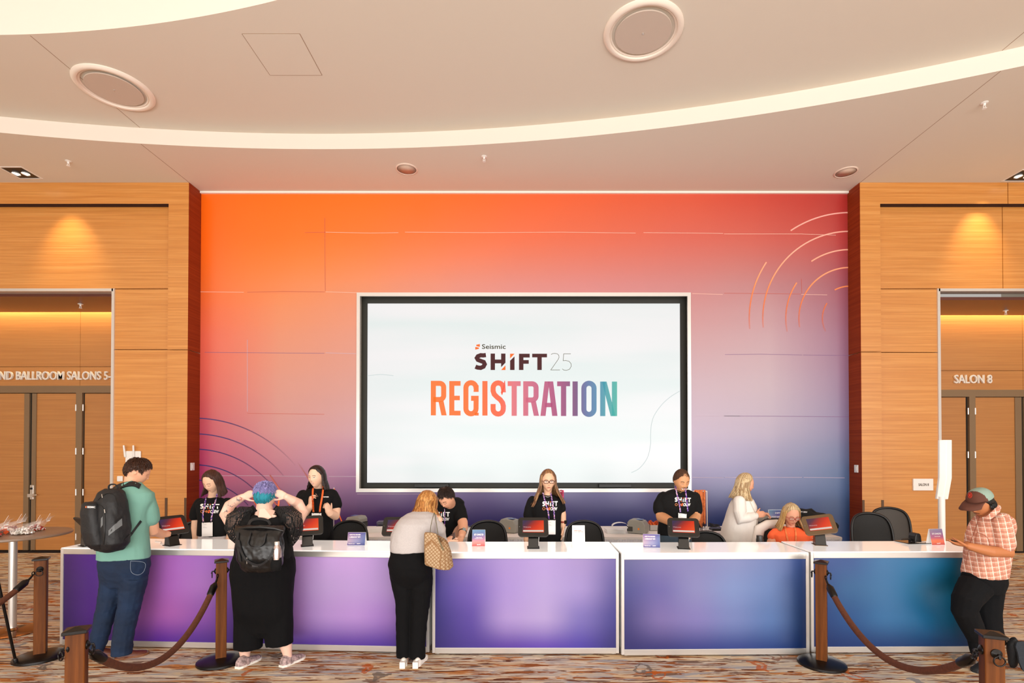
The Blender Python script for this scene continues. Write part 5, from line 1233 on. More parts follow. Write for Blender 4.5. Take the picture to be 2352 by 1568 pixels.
    def cap_hair(s, name, mat, hl, thick=.05, groove=.009, gsc=34, seed=0, top=0, nu=110, nv=80, mats=None, pick=None, kmin=.22):
        """hl: list of (azimuth from the front in degrees, height on the head) for the hairline"""
        fem, full = s.hf; rs = []
        def line(a):
            for (a0, h0), (a1, h1) in zip(hl[:-1], hl[1:]):
                if a0 <= a <= a1:
                    t_ = (a-a0)/(a1-a0); t_ = t_*t_*(3-2*t_); return h0+(h1-h0)*t_
            return hl[-1][1]
        for r in sph(nu, nv):
            row = []
            for d in r:
                az = abs(math.degrees(math.atan2(d.x, -d.y))); kk = d.z-line(az); k = min(1, max(0, kk/.07+.5)); k = k*k*(3-2*k); kf = min(1, max(kmin, kk/.32+.2))
                q = head_pt(d, fem, full); base = V((.34*d.x, .41*d.y+.03, .5*d.z)) if d.z > 0 else q
                q = q.lerp(base, .8 if d.z > 0 else 0)
                nz_ = noise.noise(V((d.x*gsc+seed, d.y*gsc*.25, d.z*gsc*.25)))+.6*noise.noise(V((d.x*gsc*2.2, d.y*gsc*.5+seed, d.z*gsc*.4)))
                off = (thick*kf*(1+top*max(0, d.z))+groove*nz_)*k-.05*(1-k)
                row.append(s.hc+s.R @ ((q+d*off)*s.hs))
            rs.append(row)
        m = MB().rings(rs); o = s.solid(m, name, mats or mat)
        if mats and not pick: pick = lambda c: int((noise.noise(V((math.atan2(c.x, c.y)*7, c.z*1.2, seed)))*.9+.5)*len(mats)) % len(mats)
        if pick: 
            for pl in o.data.polygons:
                c = s.R.transposed() @ (pl.center-s.hc)/s.hs; pl.material_index = pick(c)
        return o
    def tufts(s, name, mat, hl, n=1500, ln=.12, lift=.35, fwd=.6, seed=1, crown=(0, .25, .97), top=1.6, jit=.35, z0=-2, z1=2):
        """short combed hair: many small strands lying over the scalp"""
        fem, full = s.hf; rnd = random.Random(seed); m = MB(); cr = V(crown).normalized(); k = 0
        while k < n:
            z = rnd.uniform(-.65, 1); a = rnd.uniform(-pi, pi); q = sqrt(1-z*z); d = V((q*sin(a), -q*cos(a), z)); az = abs(math.degrees(a)); h0 = hl[-1][1]
            for (a0, x0), (a1, x1) in zip(hl[:-1], hl[1:]):
                if a0 <= az <= a1: h0 = x0+(x1-x0)*(az-a0)/(a1-a0); break
            if z < h0+rnd.uniform(0, .04) or z < z0 or z > z1: continue
            k += 1; b = head_pt(d, fem, full); b = b.lerp(V((.34*d.x, .41*d.y+.03, .5*d.z)), .8) if z > 0 else b
            t_ = (d-cr); t_ = t_-d*t_.dot(d); t_ = t_.normalized() if t_.length > 1e-3 else V((0, -1, 0)); f = V((0, -1, 0)); f = f-d*f.dot(d)
            t_ = (t_+f*fwd*max(0, z)+V((rnd.uniform(-1, 1), rnd.uniform(-1, 1), rnd.uniform(-1, 1)))*jit); t_ = (t_-d*t_.dot(d)).normalized()
            L_ = ln*(1+(top-1)*max(0, z))*rnd.uniform(.7, 1.15); o = lift*(.5+.8*max(0, z))
            pts = [b+d*.005, b+t_*L_*.4+d*(L_*o*.6+.012), b+t_*L_*.8+d*(L_*o*.75+.012), b+t_*L_+d*(L_*o*.55+.01)]
            m.tube([s.hc+s.R @ (p_*s.hs) for p_ in pts], [.009*s.hs, .010*s.hs, .007*s.hs, .002*s.hs], 4, dome=False)
        return s.solid(m, name, mat)
    def locks(s, name, mat, zend, n=44, part=0.0, a0=52, flare=.08, wave=.0, seed=1, drop=None, rad=.033, layers=3, mats=None, back=0):
        n = int(n*1.9); rnd = random.Random(seed); m = MB(); Ht = s.hs
        for lay in range(layers):
            for i in range(n):
                sgn = 1 if i % 2 else -1; t_ = (i//2+.5)/(n/2); a = radians(a0+(186-a0)*t_)+rnd.uniform(-.05, .05)
                hx, hy = sgn*sin(a), -cos(a); e_ = .98+.035*lay+rnd.uniform(-.015, .02)
                q = [(part+.04*hx, .12+.10*hy, .505+.02*lay), (part*.5+.20*hx, .08+.24*hy, .46), (.335*hx*e_, .04+.37*hy*e_, .28), (.375*hx*e_, .05+.42*hy*e_, .04), (.385*hx*e_, .06+.42*hy*e_, -.18)]
                pts = [s.h(*x) for x in q]; L_ = (zend(a, sgn) if callable(zend) else zend)*Ht*(1+rnd.uniform(-.06, .05)); base = pts[-1]
                out = V(((s.R @ V((hx, hy, 0))).x, (s.R @ V((hx, hy, 0))).y, 0))
                for k in range(1, 7):
                    f = k/6; w_ = wave*Ht*sin(f*9+i*1.3)
                    pts.append(base+V((0, 0, -L_*f))+out*(flare*Ht*f**1.3)+V((w_, w_*.5, 0)))
                rr = [.022, .05, .06, .06, .058]+[.056, .054, .05, .045, .035, .014]
                m.tube(pts, [x*Ht*rad/.055 for x in rr], 6, flat=(.45, 1.7), mi=rnd.randrange(len(mats)) if mats else 0)
        return s.solid(m, name, mats or mat)
    def watch(s, W, d, r, strap, face_m, side):
        W = V(W); d = V(d).normalized(); a = V(side); a = (a-d*a.dot(d)).normalized(); b = d.cross(a)
        o = s.solid(MB().tube([W+a*(r*cos(q))+b*(r*sin(q)) for q in [2*pi*i/24 for i in range(25)]], .0035, 6, flat=(1, 3.2), up=a, dome=False), 'watch_strap', strap)
        Rm = Matrix((a, b, d)).transposed(); s.solid(MB().box(W+a*(r+.003), (.011, .034, .038), Rm), 'watch_face', face_m, o, smooth=False)
    def shoe(s, heel, toe, mat, sole=None, r=.045, hgt=.09, name='shoe'):
        a, b = V(heel), V(toe); d = (b-a); L_ = d.length; d.normalize(); sd = V((-d.y, d.x, 0)).normalized(); up = V((0, 0, 1)); m = MB(); rs = []
        for t_, w_, h_ in ((-.02, .6, .75), (.08, .9, .95), (.25, .92, 1), (.45, .95, .72), (.65, 1.08, .5), (.85, .98, .4), (.96, .7, .32), (1.02, .35, .2)):
            c = a+d*L_*t_; rs.append([c+sd*(r*w_*cos(q))+up*(max(-.1, sin(q))*hgt*h_+.012) for q in [2*pi*j/18 for j in range(18)]])
        m.rings(rs); o = s.solid(m, name, mat)
        so = MB(); so.rings([[c for c in r_] for r_ in [[a+d*L_*t_+sd*(r*1.06*w_*q)+up*z for q, z in ((-1, 0), (1, 0), (1, .02), (-1, .02))] for t_, w_ in ((-.04, .55), (.08, .92), (.3, .85), (.5, .92), (.68, 1.08), (.86, .98), (.98, .66), (1.05, .3))]])
        s.solid(so, 'sole', sole or m_black, o, smooth=False); return o
    def badge(s, u0, u1, v0, v1, bvhs, off=.014, tilt=0, cut=None):
        """plastic badge hanging on its cord"""
        c = s.cast(bvhs, (u0+u1)/2, v0+3, off); Y = c.y; 
        q = [P(u0, v0, Y), P(u1, v0+tilt, Y), P(u1, v1+tilt, Y), P(u0, v1, Y)]
        def bil(x, y): return q[0]*(1-x)*(1-y)+q[1]*x*(1-y)+q[2]*x*y+q[3]*(1-x)*y
        b = MB(); b.add([*q, *[p+V((0, .003, 0)) for p in q]], [(0, 1, 2, 3), (7, 6, 5, 4), (0, 4, 5, 1), (1, 5, 6, 2), (2, 6, 7, 3), (3, 7, 4, 0)])
        o = s.solid(b, 'badge', M('badge_card', 'ece8e6', .25, coat=.5), smooth=False)
        tb = merge(*[text_box(t_, x, -y, w_, h_, .02) for t_, x, y, w_, h_ in (('SHIFT', .14, .17, .32, .035), ('Name', .14, .32, .2, .035), ('Surname', .14, .38, .36, .03))])
        vs, fs = tb; me = bpy.data.meshes.new('badge_words'); me.from_pydata([tuple(bil(x, -y)+V((0, -.001, 0))) for x, y in vs], [], fs)
        s.adopt(put('badge_words', me, M('badge_ink', '8a8688', .6), None, False), o)
        cl = MB(); 
        for x in (.15, .85): cl.tube([bil(x, -.09), bil(x, .02)], .004, 6)
        cl.tube([bil(.15, -.01), bil(.85, -.01)], .003, 6); s.solid(cl, 'badge_clip', m_black, o)
        return o
    def crew_print(s, x0, x1, v0, v1, bvhs, tilt=0, crew_x=.52):
        """SHIFT / icons / CREW printed across the chest"""
        W, O = shift_logo(); sc = (x1-x0)/812; hh = (v1-v0)
        tf = lambda g: ([(x0+x*sc, v1-y/190*hh+tilt*(x/812)) for x, y in g[0]], g[1])
        m_w = M('shirt_white_print', 'f4f2f0', .6); m_o = M('shirt_orange_print', 'f0642c', .6); m_o2 = M('shirt_copper_print', 'a8602c', .6)
        s.decal('shirt_print', tf(W), m_w, bvhs); s.decal('shirt_accent', tf(O), m_o, bvhs, .0045)
        wd = x1-x0; vb = v1+hh*.85+tilt*.8; hc = hh*.62
        tb = text_box('CREW', 0, 0, wd*.46, hc, .035, .25); s.decal('shirt_crew', ([(x0+wd*crew_x+x, vb-y) for x, y in tb[0]], tb[1]), m_w, bvhs)
        ic = merge(stroke([(x0+wd*.09+hc*.4*cos(a), vb-hc*.5+hc*.4*sin(a)) for a in [2*pi*i/10 for i in range(11)]], hc*.2), poly((x0+wd*.2, vb-hc*.5), (x0+wd*.25, vb-hc*.75), (x0+wd*.27, vb-hc*.3)))
        s.decal('shirt_icon', ic, m_o2, bvhs); s.decal('shirt_icon', poly(*[(x0+wd*.33+hc*.42*cos(a), vb-hc*.5+hc*.42*sin(a)) for a in [2*pi*i/10 for i in range(10)]]), m_o2, bvhs)
        s.decal('shirt_icon', merge(poly((x0+wd*.41, vb-hc*.5), (x0+wd*.44, vb-hc), (x0+wd*.52, vb-hc), (x0+wd*.50, vb-hc*.55)), poly((x0+wd*.39, vb), (x0+wd*.41, vb-hc*.42), (x0+wd*.5, vb-hc*.42), (x0+wd*.47, vb))), m_o, bvhs)
    def legs(s, key, uc, vh, hw, vf=None, dy=0, sp=.62, r=.075, shoes='2a2a2a'):
        """standing legs under a torso whose hips are at pixel row vh"""
        hz = s.p(uc, vh, dy)
        for sx in (-1, 1):
            x = hz.x+sx*hw*s.k*.5; 
            s.mb(key).tube([V((x, hz.y, hz.z+.02)), V((x+sx*.01, hz.y-.01, hz.z*.52)), V((x+sx*.015, hz.y+.02, .09))], [hw*s.k*.52, r, r*.72], 14)
            s.mb('skin').tube([V((x, hz.y, hz.z)), V((x+sx*.01, hz.y-.01, hz.z*.52)), V((x+sx*.015, hz.y+.02, .07))], [.06, .05, .035], 10)
            s.shoe(V((x+sx*.015, hz.y+.07, 0)), V((x+sx*.04, hz.y-.16, 0)), M('shoe_'+shoes, shoes, .6))
        return s
# fabrics
m_blk = M('black_jersey', '0e0e0f', .9, bump=.15, bscale=30, spec=.25); m_blk2 = M('black_woven', '08080a', .9, bump=.1, bscale=120, spec=.2)
m_purl = M('purple_lanyard', '6a3a9c', .6); nt, b, N, L = nodes(m_purl)
tc = N('TexCoord'); n = N('TexNoise'); n.inputs['Scale'].default_value = 55; r = N('ValToRGB'); r.color_ramp.interpolation = 'CONSTANT'
e = r.color_ramp.elements; e[0].color = lin('5a2a90'); e[1].position = .52; e[1].color = lin('d8c4d8'); k = e.new(.62); k.color = lin('c04860')
L(tc.outputs['Object'], n.inputs[0]); L(n.outputs[0], r.inputs[0]); L(r.outputs[0], b.inputs['Base Color'])
def hairm(name, c, var=.35, rough=.42):
    m = M(name, c, rough, spec=.4); nt, b, N, L = nodes(m)
    tc = N('TexCoord'); mp = N('Mapping'); mp.inputs['Scale'].default_value = (90, 90, 6); n = N('TexNoise'); n.inputs['Scale'].default_value = 1; n.inputs['Detail'].default_value = 4
    r = N('ValToRGB'); c_ = lin(c); e = r.color_ramp.elements; e[0].position = .3; e[1].position = .7
    e[0].color = tuple(x*(1-var) for x in c_[:3])+(1,); e[1].color = tuple(min(1, x*(1+var*1.6)) for x in c_[:3])+(1,)
    bp = N('Bump'); bp.inputs['Strength'].default_value = .8; bp.inputs['Distance'].default_value = .006
    L(tc.outputs['Object'], mp.inputs[0]); L(mp.outputs[0], n.inputs[0]); L(n.outputs[0], r.inputs[0]); L(r.outputs[0], b.inputs['Base Color']); L(n.outputs[0], bp.inputs['Height']); L(bp.outputs[0], b.inputs['Normal'])
    return m
HL_W = [(0, .72), (30, .68), (55, .42), (75, .15), (100, -.1), (140, -.5), (181, -.6)]
HL_M = [(0, .62), (28, .62), (45, .50), (60, .30), (68, -.05), (76, .12), (100, .14), (116, -.2), (140, -.5), (181, -.62)]
# ---- 1 man in green polo with backpack, seen from behind
p = Person('person in teal polo and jeans wearing a black backpack, tapping a tablet kiosk', 4.86, 'e2a888', u=285)
p.head(315, 1083, .06, .245, yaw=125, pitch=24).neck(301, 1120, .02, 15, 20)
p.torso('skin', [(285, 1290, 46, .12, 0), (290, 1220, 38, .1, 0), (298, 1150, 40, .09, 0), (301, 1128, 26, .06, 0)], radians(25))
p.limb('skin', [(338, 1146, .05, 13), (347, 1185, .08, 14), (352, 1219, .14, 12.5), (372, 1226, .30, 10), (386, 1226, .38, 7.5)])
p.limb('skin', [(262, 1150, .1, 13), (285, 1200, .22, 13), (318, 1222, .3, 11), (345, 1226, .36, 9), (362, 1224, .4, 7)])
W = p.p(386, 1226, .38); p.hand(W, p.p(398, 1215, .5)-W, (0, .3, -1), side=-1, curl=.5)
W = p.p(362, 1224, .40); p.hand(W, p.p(377, 1222, .46)-W, (0, .2, -1), side=1, curl=.5)
for pts in ([(262, 1320, 0, 20), (250, 1395, 0, 15), (222, 1500, .02, 9)], [(306, 1320, 0, 20), (297, 1395, 0, 16), (280, 1500, 0, 9)]): p.limb('skin', pts)
p.finish_body()
p.torso('shirt', [(285, 1282, 53, .15, 0), (285, 1262, 52, .15, 0), (287, 1222, 46, .14, 0), (293, 1180, 44, .13, 0), (298, 1150, 50, .125, .0), (301, 1132, 46, .11, 0), (303, 1119, 26, .08, 0), (304, 1108, 16, .06, .01)], radians(12), 2.3)
p.limb('shirt', [(336, 1144, .04, 17), (343, 1170, .07, 19), (345, 1189, .09, 19.5)], n=18); p.limb('shirt', [(262, 1146, .06, 16), (266, 1175, .12, 18)])
p.cloth('shirt', 'polo_shirt', M('teal_polo', '74a698', .85, bump=.15, bscale=160), amp=.007)
c = MB().tube([p.p(288, 1112, -.06), p.p(302, 1108, -.03), p.p(318, 1114, .03), p.p(322, 1120, .08)], .012, 8, flat=(1.6, .5)); p.solid(c, 'collar', MATS['teal_polo'])
p.torso('pants', [(285, 1276, 50, .14, 0), (286, 1300, 51, .15, 0), (285, 1325, 47, .13, 0), (283, 1345, 38, .09, 0)], radians(12), 2.2)
p.limb('pants', [(262, 1325, 0, 27), (255, 1362, 0, 24), (244, 1400, 0, 20.5), (231, 1453, .0, 18.5), (221, 1488, .02, 17), (219, 1498, .02, 17)]); p.limb('pants', [(307, 1325, .0, 29), (302, 1362, .0, 25), (295, 1400, 0, 22.5), (284, 1453, 0, 21), (279, 1492, 0, 20.5), (279, 1502, 0, 21)])
jean = M('dark_blue_jeans', '0a2340', .85, bump=.2, bscale=200, var=.3, vscale=5)
p.cloth('pants', 'jeans', jean, amp=.006, sc=(14, 14, 16))
pk = MB()
for poly_ in ([(300, 1288), (332, 1292), (330, 1312), (316, 1320), (301, 1312), (300, 1288)],): p.strap('back_pocket', poly_, .8, M('jean_stitch', '8a98a8', .8), [p.pants_b], .003, thick=.001)
p.shoe(P(272, 1509, 4.86)*V((1, 1, 0)) if False else V((p.p(270, 1509).x, 4.84, 0)), V((p.p(318, 1495).x, 4.98, 0)), M('brown_leather', '5e2c1a', .4), M('tan_sole', '7c4c2c', .6), r=.05, hgt=.075)
p.shoe(V((p.p(212, 1509).x, 4.88, 0)), V((p.p(252, 1492).x, 5.02, 0)), M('brown_leather', '5e2c1a', .4), M('tan_sole', '7c4c2c', .6), r=.05, hgt=.075)
hm = hairm('hair_brown_short', '3a2012'); p.cap_hair('hair', hm, HL_M, .022, .004, 40, 3, top=.8); p.tufts('combed_hair', hm, HL_M, 1700, .075, .3, seed=3, top=2.2)
GM = p
# backpack
bp_ = thing('backpack', 'black backpack with grey side panels worn by person in teal polo', 'backpack', p.p(250, 1200, -.25)); m_bp = M('backpack_nylon', '141518', .6, bump=.25, bscale=50); m_bg = M('backpack_grey', '6c7072', .7)
q = Person.__new__(Person); q.Y = 4.86; q.k = 4.86/F; q.B = {}; q.root = bp_; q.inv = parent_matrix(bp_).inverted(); q.vox = .006
q.torso('a', [(258, 1122, 17, .05, -.17), (256, 1130, 27, .08, -.18), (254, 1150, 34, .1, -.2), (253, 1180, 37, .115, -.21), (255, 1215, 40, .12, -.21), (254, 1245, 40, .11, -.21), (250, 1262, 30, .08, -.2), (248, 1266, 18, .05, -.2)], radians(-20), 2.8)
me = remesh(q.B['a'], .008, 3); folds(me, .006, (14, 14, 8), 2); o = put('main_compartment', me, m_bp, None); q.adopt(o)
q.torso('b', [(212, 1152, 16, .04, -.26), (211, 1158, 20, .055, -.27), (212, 1180, 22, .07, -.28), (217, 1220, 25, .075, -.28), (223, 1248, 25, .07, -.27), (230, 1260, 16, .05, -.25)], radians(-20), 3)
me = remesh(q.B['b'], .007, 2); folds(me, .004, (14, 14, 8), 5); ob = put('front_pocket', me, m_bp, None); q.adopt(ob)
bb = [BVHTree.FromPolygons([v.co for v in x.data.vertices], [f.vertices for f in x.data.polygons]) for x in (o, ob)]
tb = text_box('SEISMIC', 200, 0, 19, 4.2, .03); q.decal('logo_words', ([(x, 1166-y-(x-200)*-.02) for x, y in tb[0]], tb[1]), M('backpack_white', 'e8e8e8', .6), bb, .004)
q.decal('logo_mark', poly((196, 1166), (196, 1162), (198.5, 1162), (198.5, 1166)), M('logo_orange', 'f0703c', .6), bb, .004)
q.decal('grey_panel', merge(poly((249, 1218), (262, 1205), (280, 1190), (281, 1206), (264, 1218), (249, 1230)), poly((232, 1190), (236, 1185), (236, 1205), (231, 1212))), m_bg, bb, .003)
for pts in ([(222, 1158), (234, 1163), (240, 1180), (241, 1215), (238, 1250)], [(224, 1148), (235, 1138), (250, 1132), (264, 1138), (272, 1160)], [(252, 1202), (268, 1195), (280, 1186)]): q.strap('zip', pts, 1.6, M('zip_black', '050505', .5), bb, .004)
for zz in ((240, 1170), (234, 1135)): q.solid(MB().tube([q.cast(bb, *zz, .008), q.cast(bb, zz[0]+1, zz[1]+7, .008)], .004, 6), 'zip_pull', m_alu)
bs = bb+[GM.shirt_b]
q.strap('shoulder_strap', [(262, 1126), (272, 1118), (290, 1112), (308, 1111), (322, 1117)], 10, m_bp, [GM.shirt_b, GM.bvh], .012, thick=.012)
q.strap('lower_strap', [(288, 1240), (300, 1228), (312, 1212), (324, 1196)], 5, m_bp, bs, .008, thick=.004)
q.solid(MB().tube(smooth([q.p(250, 1126, -.2), q.p(250, 1116, -.2), q.p(256, 1112, -.19), q.p(266, 1113, -.18), q.p(270, 1119, -.17), q.p(266, 1127, -.17)]), .007, 8, flat=(1.5, .8)), 'carry_handle', m_bp)
q.solid(MB().tube([q.p(240, 1258, -.2), q.p(198, 1238, -.2), q.p(196, 1248, -.2), q.p(200, 1252, -.2)], .004, 6), 'dangling_strap', m_bp)
# ---- 2 brown-haired crew woman looking down
def crewman(p, key='shirt', pants='pants'): pass
p = Person('person with shoulder-length brown hair in SHIFT CREW shirt looking down, behind counters near left pillar', 5.95, 'ecc0a2', u=490)
p.head(487, 1106, -.05, .24, yaw=-10, pitch=26, fem=1).neck(488, 1138, .02, 9, 12)
p.torso('skin', [(491, 1235, 30, .09, 0), (491, 1190, 28, .08, 0), (490, 1155, 32, .07, 0), (489, 1144, 20, .05, .01)])
p.limb('skin', [(457, 1158, .02, 9), (451, 1190, .02, 9.5), (448, 1212, .0, 8), (449, 1240, -.06, 6)]); W = p.p(449, 1240, -.06); p.hand(W, (0.1, -.3, -1), (1, 0, 0), side=1, curl=.3)
p.limb('skin', [(526, 1158, .02, 9), (532, 1190, .02, 9.5), (533, 1212, .0, 8), (524, 1240, -.06, 6)]); W = p.p(524, 1240, -.06); p.hand(W, (-.1, -.3, -1), (-1, 0, 0), side=-1, curl=.3)
p.torso('pants', [(491, 1223, 31, .11, 0), (492, 1240, 35, .12, 0), (492, 1270, 36, .12, 0), (492, 1290, 33, .1, 0)]); p.legs('pants', 492, 1280, 34, shoes='f0f0f0'); p.finish_body()
p.torso('shirt', [(491, 1229, 35, .12, 0), (491, 1224, 35, .12, 0), (491, 1195, 33, .115, 0), (491, 1172, 36, .115, 0), (491, 1158, 39, .10, .0), (490, 1149, 34, .08, .01), (489, 1142, 15, .06, .02)])
p.limb('shirt', [(460, 1155, .02, 12.5), (453, 1170, .02, 13), (450, 1184, .02, 13.5)]); p.limb('shirt', [(522, 1155, .02, 12.5), (530, 1170, .02, 13), (533, 1186, .02, 13.5)])
p.cloth('shirt', 't_shirt', m_blk, amp=.006); p.cloth('pants', 'trousers', M('pale_trousers', 'd8d2d4', .85), amp=.006)
p.face('3a2418', 'c87868', eyes='closed'); hm = hairm('hair_dark_brown', '3c1e12')
p.cap_hair('hair', hm, HL_W, .075, .008, 20, 1); p.locks('long_hair', hm, .50, part=.0, a0=62, flare=.16, seed=2)
bs = [p.shirt_b, p.bvh]; p.strap('lanyard', [(473, 1142), (470, 1160), (466, 1180), (467, 1199)], 3, m_purl, bs); p.strap('lanyard', [(498.5, 1133), (495, 1150), (489, 1172), (484.5, 1198)], 3, m_purl, bs)
p.crew_print(460, 504, 1156.5, 1168, [p.shirt_b]); p.badge(463.5, 488, 1200, 1232, [p.shirt_b], .02, -1)
# ---- 3 blue-haired visitor seen from behind
p = Person('person with cropped blue and lavender hair, back turned, arms raised holding a lanyard', 4.74, 'ecc2ae', u=606)
p.head(609, 1140, .0, .238, yaw=178, pitch=8, full=.5).neck(608, 1176, .02, 20, 27)
p.torso('skin', [(606, 1260, 50, .15, 0), (607, 1215, 50, .13, 0), (608, 1192, 46, .10, 0), (608, 1180, 34, .075, 0)])
p.limb('skin', [(557, 1196, .02, 20), (533, 1194, .08, 19), (518, 1180, .14, 13.5), (528, 1160, .14, 12.5), (542, 1150, .08, 10.5), (558, 1141, .04, 8)])
p.limb('skin', [(660, 1194, .02, 20), (684, 1191, .08, 19), (695, 1176, .14, 13.5), (684, 1155, .14, 12.5), (672, 1149, .08, 10.5), (659, 1141, .04, 8)])
W = p.p(558, 1141, .04); p.hand(W, p.p(582, 1131, .02)-W, (.2, 1, -.2), side=-1, sc=.92, curl=1.0)
W = p.p(659, 1141, .04); p.hand(W, p.p(636, 1131, .02)-W, (-.2, 1, -.2), side=1, sc=.92, curl=1.0)
p.limb('skin', [(595, 1290, 0, 20), (571, 1440, 0, 18), (562, 1480, 0, 15), (563, 1508, .0, 10), (564, 1522, 0, 9)]); p.limb('skin', [(620, 1290, 0, 20), (648, 1430, .0, 18), (655, 1475, .0, 15), (660, 1500, .0, 10), (662, 1515, .0, 9)])
p.finish_body()
p.torso('shirt', [(606, 1285, 66, .17, 0), (606, 1255, 62, .17, 0), (607, 1225, 57, .16, 0), (608, 1200, 55, .14, 0), (608, 1187, 50, .115, .02), (608, 1180, 40, .09, .04)], 0, 2.3); p.cloth('shirt', 'black_top', m_blk, amp=.006)
p.decal('open_back', poly((584, 1172), (596, 1169), (608, 1168), (622, 1169), (633, 1172), (624, 1188), (609, 1195), (594, 1188)), p.skin, [p.shirt_b, p.bvh], .004)
for sx in (-1, 1): p.strap('shoulder_band', [(608+sx*22, 1166), (608+sx*30, 1172), (608+sx*40, 1180), (608+sx*43, 1200)], 16, m_blk, [p.shirt_b, p.bvh], .008, thick=.004)
p.torso('pants', [(606, 1262, 60, .17, 0), (605, 1290, 69, .19, 0), (604, 1315, 71, .19, 0), (604, 1345, 67, .17, 0), (604, 1400, 64, .15, 0), (605, 1445, 60, .10, 0), (605, 1460, 50, .06, 0)], 0, 2.3)
p.limb('pants', [(573, 1350, 0, 37), (572, 1400, 0, 34.5), (571, 1450, 0, 32.5), (570, 1487, 0, 31.5)], flat=(.8, 1)); p.limb('pants', [(636, 1350, 0, 36), (638, 1400, 0, 34), (640, 1450, 0, 32), (642, 1479, 0, 30)], flat=(.8, 1))
p.B['pants'] = p.B['pants']; p.cloth('pants', 'wide_cropped_trousers', m_blk2, amp=.008, sc=(10, 10, 3))
fm = M('fishnet', '0c0a0a', .8); nt, b, N, L = nodes(fm); tc = N('TexCoord'); vo = N('TexVoronoi'); vo.feature = 'DISTANCE_TO_EDGE'; vo.inputs['Scale'].default_value = 95; vo.inputs['Randomness'].default_value = .25
mp = N('Mapping'); mp.inputs['Scale'].default_value = (.75, .75, 1.3); lt = N('Math'); lt.operation = 'LESS_THAN'; lt.inputs[1].default_value = .2
L(tc.outputs['Object'], mp.inputs[0]); L(mp.outputs[0], vo.inputs[0]); L(vo.outputs[0], lt.inputs[0]); L(lt.outputs[0], b.inputs['Alpha'])
for sx, pts in ((-1, [(577, 1172, .0, 10), (560, 1178, .0, 20), (544, 1192, .0, 25), (538, 1212, .0, 22), (542, 1232, .0, 15), (552, 1252, 0, 5)]), (1, [(642, 1171, .0, 10), (657, 1176, .0, 20), (671, 1190, .0, 25), (677, 1212, .0, 20), (672, 1235, .0, 14), (667, 1252, 0, 6)])):
    m = MB(); m.tube([p.p(u, v, dy) for u, v, dy, r_ in pts], [r_*p.k for *_, r_ in pts], 26, flat=(1, .9), up=(0, 1, 0)); o = p.solid(m, 'mesh_sleeve', fm)
    ed = [p.p(u+sx*r_*.95, v+abs(r_)*.15, dy-.03) for u, v, dy, r_ in pts]; p.solid(MB().tube(ed, .003, 6), 'sleeve_hem', m_blk, o)
    ed = [p.p(u, v, dy-r_*p.k*.92) for u, v, dy, r_ in pts[:5]]; p.solid(MB().tube(ed, .004, 6), 'sleeve_seam', m_blk, o)
sn = M('patterned_sneaker', 'a08a88', .8, var=.6, vscale=45); ws = M('white_sole', 'f0ece4', .6)
p.shoe(V((p.p(560, 1520).x, 4.64, 0)), V((p.p(580, 1500).x, 4.87, 0)), sn, ws, r=.043, hgt=.085); p.shoe(V((p.p(655, 1515).x, 4.67, 0)), V((p.p(681, 1495).x, 4.89, 0)), sn, ws, r=.043, hgt=.085)
teal, lav = hairm('hair_teal', '1c7c8c', .35, .7), hairm('hair_lavender', '8c86b8', .3, .7)
p.tufts('cropped_hair', teal, [(0, .4), (90, -.1), (120, -.42), (181, -.62)], 1300, .05, .25, fwd=0, seed=5, top=1, z1=.30); p.tufts('tousled_top', lav, [(0, .4), (181, .02)], 900, .13, .55, fwd=-.5, seed=8, top=1.2, jit=1.1, z0=.30); p.cap_hair('hair', teal, HL_M, .03, .004, 40, 2, mats=[teal, lav], pick=lambda c: 1 if c.z > .14+.02*sin(c.x*30) else 0)
m = MB(); rnd = random.Random(4)
for i in range(60):
    a = rnd.uniform(0, 2*pi); rr = rnd.random()**.5; d = V((rr*sin(a), rr*cos(a), .35+.9*(1-rr*rr)**.5)).normalized(); b0 = V((.33*d.x, .40*d.y+.02, .49*d.z)); sw = V((rnd.uniform(-1, 1), rnd.uniform(-1, 1), .4)).normalized()
    pts = [p.h(*(b0+d*t_*.10+sw*(.05*sin(t_*3)+.03*t_))) for t_ in (0, .35, .7, 1.0)]; m.tube(pts, [.0095, .0095, .0075, .003], 6)
p.solid(m, 'curly_top', lav)
m_ink = M('tattoo_ink', '8c8284', .7, alpha=.75, var=.5, vscale=120); rd = M('tattoo_red', 'd87860', .7, alpha=.7)
def blob(cx, cy, rx, ry, sd, n=16): return poly(*[(cx+rx*cos(a)*(1+.22*sin(3*a+sd)), cy+ry*sin(a)*(1+.22*cos(4*a+sd))) for a in [2*pi*i/n for i in range(n)]])
p.decal('tattoo', blob(531, 1157, 8.5, 6.5, 1), m_ink, [p.bvh], .0015); p.decal('tattoo', blob(548, 1146, 6, 5, 2), m_ink, [p.bvh], .0015); p.decal('tattoo', blob(553, 1145, 3.2, 4, 2), rd, [p.bvh], .002); p.decal('tattoo', blob(519, 1180, 4, 9, 4), m_ink, [p.bvh], .0015)
for pts in ([(578, 1141), (584, 1152), (590, 1163), (586, 1172)], [(641, 1143), (640, 1156), (637, 1172), (640, 1180)]): p.solid(MB().tube([p.p(u, v, .06) for u, v in pts], .0085, 8, flat=(.3, 1)), 'orange_lanyard', m_orl)
BW = p
bp_ = thing('rucksack', 'black convertible rucksack with looped handles on blue-haired person', 'backpack', p.p(600, 1250, -.25))
q = Person.__new__(Person); q.Y = 4.74; q.k = 4.74/F; q.B = {}; q.root = bp_; q.inv = parent_matrix(bp_).inverted(); q.vox = .007
q.torso('a', [(598, 1207, 50, .045, -.20), (597, 1214, 54, .06, -.22), (597, 1228, 48, .085, -.25), (597, 1250, 49, .10, -.27), (598, 1280, 47, .105, -.27), (600, 1300, 42, .095, -.26), (601, 1311, 32, .07, -.25)], 0, 3.2)
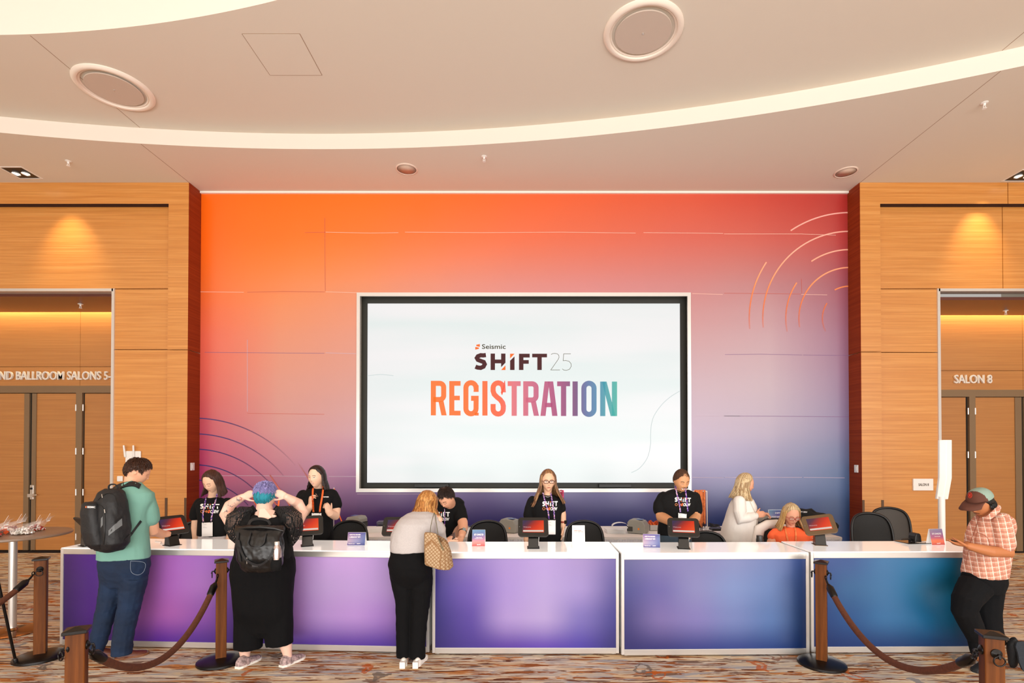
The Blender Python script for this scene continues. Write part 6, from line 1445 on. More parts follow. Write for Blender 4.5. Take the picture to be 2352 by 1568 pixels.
me = remesh(q.B['a'], .008, 2); folds(me, .008, (16, 12, 12), 3); ml3 = M('black_leatherette', '0e0e0f', .38, bump=.2, bscale=25); o = put('main_bag', me, ml3, None); q.adopt(o)
b1 = [BVHTree.FromPolygons([v.co for v in o.data.vertices], [f.vertices for f in o.data.polygons])]
q.solid(MB().tube([q.p(546, 1214, -.25), q.p(570, 1211, -.27), q.p(600, 1210, -.28), q.p(630, 1213, -.27), q.p(651, 1219, -.25)], [.009, .014, .015, .014, .01], 8), 'rolled_top', ml3)
q.strap('loop_handle', [(577, 1222), (573, 1236), (570, 1246), (574, 1254), (584, 1257), (596, 1255), (606, 1247), (609, 1236), (612, 1224)], 2.6, m_bp, b1, .012, thick=.01)
q.strap('curved_strap', [(548, 1240), (553, 1262), (562, 1280), (576, 1292), (592, 1297), (607, 1292), (620, 1278), (628, 1260)], 5, m_bp, b1, .012, thick=.008)
q.strap('shoulder_strap', [(571, 1207), (577, 1196), (588, 1192), (602, 1192), (615, 1196), (621, 1205)], 6, m_bp, [BW.shirt_b, BW.bvh], .014, thick=.01)
q.strap('side_strap', [(547, 1222), (545, 1245), (549, 1270), (552, 1290)], 5, m_bp, b1+[BW.pants_b, BW.shirt_b], .01, thick=.006)
q.strap('zip', [(567, 1281), (586, 1287), (606, 1284)], 1.5, M('zip_black', '050505', .5), b1, .004); q.solid(MB().tube([q.cast(b1, 567, 1281, .01), q.cast(b1, 567, 1294, .012)], .0035, 6), 'zip_pull', m_alu)
q.decal('maker_tag', poly((579, 1297), (592, 1297), (592, 1301), (579, 1301)), M('tag_grey', '4a4a4c', .4), b1, .004)
q.torso('pk', [(634, 1280, 11, .03, -.33), (634, 1295, 12, .035, -.33), (634, 1309, 10, .03, -.33)], 0, 2.2); q.solid(q.B['pk'], 'bottle_pocket', m_blk)
t = thing('water_bottle', 'brushed steel water bottle in side pocket of rucksack', 'bottle', q.p(636, 1284, -.33)); B = local(t); k = q.k
B(MB().lathe([(0, 0), (8.6*k, 0), (8.8*k, 20*k), (7.5*k, 26*k), (5.2*k, 31*k), (5*k, 32*k)], n=28), 'bottle_body', M('rose_steel', 'c8b4b0', .25, .85), smooth='auto'); B(MB().lathe([(5.4*k, 31*k), (5.4*k, 36.5*k), (4.4*k, 38*k)], n=24), 'bottle_cap', m_alu, smooth='auto')
# ---- 4 woman in black polo, orange lanyard
p = Person('person with long dark hair, black polo and orange lanyard, talking with hands raised', 5.95, 'f0c4a8', u=731)
p.head(727, 1095, -.02, .236, yaw=-14, pitch=2, roll=-3, fem=1, full=.25).neck(731, 1120, .03, 10, 13)
p.torso('skin', [(731, 1235, 28, .1, 0), (731, 1180, 28, .09, 0), (731, 1140, 34, .08, 0), (731, 1128, 22, .055, .01)])
p.limb('skin', [(691, 1140, .02, 11), (688, 1165, .0, 11), (700, 1180, -.12, 9.5), (712, 1163, -.18, 7)]); W = p.p(712, 1163, -.18); p.hand(W, (.05, .05, 1), (.6, .6, 0), side=1, curl=.75, sc=.95)
p.limb('skin', [(767, 1142, .02, 11.5), (771, 1165, .0, 12), (769, 1184, -.06, 11), (758, 1178, -.16, 8), (754, 1173, -.18, 7)]); W = p.p(757, 1179, -.18); p.hand(W, p.p(752, 1163, -.2)-W, (-.5, .4, 0), side=-1, curl=1.0, sc=.95)
p.torso('pants', [(731, 1205, 29, .12, 0), (731, 1235, 34, .13, 0), (731, 1275, 36, .13, 0), (731, 1290, 33, .1, 0)]); p.legs('pants', 731, 1280, 34); p.finish_body()
p.torso('shirt', [(731, 1240, 33, .135, 0), (731, 1205, 31, .13, 0), (731, 1180, 32, .13, 0), (732, 1155, 38, .135, -.01), (732, 1138, 41, .11, .0), (732, 1128, 34, .085, .01), (731, 1121, 18, .065, .03)])
p.limb('shirt', [(697, 1137, .02, 13), (688, 1155, .01, 14), (686, 1165, 0, 14)]); p.limb('shirt', [(762, 1136, .02, 14), (768, 1150, .01, 15), (770, 1159, 0, 15)])
p.cloth('shirt', 'polo_shirt', m_blk, amp=.006); p.cloth('pants', 'trousers', m_blk2)
p.decal('open_neck', poly((720, 1121), (742, 1121), (736, 1133), (730, 1141), (725, 1133)), p.skin, [p.shirt_b], .003)
p.strap('collar', [(718, 1120), (721, 1131), (728, 1142)], 4, m_blk, [p.shirt_b], .006, thick=.004); p.strap('collar', [(744, 1119), (742, 1131), (732, 1142)], 4, m_blk, [p.shirt_b], .006, thick=.004)
p.face('4a3226', 'd08078', mouth='talk'); hm2 = hairm('hair_near_black', '22120e')
p.cap_hair('hair', hm2, HL_W, .075, .008, 20, 5); p.locks('long_hair', hm2, .44, part=.02, a0=75, flare=.12, wave=.03, seed=5, back=1)
bs = [p.shirt_b, p.bvh]; p.strap('lanyard', [(719, 1120), (718, 1140), (719, 1160), (720, 1176)], 4, m_orl, bs, .009); p.strap('lanyard', [(743, 1117), (740, 1140), (736, 1162), (734.5, 1176)], 4, m_orl, bs, .009)
p.badge(716, 738, 1178, 1210, [p.shirt_b], .03)
tb = text_box('crewmates', 741, 0, 14, 3, .02); p.decal('logo_words', ([(x, 1142-y) for x, y in tb[0]], tb[1]), M('shirt_white_print', 'f4f2f0', .6), [p.shirt_b])
m_nail = M('red_nail', 'c0302c', .3)
# ---- 5 bending crew man
p = Person('person with short dark hair in SHIFT CREW shirt bending over counter, wearing smart watch', 6.0, 'e2a888', u=1030)
p.head(1026, 1143, -.30, .235, yaw=-28, pitch=40, roll=-2).neck(1034, 1160, -.06, 14, 17)
p.torso('skin', [(1028, 1250, 24, .1, .1), (1030, 1200, 28, .1, 0), (1030, 1165, 32, .09, -.05), (1033, 1155, 22, .06, -.06)])
p.limb('skin', [(1055, 1165, -.05, 12), (1062, 1192, -.12, 12), (1064, 1212, -.25, 10.5), (1061, 1230, -.38, 7.5)]); W = p.p(1061, 1230, -.38); p.hand(W, (-.25, -.5, -.6), (0, .5, -1), side=-1, curl=.35, spread=.1)
p.limb('skin', [(1000, 1165, -.05, 12), (996, 1195, -.12, 12), (1000, 1218, -.25, 10), (1010, 1232, -.36, 7.5)]); W = p.p(1010, 1232, -.36); p.hand(W, (.4, -.4, -.4), (0, .3, -1), side=1, curl=.4)
p.torso('pants', [(1027, 1232, 24, .12, .12), (1027, 1260, 28, .12, .12), (1027, 1285, 26, .1, .12)]); p.legs('pants', 1027, 1280, 27, dy=.12); p.finish_body()
p.torso('shirt', [(1022, 1240, 25, .13, .1), (1023, 1220, 26, .13, .06), (1026, 1190, 33, .13, .0), (1029, 1165, 37, .12, -.04), (1031, 1152, 35, .10, -.05), (1034, 1143, 22, .08, -.05)])
p.limb('shirt', [(1050, 1155, -.04, 14), (1056, 1172, -.08, 15), (1059, 1189, -.12, 15.5)]); p.limb('shirt', [(1004, 1158, -.04, 14), (998, 1188, -.12, 15)])
p.cloth('shirt', 't_shirt', m_blk, amp=.006); p.cloth('pants', 'trousers', M('navy_trousers', '1c2430', .8)); p.face('3a2418', 'c07060', eyes='closed', bw=.02, beard='8a6048')
p.cap_hair('hair', hairm('hair_dark_short', '281a14'), [(0, .60), (20, .55), (40, .68), (55, .5), (72, .2), (90, .0), (120, -.4), (181, -.6)], .022, .004, 40, 7, top=.6); p.tufts('combed_hair', MATS['hair_dark_short'], [(0, .60), (20, .55), (40, .68), (55, .5), (72, .2), (90, .0), (120, -.4), (181, -.6)], 1600, .075, .25, seed=7, top=2)
p.crew_print(993, 1033, 1175, 1186, [p.shirt_b]); p.strap('lanyard', [(1021, 1168), (1021.5, 1190), (1021, 1216)], 1.8, m_purl, [p.shirt_b])
W = p.p(1062.3, 1222, -.322); p.watch(W, p.p(1061, 1230, -.38)-p.p(1064, 1212, -.25), .043, m_black, M('watch_glass', '8ca0a0', .2), (.5, -1, .6))
# ---- 6 visitor in grey sweater seen from behind
p = Person('person in grey sweater and black trousers leaning on counter, back turned, tote on shoulder', 4.78, 'e8b89c', u=945)
p.head(982, 1158, .22, .235, yaw=152, pitch=28, roll=8, fem=1).neck(975, 1183, .12, 13, 16)
p.torso('skin', [(942, 1275, 38, .1, 0), (948, 1230, 42, .1, .02), (960, 1195, 38, .09, .08), (968, 1184, 24, .06, .1)])
p.limb('skin', [(1004, 1196, .12, 14), (1010, 1230, .2, 12), (1012, 1244, .3, 9), (1024, 1243, .42, 7.5)]); W = p.p(1024, 1243, .40); p.hand(W, p.p(1040, 1232, .5)-W, (.3, .5, -1), side=-1, curl=.45)
for pts in ([(927, 1300, 0, 22), (926, 1400, 0, 15), (928, 1500, 0, 9), (930, 1520, 0, 8)], [(962, 1300, 0, 22), (961, 1400, 0, 15), (962, 1500, 0, 9), (960, 1520, 0, 8)]): p.limb('skin', pts)
p.finish_body()
p.torso('shirt', [(943, 1264, 46, .165, 0), (944, 1250, 47, .165, 0), (948, 1225, 49, .16, .03), (957, 1200, 46, .15, .06), (963, 1188, 42, .125, .08), (968, 1179, 32, .09, .10), (972, 1173, 18, .06, .12)], 0, 2.3)
p.limb('shirt', [(996, 1196, .1, 15), (1008, 1215, .15, 17), (1012, 1236, .25, 14), (1018, 1242, .36, 10)]); p.limb('shirt', [(932, 1199, .08, 15), (920, 1218, .14, 15), (920, 1235, .3, 13), (938, 1240, .4, 10)])
p.cloth('shirt', 'sweater', M('heather_grey_knit', 'b9b3b2', .95, bump=.2, bscale=140, var=.06, vscale=120), amp=.006)
p.torso('pants', [(941, 1256, 42, .14, 0), (942, 1270, 45, .15, 0), (943, 1295, 50, .17, -.01), (944, 1315, 48, .155, -.01), (945, 1335, 41, .115, 0), (945, 1348, 34, .08, 0)], 0, 2.3)
p.limb('pants', [(920, 1310, 0, 26), (925, 1350, 0, 23.5), (928, 1385, 0, 19.5), (926, 1430, 0, 16.5), (926, 1480, 0, 16), (927, 1507, 0, 17)]); p.limb('pants', [(968, 1310, 0, 26), (968, 1350, 0, 25), (966, 1385, 0, 21.5), (962, 1430, 0, 19), (960, 1480, 0, 17), (960, 1510, 0, 18)])
p.cloth('pants', 'black_trousers', m_blk2, amp=.005, sc=(10, 10, 12))
wh = M('white_leather', 'f0ebe4', .4)
for u, tu in ((932, 924), (961, 972)): p.shoe(V((p.p(u, 1515).x, 4.68, 0)), V((p.p(tu, 1500).x, 4.9, 0)), wh, wh, r=.034, hgt=.06); p.solid(MB().b2(p.p(u-6, 1500).x, p.p(u+6, 1500).x, 4.64, 4.70, 0, .055), 'heel', wh, smooth=False)
hb = [hairm('hair_copper_blonde', 'a06a34', .35), hairm('hair_honey', 'bc8a50', .3), hairm('hair_chestnut', '7c4420', .3)]
p.cap_hair('hair', None, HL_W, .085, .01, 26, 8, mats=hb[:2]); p.locks('bob_hair', None, lambda a, s_: .30, n=50, part=.06, a0=62, flare=.18, seed=8, mats=[hb[0], hb[0], hb[1], hb[2]])
GS = p
# tote bag
t = thing('tote_bag', 'tan patterned tote bag hanging from shoulder of person in grey sweater', 'bag', P(1005, 1300, 4.55)); tot = M('tote_canvas', 'a88c68', .8, spec=.3); nt, b, N, L = nodes(tot)
tc = N('TexCoord'); mp = N('Mapping'); mp.inputs['Scale'].default_value = (44, 44, 44); mp.inputs['Rotation'].default_value = (0, .7, 0); ck = N('TexVoronoi'); ck.feature = 'DISTANCE_TO_EDGE'; ck.inputs['Randomness'].default_value = .15; ck.inputs['Scale'].default_value = 1.0
r = N('ValToRGB'); e = r.color_ramp.elements; e[0].position = .05; e[0].color = lin('8a6440'); e[1].position = .2; e[1].color = lin('b49c7c'); L(tc.outputs['Object'], mp.inputs[0]); L(mp.outputs[0], ck.inputs[0]); L(ck.outputs[0], r.inputs[0]); L(r.outputs[0], b.inputs['Base Color'])
Yt = 4.58
def tote_ring(pts, f): return [P(u, v, Yt+dy) for u, v, dy in pts]
A = [(974, 1222, -.02), (990, 1220, -.03), (1004, 1223, -.02), (1009, 1242, .02), (1020, 1239, .05), (1029, 1242, .08), (1022, 1236, .14), (1000, 1222, .12), (976, 1221, .08)]
C_ = [(974, 1262, -.05), (994, 1264, -.06), (1012, 1268, -.05), (1022, 1262, -.02), (1032, 1258, .02), (1037, 1266, .08), (1028, 1262, .14), (1004, 1262, .16), (976, 1260, .10)]
D_ = [(975, 1297, -.04), (990, 1304, -.05), (1006, 1309, -.05), (1020, 1311, -.03), (1033, 1311, .0), (1043, 1300, .06), (1036, 1300, .12), (1008, 1300, .14), (978, 1296, .08)]
m = MB().rings([[a.lerp(b_, f) for a, b_ in zip(tote_ring(X1, 0), tote_ring(X2, 0))] for X1, X2, f in ((A, C_, 0), (A, C_, .33), (A, C_, .66), (A, C_, 1), (C_, D_, .5), (C_, D_, 1))])
o = m.build('bag_body', tot, t, smooth='auto'); sb = o.modifiers.new('s', 'BEVEL'); sb.width = .015; sb.segments = 3; sb.angle_limit = radians(30)
olv = M('olive_strap', '6c6448', .6)
for pts in ([(988, 1222, -.03), (990, 1205, -.06), (994, 1188, -.04), (997, 1178, .02)], [(1006, 1228, .0), (1003, 1205, -.04), (1000, 1188, -.03), (998, 1178, .03)]): MB().tube([P(u, v, Yt+dy) for u, v, dy in pts], .007, 8, flat=(1, .4)).build('bag_handle', olv, t, smooth=True)
MB().tube([P(1005, 1235, Yt-.02), P(1012, 1250, Yt-.02), P(1018, 1262, Yt-.03)], .006, 8).build('hanging_strap', olv, t, smooth=True)
# ---- 7 woman with glasses
p = Person('person with long light brown hair and dark-rimmed glasses in SHIFT CREW shirt', 5.9, 'e6b696', u=1256)
p.head(1259, 1104, -.03, .236, yaw=3, pitch=3, fem=1).neck(1258, 1131, .02, 9, 12)
p.torso('skin', [(1257, 1240, 27, .09, 0), (1256, 1190, 27, .08, 0), (1255, 1155, 32, .07, 0), (1256, 1143, 20, .05, .01)])
p.limb('skin', [(1220, 1155, .02, 10), (1215, 1185, .02, 10), (1212, 1210, .0, 8.5), (1209, 1240, -.06, 6.5)]); W = p.p(1209, 1240, -.06); p.hand(W, (0, -.2, -1), (1, 0, 0), side=1)
p.limb('skin', [(1287, 1158, .02, 9.5), (1292, 1182, .0, 8.5), (1294, 1202, -.02, 6.5), (1293, 1208, -.02, 6)]); W = p.p(1293, 1208, -.03); p.hand(W, (-.12, -.1, -1), (-1, -.2, 0), side=-1, curl=.2)
p.torso('pants', [(1257, 1228, 29, .11, 0), (1257, 1250, 33, .12, 0), (1257, 1280, 34, .12, 0), (1257, 1292, 30, .1, 0)]); p.legs('pants', 1257, 1282, 33); p.finish_body()
p.torso('shirt', [(1258, 1242, 32, .115, 0), (1258, 1230, 33, .115, 0), (1257, 1205, 31, .11, 0), (1256, 1180, 34, .115, 0), (1255, 1160, 38, .11, 0), (1255, 1146, 36, .085, 0), (1256, 1136, 15, .06, .02)])
p.limb('shirt', [(1224, 1150, .02, 12.5), (1218, 1168, .02, 13.5), (1215, 1182, .02, 14)]); p.limb('shirt', [(1284, 1152, .02, 11.5), (1289, 1168, .0, 11)])
p.cloth('shirt', 't_shirt', m_blk, amp=.006); p.cloth('pants', 'trousers', M('grey_jeans', '343a42', .8)); p.face('6a4a34', 'b8685c'); p.glasses('4a2018')
hs = [hairm('hair_light_brown', '8a6240', .3), hairm('hair_caramel', 'a07c54', .3), hairm('hair_brown_root', '6a462c', .3)]
p.cap_hair('hair', None, HL_W, .075, .009, 26, 9, mats=[hs[0], hs[2]]); p.locks('long_hair', None, lambda a, s_: .98 if s_ < 0 else .85, n=52, part=.0, a0=60, flare=.42, wave=.015, seed=9, mats=hs)
bs = [p.shirt_b, p.bvh]; p.strap('lanyard', [(1247, 1131), (1253, 1155), (1259, 1175), (1261, 1192)], 2.8, m_purl, bs, .01); p.strap('lanyard', [(1265, 1131), (1268, 1150), (1272, 1172), (1273.5, 1192)], 2.8, m_purl, bs, .01)
p.crew_print(1246, 1281, 1151, 1162.5, [p.shirt_b], -1); p.badge(1258, 1276, 1194, 1227, [p.shirt_b], .02)
p.solid(MB().tube([p.cast(bs, 1252+i*2.4, 1136+(6-abs(i-2.5))*.9, .006) for i in range(6)], .0022, 6), 'necklace', M('silver_beads', 'dcdcdc', .2, .8))
W = p.p(1294, 1198, -.02); p.watch(W, (0, 0, -1), .031, M('red_brown_strap', '8a3424', .5), m_black, (1, -1, 0))
# ---- 8 smiling man
p = Person('smiling person with moustache and buzz cut in SHIFT CREW shirt behind slate blue counter', 5.9, 'cf966c', u=1556)
p.head(1565, 1103, -.06, .245, yaw=10, pitch=20, full=.15).neck(1564, 1128, .0, 14, 18)
p.torso('skin', [(1551, 1225, 30, .1, 0), (1554, 1180, 32, .1, 0), (1558, 1150, 38, .09, 0), (1561, 1138, 24, .06, 0)])
p.limb('skin', [(1520, 1150, .02, 14), (1517, 1172, .0, 14.5), (1520, 1187, -.05, 13), (1540, 1197, -.22, 10), (1560, 1204, -.38, 7.5)]); W = p.p(1560, 1204, -.38); p.hand(W, (.6, -.6, -.5), (0, .2, -1), side=-1)
p.limb('skin', [(1597, 1150, .02, 13.5), (1598, 1172, .0, 13.5), (1596, 1188, -.04, 12.5), (1588, 1203, -.22, 9.5), (1580, 1210, -.36, 7.5)]); W = p.p(1580, 1210, -.36); p.hand(W, (-.3, -.7, -.5), (0, .2, -1), side=1)
p.torso('pants', [(1550, 1215, 35, .12, 0), (1549, 1240, 38, .13, 0), (1549, 1275, 38, .13, 0), (1549, 1290, 34, .1, 0)]); p.legs('pants', 1549, 1280, 37, shoes='e8e8e8'); p.finish_body()
p.torso('shirt', [(1548, 1227, 37, .13, 0), (1549, 1215, 38, .13, 0), (1552, 1190, 37, .13, 0), (1556, 1165, 42, .135, 0), (1558, 1147, 47, .12, 0), (1560, 1134, 42, .095, 0), (1563, 1124, 20, .07, .01)])
p.limb('shirt', [(1523, 1143, .02, 15), (1517, 1158, .01, 16), (1516, 1169, 0, 16.5)]); p.limb('shirt', [(1594, 1143, .02, 14.5), (1597, 1158, .01, 15), (1598, 1170, 0, 15.5)])
p.cloth('shirt', 't_shirt', m_blk, amp=.006); p.cloth('pants', 'trousers', M('slate_trousers', '3e5060', .85)); p.face('2a1a12', 'b06450', eyes='closed', mouth='smile', bw=.022, must='2e1e16')
p.cap_hair('hair', hairm('hair_buzz', '4a3020', .3, .8), [(0, .60), (25, .60), (40, .56), (55, .34), (75, .1), (92, -.05), (120, -.35), (181, -.5)], .024, .002, 40, 3, kmin=.9); p.tufts('cropped_hair', MATS['hair_buzz'], [(0, .60), (25, .60), (40, .56), (55, .34), (75, .1), (92, -.05), (120, -.35), (181, -.5)], 1500, .03, .3, seed=9, jit=.6)
bs = [p.shirt_b, p.bvh]; p.strap('lanyard', [(1551, 1115), (1555, 1135), (1560, 1155), (1563, 1176)], 3, m_purl, bs, .01); p.strap('lanyard', [(1574, 1121), (1577, 1145), (1580, 1174)], 3, m_purl, bs, .01)
p.crew_print(1550, 1587, 1141.5, 1152, [p.shirt_b], 1); p.badge(1558, 1577, 1177.5, 1201, [p.shirt_b], .025, 2.5)
p.solid(MB().tube([p.cast(bs, 1557+i*2, 1126+(6-abs(i-3)*1.6)*.9, .006) for i in range(7)], .002, 6), 'necklace', M('gold_chain', 'c8a868', .25, .9))
# ---- 9 blonde woman in white jacket, profile
p = Person('person with shoulder-length blonde hair in white jacket, standing in profile facing right', 6.4, 'e2a486', u=1700)
p.head(1712, 1111, 0, .236, yaw=84, pitch=12, fem=1).neck(1708, 1137, 0, 11, 13)
p.torso('skin', [(1698, 1235, 26, .12, 0), (1702, 1190, 26, .13, 0), (1706, 1155, 24, .14, 0), (1707, 1143, 14, .08, 0)])
p.limb('skin', [(1696, 1155, -.16, 10), (1700, 1190, -.18, 10), (1722, 1186, -.2, 8), (1737, 1182, -.18, 6)]); W = p.p(1736, 1183, -.18); p.hand(W, (.9, .1, .15), (.2, .9, -.3), side=1, curl=.8)
p.limb('skin', [(1712, 1155, .16, 10), (1722, 1188, .14, 10), (1736, 1184, .02, 7), (1742, 1180, -.05, 6)]); W = p.p(1742, 1181, -.08); p.hand(W, (.6, -.5, .1), (-.2, -.4, -1), side=-1, curl=.6)
p.torso('pants', [(1696, 1235, 30, .15, 0), (1696, 1260, 32, .16, 0), (1696, 1285, 30, .14, 0)]); p.legs('pants', 1697, 1285, 28, shoes='6a4030'); p.finish_body()
p.torso('shirt', [(1698, 1247, 42, .20, 0), (1697, 1236, 42, .20, 0), (1700, 1205, 37, .19, 0), (1704, 1180, 33, .185, 0), (1706, 1160, 29, .18, 0), (1706, 1147, 22, .15, 0), (1706, 1138, 13, .10, 0)], 0, 2.2)
p.limb('shirt', [(1698, 1152, -.14, 13.5), (1699, 1175, -.17, 14), (1702, 1192, -.18, 13.5), (1720, 1188, -.2, 10.5), (1734, 1184, -.18, 8)]); p.limb('shirt', [(1710, 1152, .14, 13), (1720, 1188, .14, 12), (1734, 1186, .04, 8)])
p.cloth('shirt', 'white_jacket', M('ivory_knit', 'e9e3dc', .9, bump=.15, bscale=60), amp=.006); p.cloth('pants', 'trousers', M('burgundy_trousers', '5a2430', .8)); p.strap('jacket_lapel', [(1722, 1150), (1730, 1168), (1737, 1180)], 1.5, M('lapel_line', 'c8c0b4', .9), [p.shirt_b], .003, thick=.002)  # thin beige lines mark the lapel edges
p.strap('jacket_lapel', [(1739, 1190), (1736, 1215), (1735, 1236)], 1.5, M('lapel_line', 'c8c0b4', .9), [p.shirt_b], .003, thick=.002)
p.face('a07850', 'd07868', eyes='closed'); hbl = [hairm('hair_ash_blonde', 'b09872', .25), hairm('hair_pale_blonde', 'c4ae88', .2), hairm('hair_dark_blonde', '987c58', .3)]
p.cap_hair('hair', None, HL_W, .085, .009, 26, 11, mats=hbl); p.locks('long_hair', None, lambda a, s_: .62, n=52, part=.0, a0=72, flare=.30, wave=.02, seed=11, mats=hbl)
# ---- 10 seated woman in coral top
p = Person('seated person with blonde hair and red-rimmed glasses in coral top, looking down', 5.95, 'e2a688', u=1816)
p.head(1817, 1182, -.02, .24, yaw=-4, pitch=20, fem=1).neck(1816, 1208, .03, 9.5, 13)
p.torso('skin', [(1815, 1300, 28, .1, .05), (1815, 1250, 30, .1, 0), (1815, 1226, 34, .08, 0), (1815, 1216, 22, .06, .01)])
p.limb('skin', [(1778, 1228, .02, 12), (1773, 1250, .0, 12), (1775, 1280, -.05, 10), (1795, 1290, -.25, 7)]); p.limb('skin', [(1852, 1228, .02, 12), (1856, 1252, .0, 11.5), (1852, 1280, -.05, 10), (1835, 1290, -.25, 7)])
W = p.p(1795, 1290, -.25); p.hand(W, (.3, -.8, .1), (0, 0, -1), side=1); W = p.p(1835, 1290, -.25); p.hand(W, (-.3, -.8, .1), (0, 0, -1), side=-1)
hz = V((p.p(1815, 1300, .05).x, 6.0, .52))
for sx in (-1, 1):
    pts = [hz+V((sx*.1, 0, 0)), hz+V((sx*.12, -.38, .0)), V((hz.x+sx*.12, hz.y-.36, .09))]; p.mb('skin').tube(pts, [.06, .05, .035], 10); p.mb('pants').tube(pts, [.095, .075, .06], 14); p.shoe(V((pts[2].x, pts[2].y+.06, 0)), V((pts[2].x+sx*.02, pts[2].y-.06-.0, 0)), m_black)
p.mb('pants').ball(hz+V((0, .02, .02)), (.2, .15, .12), 18); p.finish_body()
p.torso('shirt', [(1815, 1318, 34, .13, .05), (1815, 1290, 34, .13, .03), (1815, 1255, 36, .13, 0), (1815, 1238, 41, .12, 0), (1815, 1226, 42, .10, 0), (1815, 1217, 32, .08, .01), (1816, 1210, 16, .06, .02)])
p.limb('shirt', [(1783, 1224, .02, 12), (1776, 1232, .02, 13)]); p.limb('shirt', [(1848, 1224, .02, 12), (1855, 1233, .02, 13)])
coral = M('coral_blouse', 'ff6a38', .8, bump=.1, bscale=40); p.cloth('shirt', 'coral_blouse', coral, amp=.007); p.cloth('pants', 'trousers', m_blk2)
p.decal('open_neck', poly((1806, 1211), (1828, 1211), (1823, 1224), (1818, 1235), (1812, 1224)), p.skin, [p.shirt_b], .003)
p.face('8a6444', 'c87868', eyes='closed'); p.glasses('b04a3c'); p.cap_hair('hair', None, HL_W, .075, .009, 26, 12, mats=hbl)
hgb = [hairm('hair_golden', 'b08a54', .25), hbl[0], hairm('hair_golden_dark', '9c6c34', .3)]; p.locks('long_hair', None, .52, n=50, part=.0, a0=60, flare=.24, seed=12, mats=hgb)
bs = [p.shirt_b, p.bvh]; p.strap('lanyard', [(1803, 1208), (1806, 1225), (1810, 1243)], 3.6, m_orp, bs, .01); p.strap('lanyard', [(1826, 1210), (1828, 1226), (1828, 1243)], 3.6, m_orp, bs, .01)
# ---- 11 man in cap with phone
p = Person('person in two-tone cap and orange plaid shirt leaning on counter end, looking at phone', 4.72, 'b87448', u=2265)
p.head(2253, 1156, 0, .245, yaw=-74, pitch=24).neck(2275, 1185, .02, 17, 20)
p.torso('skin', [(2262, 1320, 38, .12, 0), (2270, 1250, 42, .12, 0), (2280, 1205, 40, .13, 0), (2280, 1192, 26, .08, 0)])
p.limb('skin', [(2300, 1216, -.13, 11), (2312, 1245, -.17, 14), (2316, 1268, -.17, 13), (2275, 1266, -.19, 12.5), (2245, 1259, -.18, 10), (2226, 1254, -.16, 8)]); W = p.p(2226, 1254, -.16); p.hand(W, p.p(2196, 1248, -.12)-W, (0, .1, 1), side=-1, curl=.22, thumb=.35)
p.limb('skin', [(2262, 1208, .16, 14), (2246, 1240, .16, 12), (2236, 1250, .1, 10), (2222, 1250, .02, 7.5)]); W = p.p(2222, 1250, .02); p.hand(W, p.p(2196, 1247, .0)-W, (0, -.2, 1), side=1, curl=.3, thumb=.4)
p.limb('skin', [(2240, 1345, -.06, 18), (2216, 1400, -.08, 16), (2236, 1455, -.04, 12), (2250, 1512, -.04, 8)]); p.limb('skin', [(2270, 1345, .05, 18), (2268, 1410, .05, 15), (2292, 1500, -.0, 9)])
p.finish_body()
p.torso('shirt', [(2263, 1323, 43, .15, 0), (2262, 1312, 44, .155, 0), (2266, 1285, 43, .155, 0), (2269, 1255, 43, .16, 0), (2273, 1228, 43, .16, 0), (2279, 1205, 40, .155, 0), (2284, 1190, 36, .13, 0), (2284, 1178, 22, .085, 0)], radians(8), 2.3)
p.limb('shirt', [(2300, 1204, -.13, 18), (2304, 1225, -.16, 19), (2307, 1248, -.17, 20)], n=20); p.limb('shirt', [(2264, 1202, .13, 16), (2250, 1230, .16, 16)])
pl = M('orange_plaid', 'd89878', .85); nt, b, N, L = nodes(pl); tc = N('TexCoord'); mp = N('Mapping'); mp.inputs['Rotation'].default_value = (0, radians(9), 0); s_ = N('SeparateXYZ'); L(tc.outputs['Object'], mp.inputs[0]); L(mp.outputs[0], s_.inputs[0])
def band(src, per, w_, off=0):
    a = N('Math'); a.operation = 'MULTIPLY_ADD'; a.inputs[1].default_value = 1/per; a.inputs[2].default_value = off; f = N('Math'); f.operation = 'FRACT'; g_ = N('Math'); g_.operation = 'LESS_THAN'; g_.inputs[1].default_value = w_
    L(src, a.inputs[0]); L(a.outputs[0], f.inputs[0]); L(f.outputs[0], g_.inputs[0]); return g_.outputs[0]
def mixc(fac, src, col, k=1.0):
    x = N('MixRGB'); mm = N('Math'); mm.operation = 'MULTIPLY'; mm.inputs[1].default_value = k; L(fac, mm.inputs[0]); L(mm.outputs[0], x.inputs[0])
    if isinstance(src, str): x.inputs[1].default_value = lin(src)
    else: L(src, x.inputs[1])
    x.inputs[2].default_value = lin(col); return x.outputs[0]
X0_ = N('Math'); X0_.operation = 'MULTIPLY'; X0_.inputs[1].default_value = .8; L(s_.outputs[0], X0_.inputs[0]); X_ = N('Math'); X_.operation = 'MULTIPLY_ADD'; X_.inputs[1].default_value = -.6; L(s_.outputs[1], X_.inputs[0]); L(X0_.outputs[0], X_.inputs[2])
c_ = mixc(band(X_.outputs[0], .046, .5), 'd89c84', 'c48068', .8); c_ = mixc(band(s_.outputs[2], .042, .5), c_, 'c48068', .6); c_ = mixc(band(X_.outputs[0], .046, .14), c_, 'f4e0d0', .85); c_ = mixc(band(s_.outputs[2], .042, .14), c_, 'f4dccc', .75); c_ = mixc(band(s_.outputs[2], .042, .07, .5), c_, '8c5a4c', .7); c_ = mixc(band(X_.outputs[0], .046, .06, .5), c_, 'b07058', .6)
L(c_, b.inputs['Base Color'])
p.cloth('shirt', 'plaid_shirt', pl, amp=.008)
p.solid(MB().tube([p.p(2258, 1190, -.06), p.p(2272, 1188, -.11), p.p(2290, 1172, -.10), p.p(2296, 1162, -.02)], [.008, .012, .014, .01], 10, flat=(1.7, .5)), 'shirt_collar', pl)
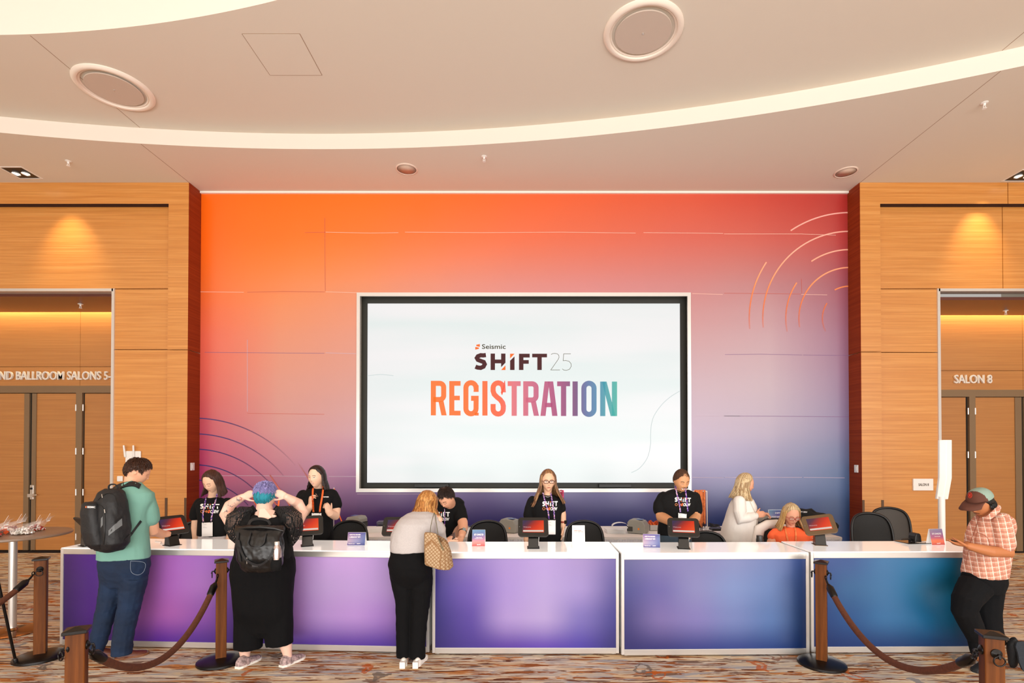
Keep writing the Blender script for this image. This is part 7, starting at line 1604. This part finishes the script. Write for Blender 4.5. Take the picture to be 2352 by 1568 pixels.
p.strap('button_placket', [(2250, 1185), (2240, 1215), (2228, 1248), (2218, 1300)], 1.2, M('placket_line', 'a8644c', .8), [p.shirt_b], .003, thick=.001)
p.strap('chest_pocket', [(2244, 1222), (2266, 1232), (2274, 1252), (2262, 1258), (2240, 1252), (2244, 1222)], 1.2, MATS['placket_line'], [p.shirt_b], .003, thick=.001)
p.torso('pants', [(2262, 1312, 43, .14, 0), (2259, 1335, 46, .15, 0), (2252, 1358, 47, .14, 0)], radians(8), 2.2)
p.limb('pants', [(2242, 1345, -.06, 34), (2218, 1380, -.1, 28), (2215, 1402, -.1, 25), (2230, 1432, -.06, 23), (2244, 1468, -.02, 19), (2250, 1503, -.04, 16)]); p.limb('pants', [(2272, 1345, .04, 28), (2268, 1400, .04, 27), (2272, 1440, .04, 24), (2290, 1482, .0, 18)])
p.cloth('pants', 'black_jeans', M('black_denim', '08090c', .9, spec=.25, bump=.2, bscale=200), amp=.006)
bs_ = M('black_suede', '16181c', .7, bump=.3, bscale=80)
p.shoe(V((p.p(2256, 1505).x, 4.66, 0)), V((p.p(2205, 1510).x, 4.56, 0)), bs_, M('dark_sole', '202226', .8), r=.05, hgt=.08)
Sx = p.p(2306, 1500, -.08); m = MB(); rs = []
for t_, w_, d_ in ((-.02, .5, .5), (.1, .9, .8), (.3, .95, .95), (.55, .9, .8), (.8, 1, .6), (1, .6, .35)): 
    c = V((p.p(2302, 1500).x+.06*t_, 4.62+.05*t_, .26-.25*t_)); rs.append([c+V((.045*w_*cos(q_)-.0, .05*d_*sin(q_), .02*cos(q_))) for q_ in [2*pi*j/18 for j in range(18)]])
o = p.solid(MB().rings(rs), 'shoe', bs_); p.solid(MB().rings([[c+V((.012, -.022, 0)) for c in (V((p.p(2302, 1500).x+.06*t_-.045*w_, 4.60, .26-.25*t_)), V((p.p(2302, 1500).x+.06*t_+.05*w_, 4.60, .27-.25*t_)), V((p.p(2302, 1500).x+.06*t_+.05*w_, 4.585, .27-.25*t_)), V((p.p(2302, 1500).x+.06*t_-.045*w_, 4.585, .26-.25*t_)))] for t_, w_ in ((0, .6), (.15, 1), (.4, .9), (.7, 1.05), (.95, .8), (1.02, .4))]), 'sole', M('slate_sole', '262c34', .8, bump=.5, bscale=70), o, smooth=False)
p.face('241610', 'a05c48', eyes='closed', bw=.022, must='3a241a', beard='6a4430')
hm = hairm('hair_black', '120e0c', .3); hl_ = [(0, .75), (40, .6), (62, .25), (80, -.02), (100, -.15), (120, -.45), (181, -.6)]; p.cap_hair('hair', hm, hl_, .03, .005, 18, 6); p.tufts('shaggy_hair', hm, hl_, 1200, .2, .3, fwd=0, seed=6, top=.5, z1=.05)
# cap
rs = []
for i in range(33):
    q_ = pi/2*i/32.6; rr = cos(q_)
    rs.append([p.h(.385*rr**.9*sin(a), .03-.455*rr**.9*cos(a), .19+.39*sin(q_)) for a in [2*pi*j/90 for j in range(90)]])
br, sg = M('cap_brown', '5c3426', .85), M('cap_sage', '8ea496', .85)
o = p.solid(MB().rings(rs), 'cap', [br, sg])
for f in o.data.polygons:
    c = p.R.transposed() @ (f.center-p.hc)/p.hs; f.material_index = 1 if c.y > -.12 else 0
bm_ = MB(); top_, bot_ = [], []
for j in range(17):
    a = radians(-62+124*j/16); ix, iy = .38*sin(a), .03-.45*cos(a); ex, ey = .40*sin(a)*1.02, -.20-.66*cos(a)**.8-.0
    top_.append([p.h(ix, iy, .20), p.h((ix+ex)/2, (iy+ey)/2, .20-.04*abs(sin(a))), p.h(ex, ey, .13-.07*abs(sin(a)))])
bm_.rings(top_, cap=False, closed=False); ov = p.solid(bm_, 'cap_brim', br, o); sm_ = ov.modifiers.new('t', 'SOLIDIFY'); sm_.thickness = .006
lg = [p.h(.20*cos(a)*.45+.13, -.40-.02, .33+.07*sin(a)) for a in [2*pi*i/16 for i in range(17)]]
cb = BVHTree.FromPolygons([v.co for v in o.data.vertices], [f.vertices for f in o.data.polygons])
rd2 = M('cap_red_badge', 'd83018', .7); p.decal('cap_badge', merge(stroke([(2228+4.2*cos(a), 1137+6*sin(a)) for a in [2*pi*i/16 for i in range(16)]], 1.3, True), poly((2226, 1134), (2230, 1134), (2230, 1136), (2227.5, 1137), (2230, 1138), (2230, 1140), (2226, 1140))), rd2, [cb], .003)
ph = thing('smartphone', 'dark smartphone held by person in two-tone cap', 'phone', P(2190, 1247, 4.63))
a = P(2183, 1240, 4.62); b_ = P(2213, 1247, 4.68); d = (b_-a).normalized(); MB().box((a+b_)/2, (.13, .068, .009), Matrix(((d.x, 0, 0), (d.y, 1, 0), (d.z, 0, 1)))).build('phone_body', M('phone_black', '22221f', .2), ph, bevel=.003)
c0 = P(1038, 1233, 5.26); ph = thing('smartphone', 'dark smartphone in hand of person in grey sweater', 'phone', c0); MB().box(c0, (.075, .13, .008), Matrix.Rotation(radians(-35), 3, 'Y') @ Matrix.Rotation(.3, 3, 'X')).build('phone_body', MATS['phone_black'], ph, bevel=.003)
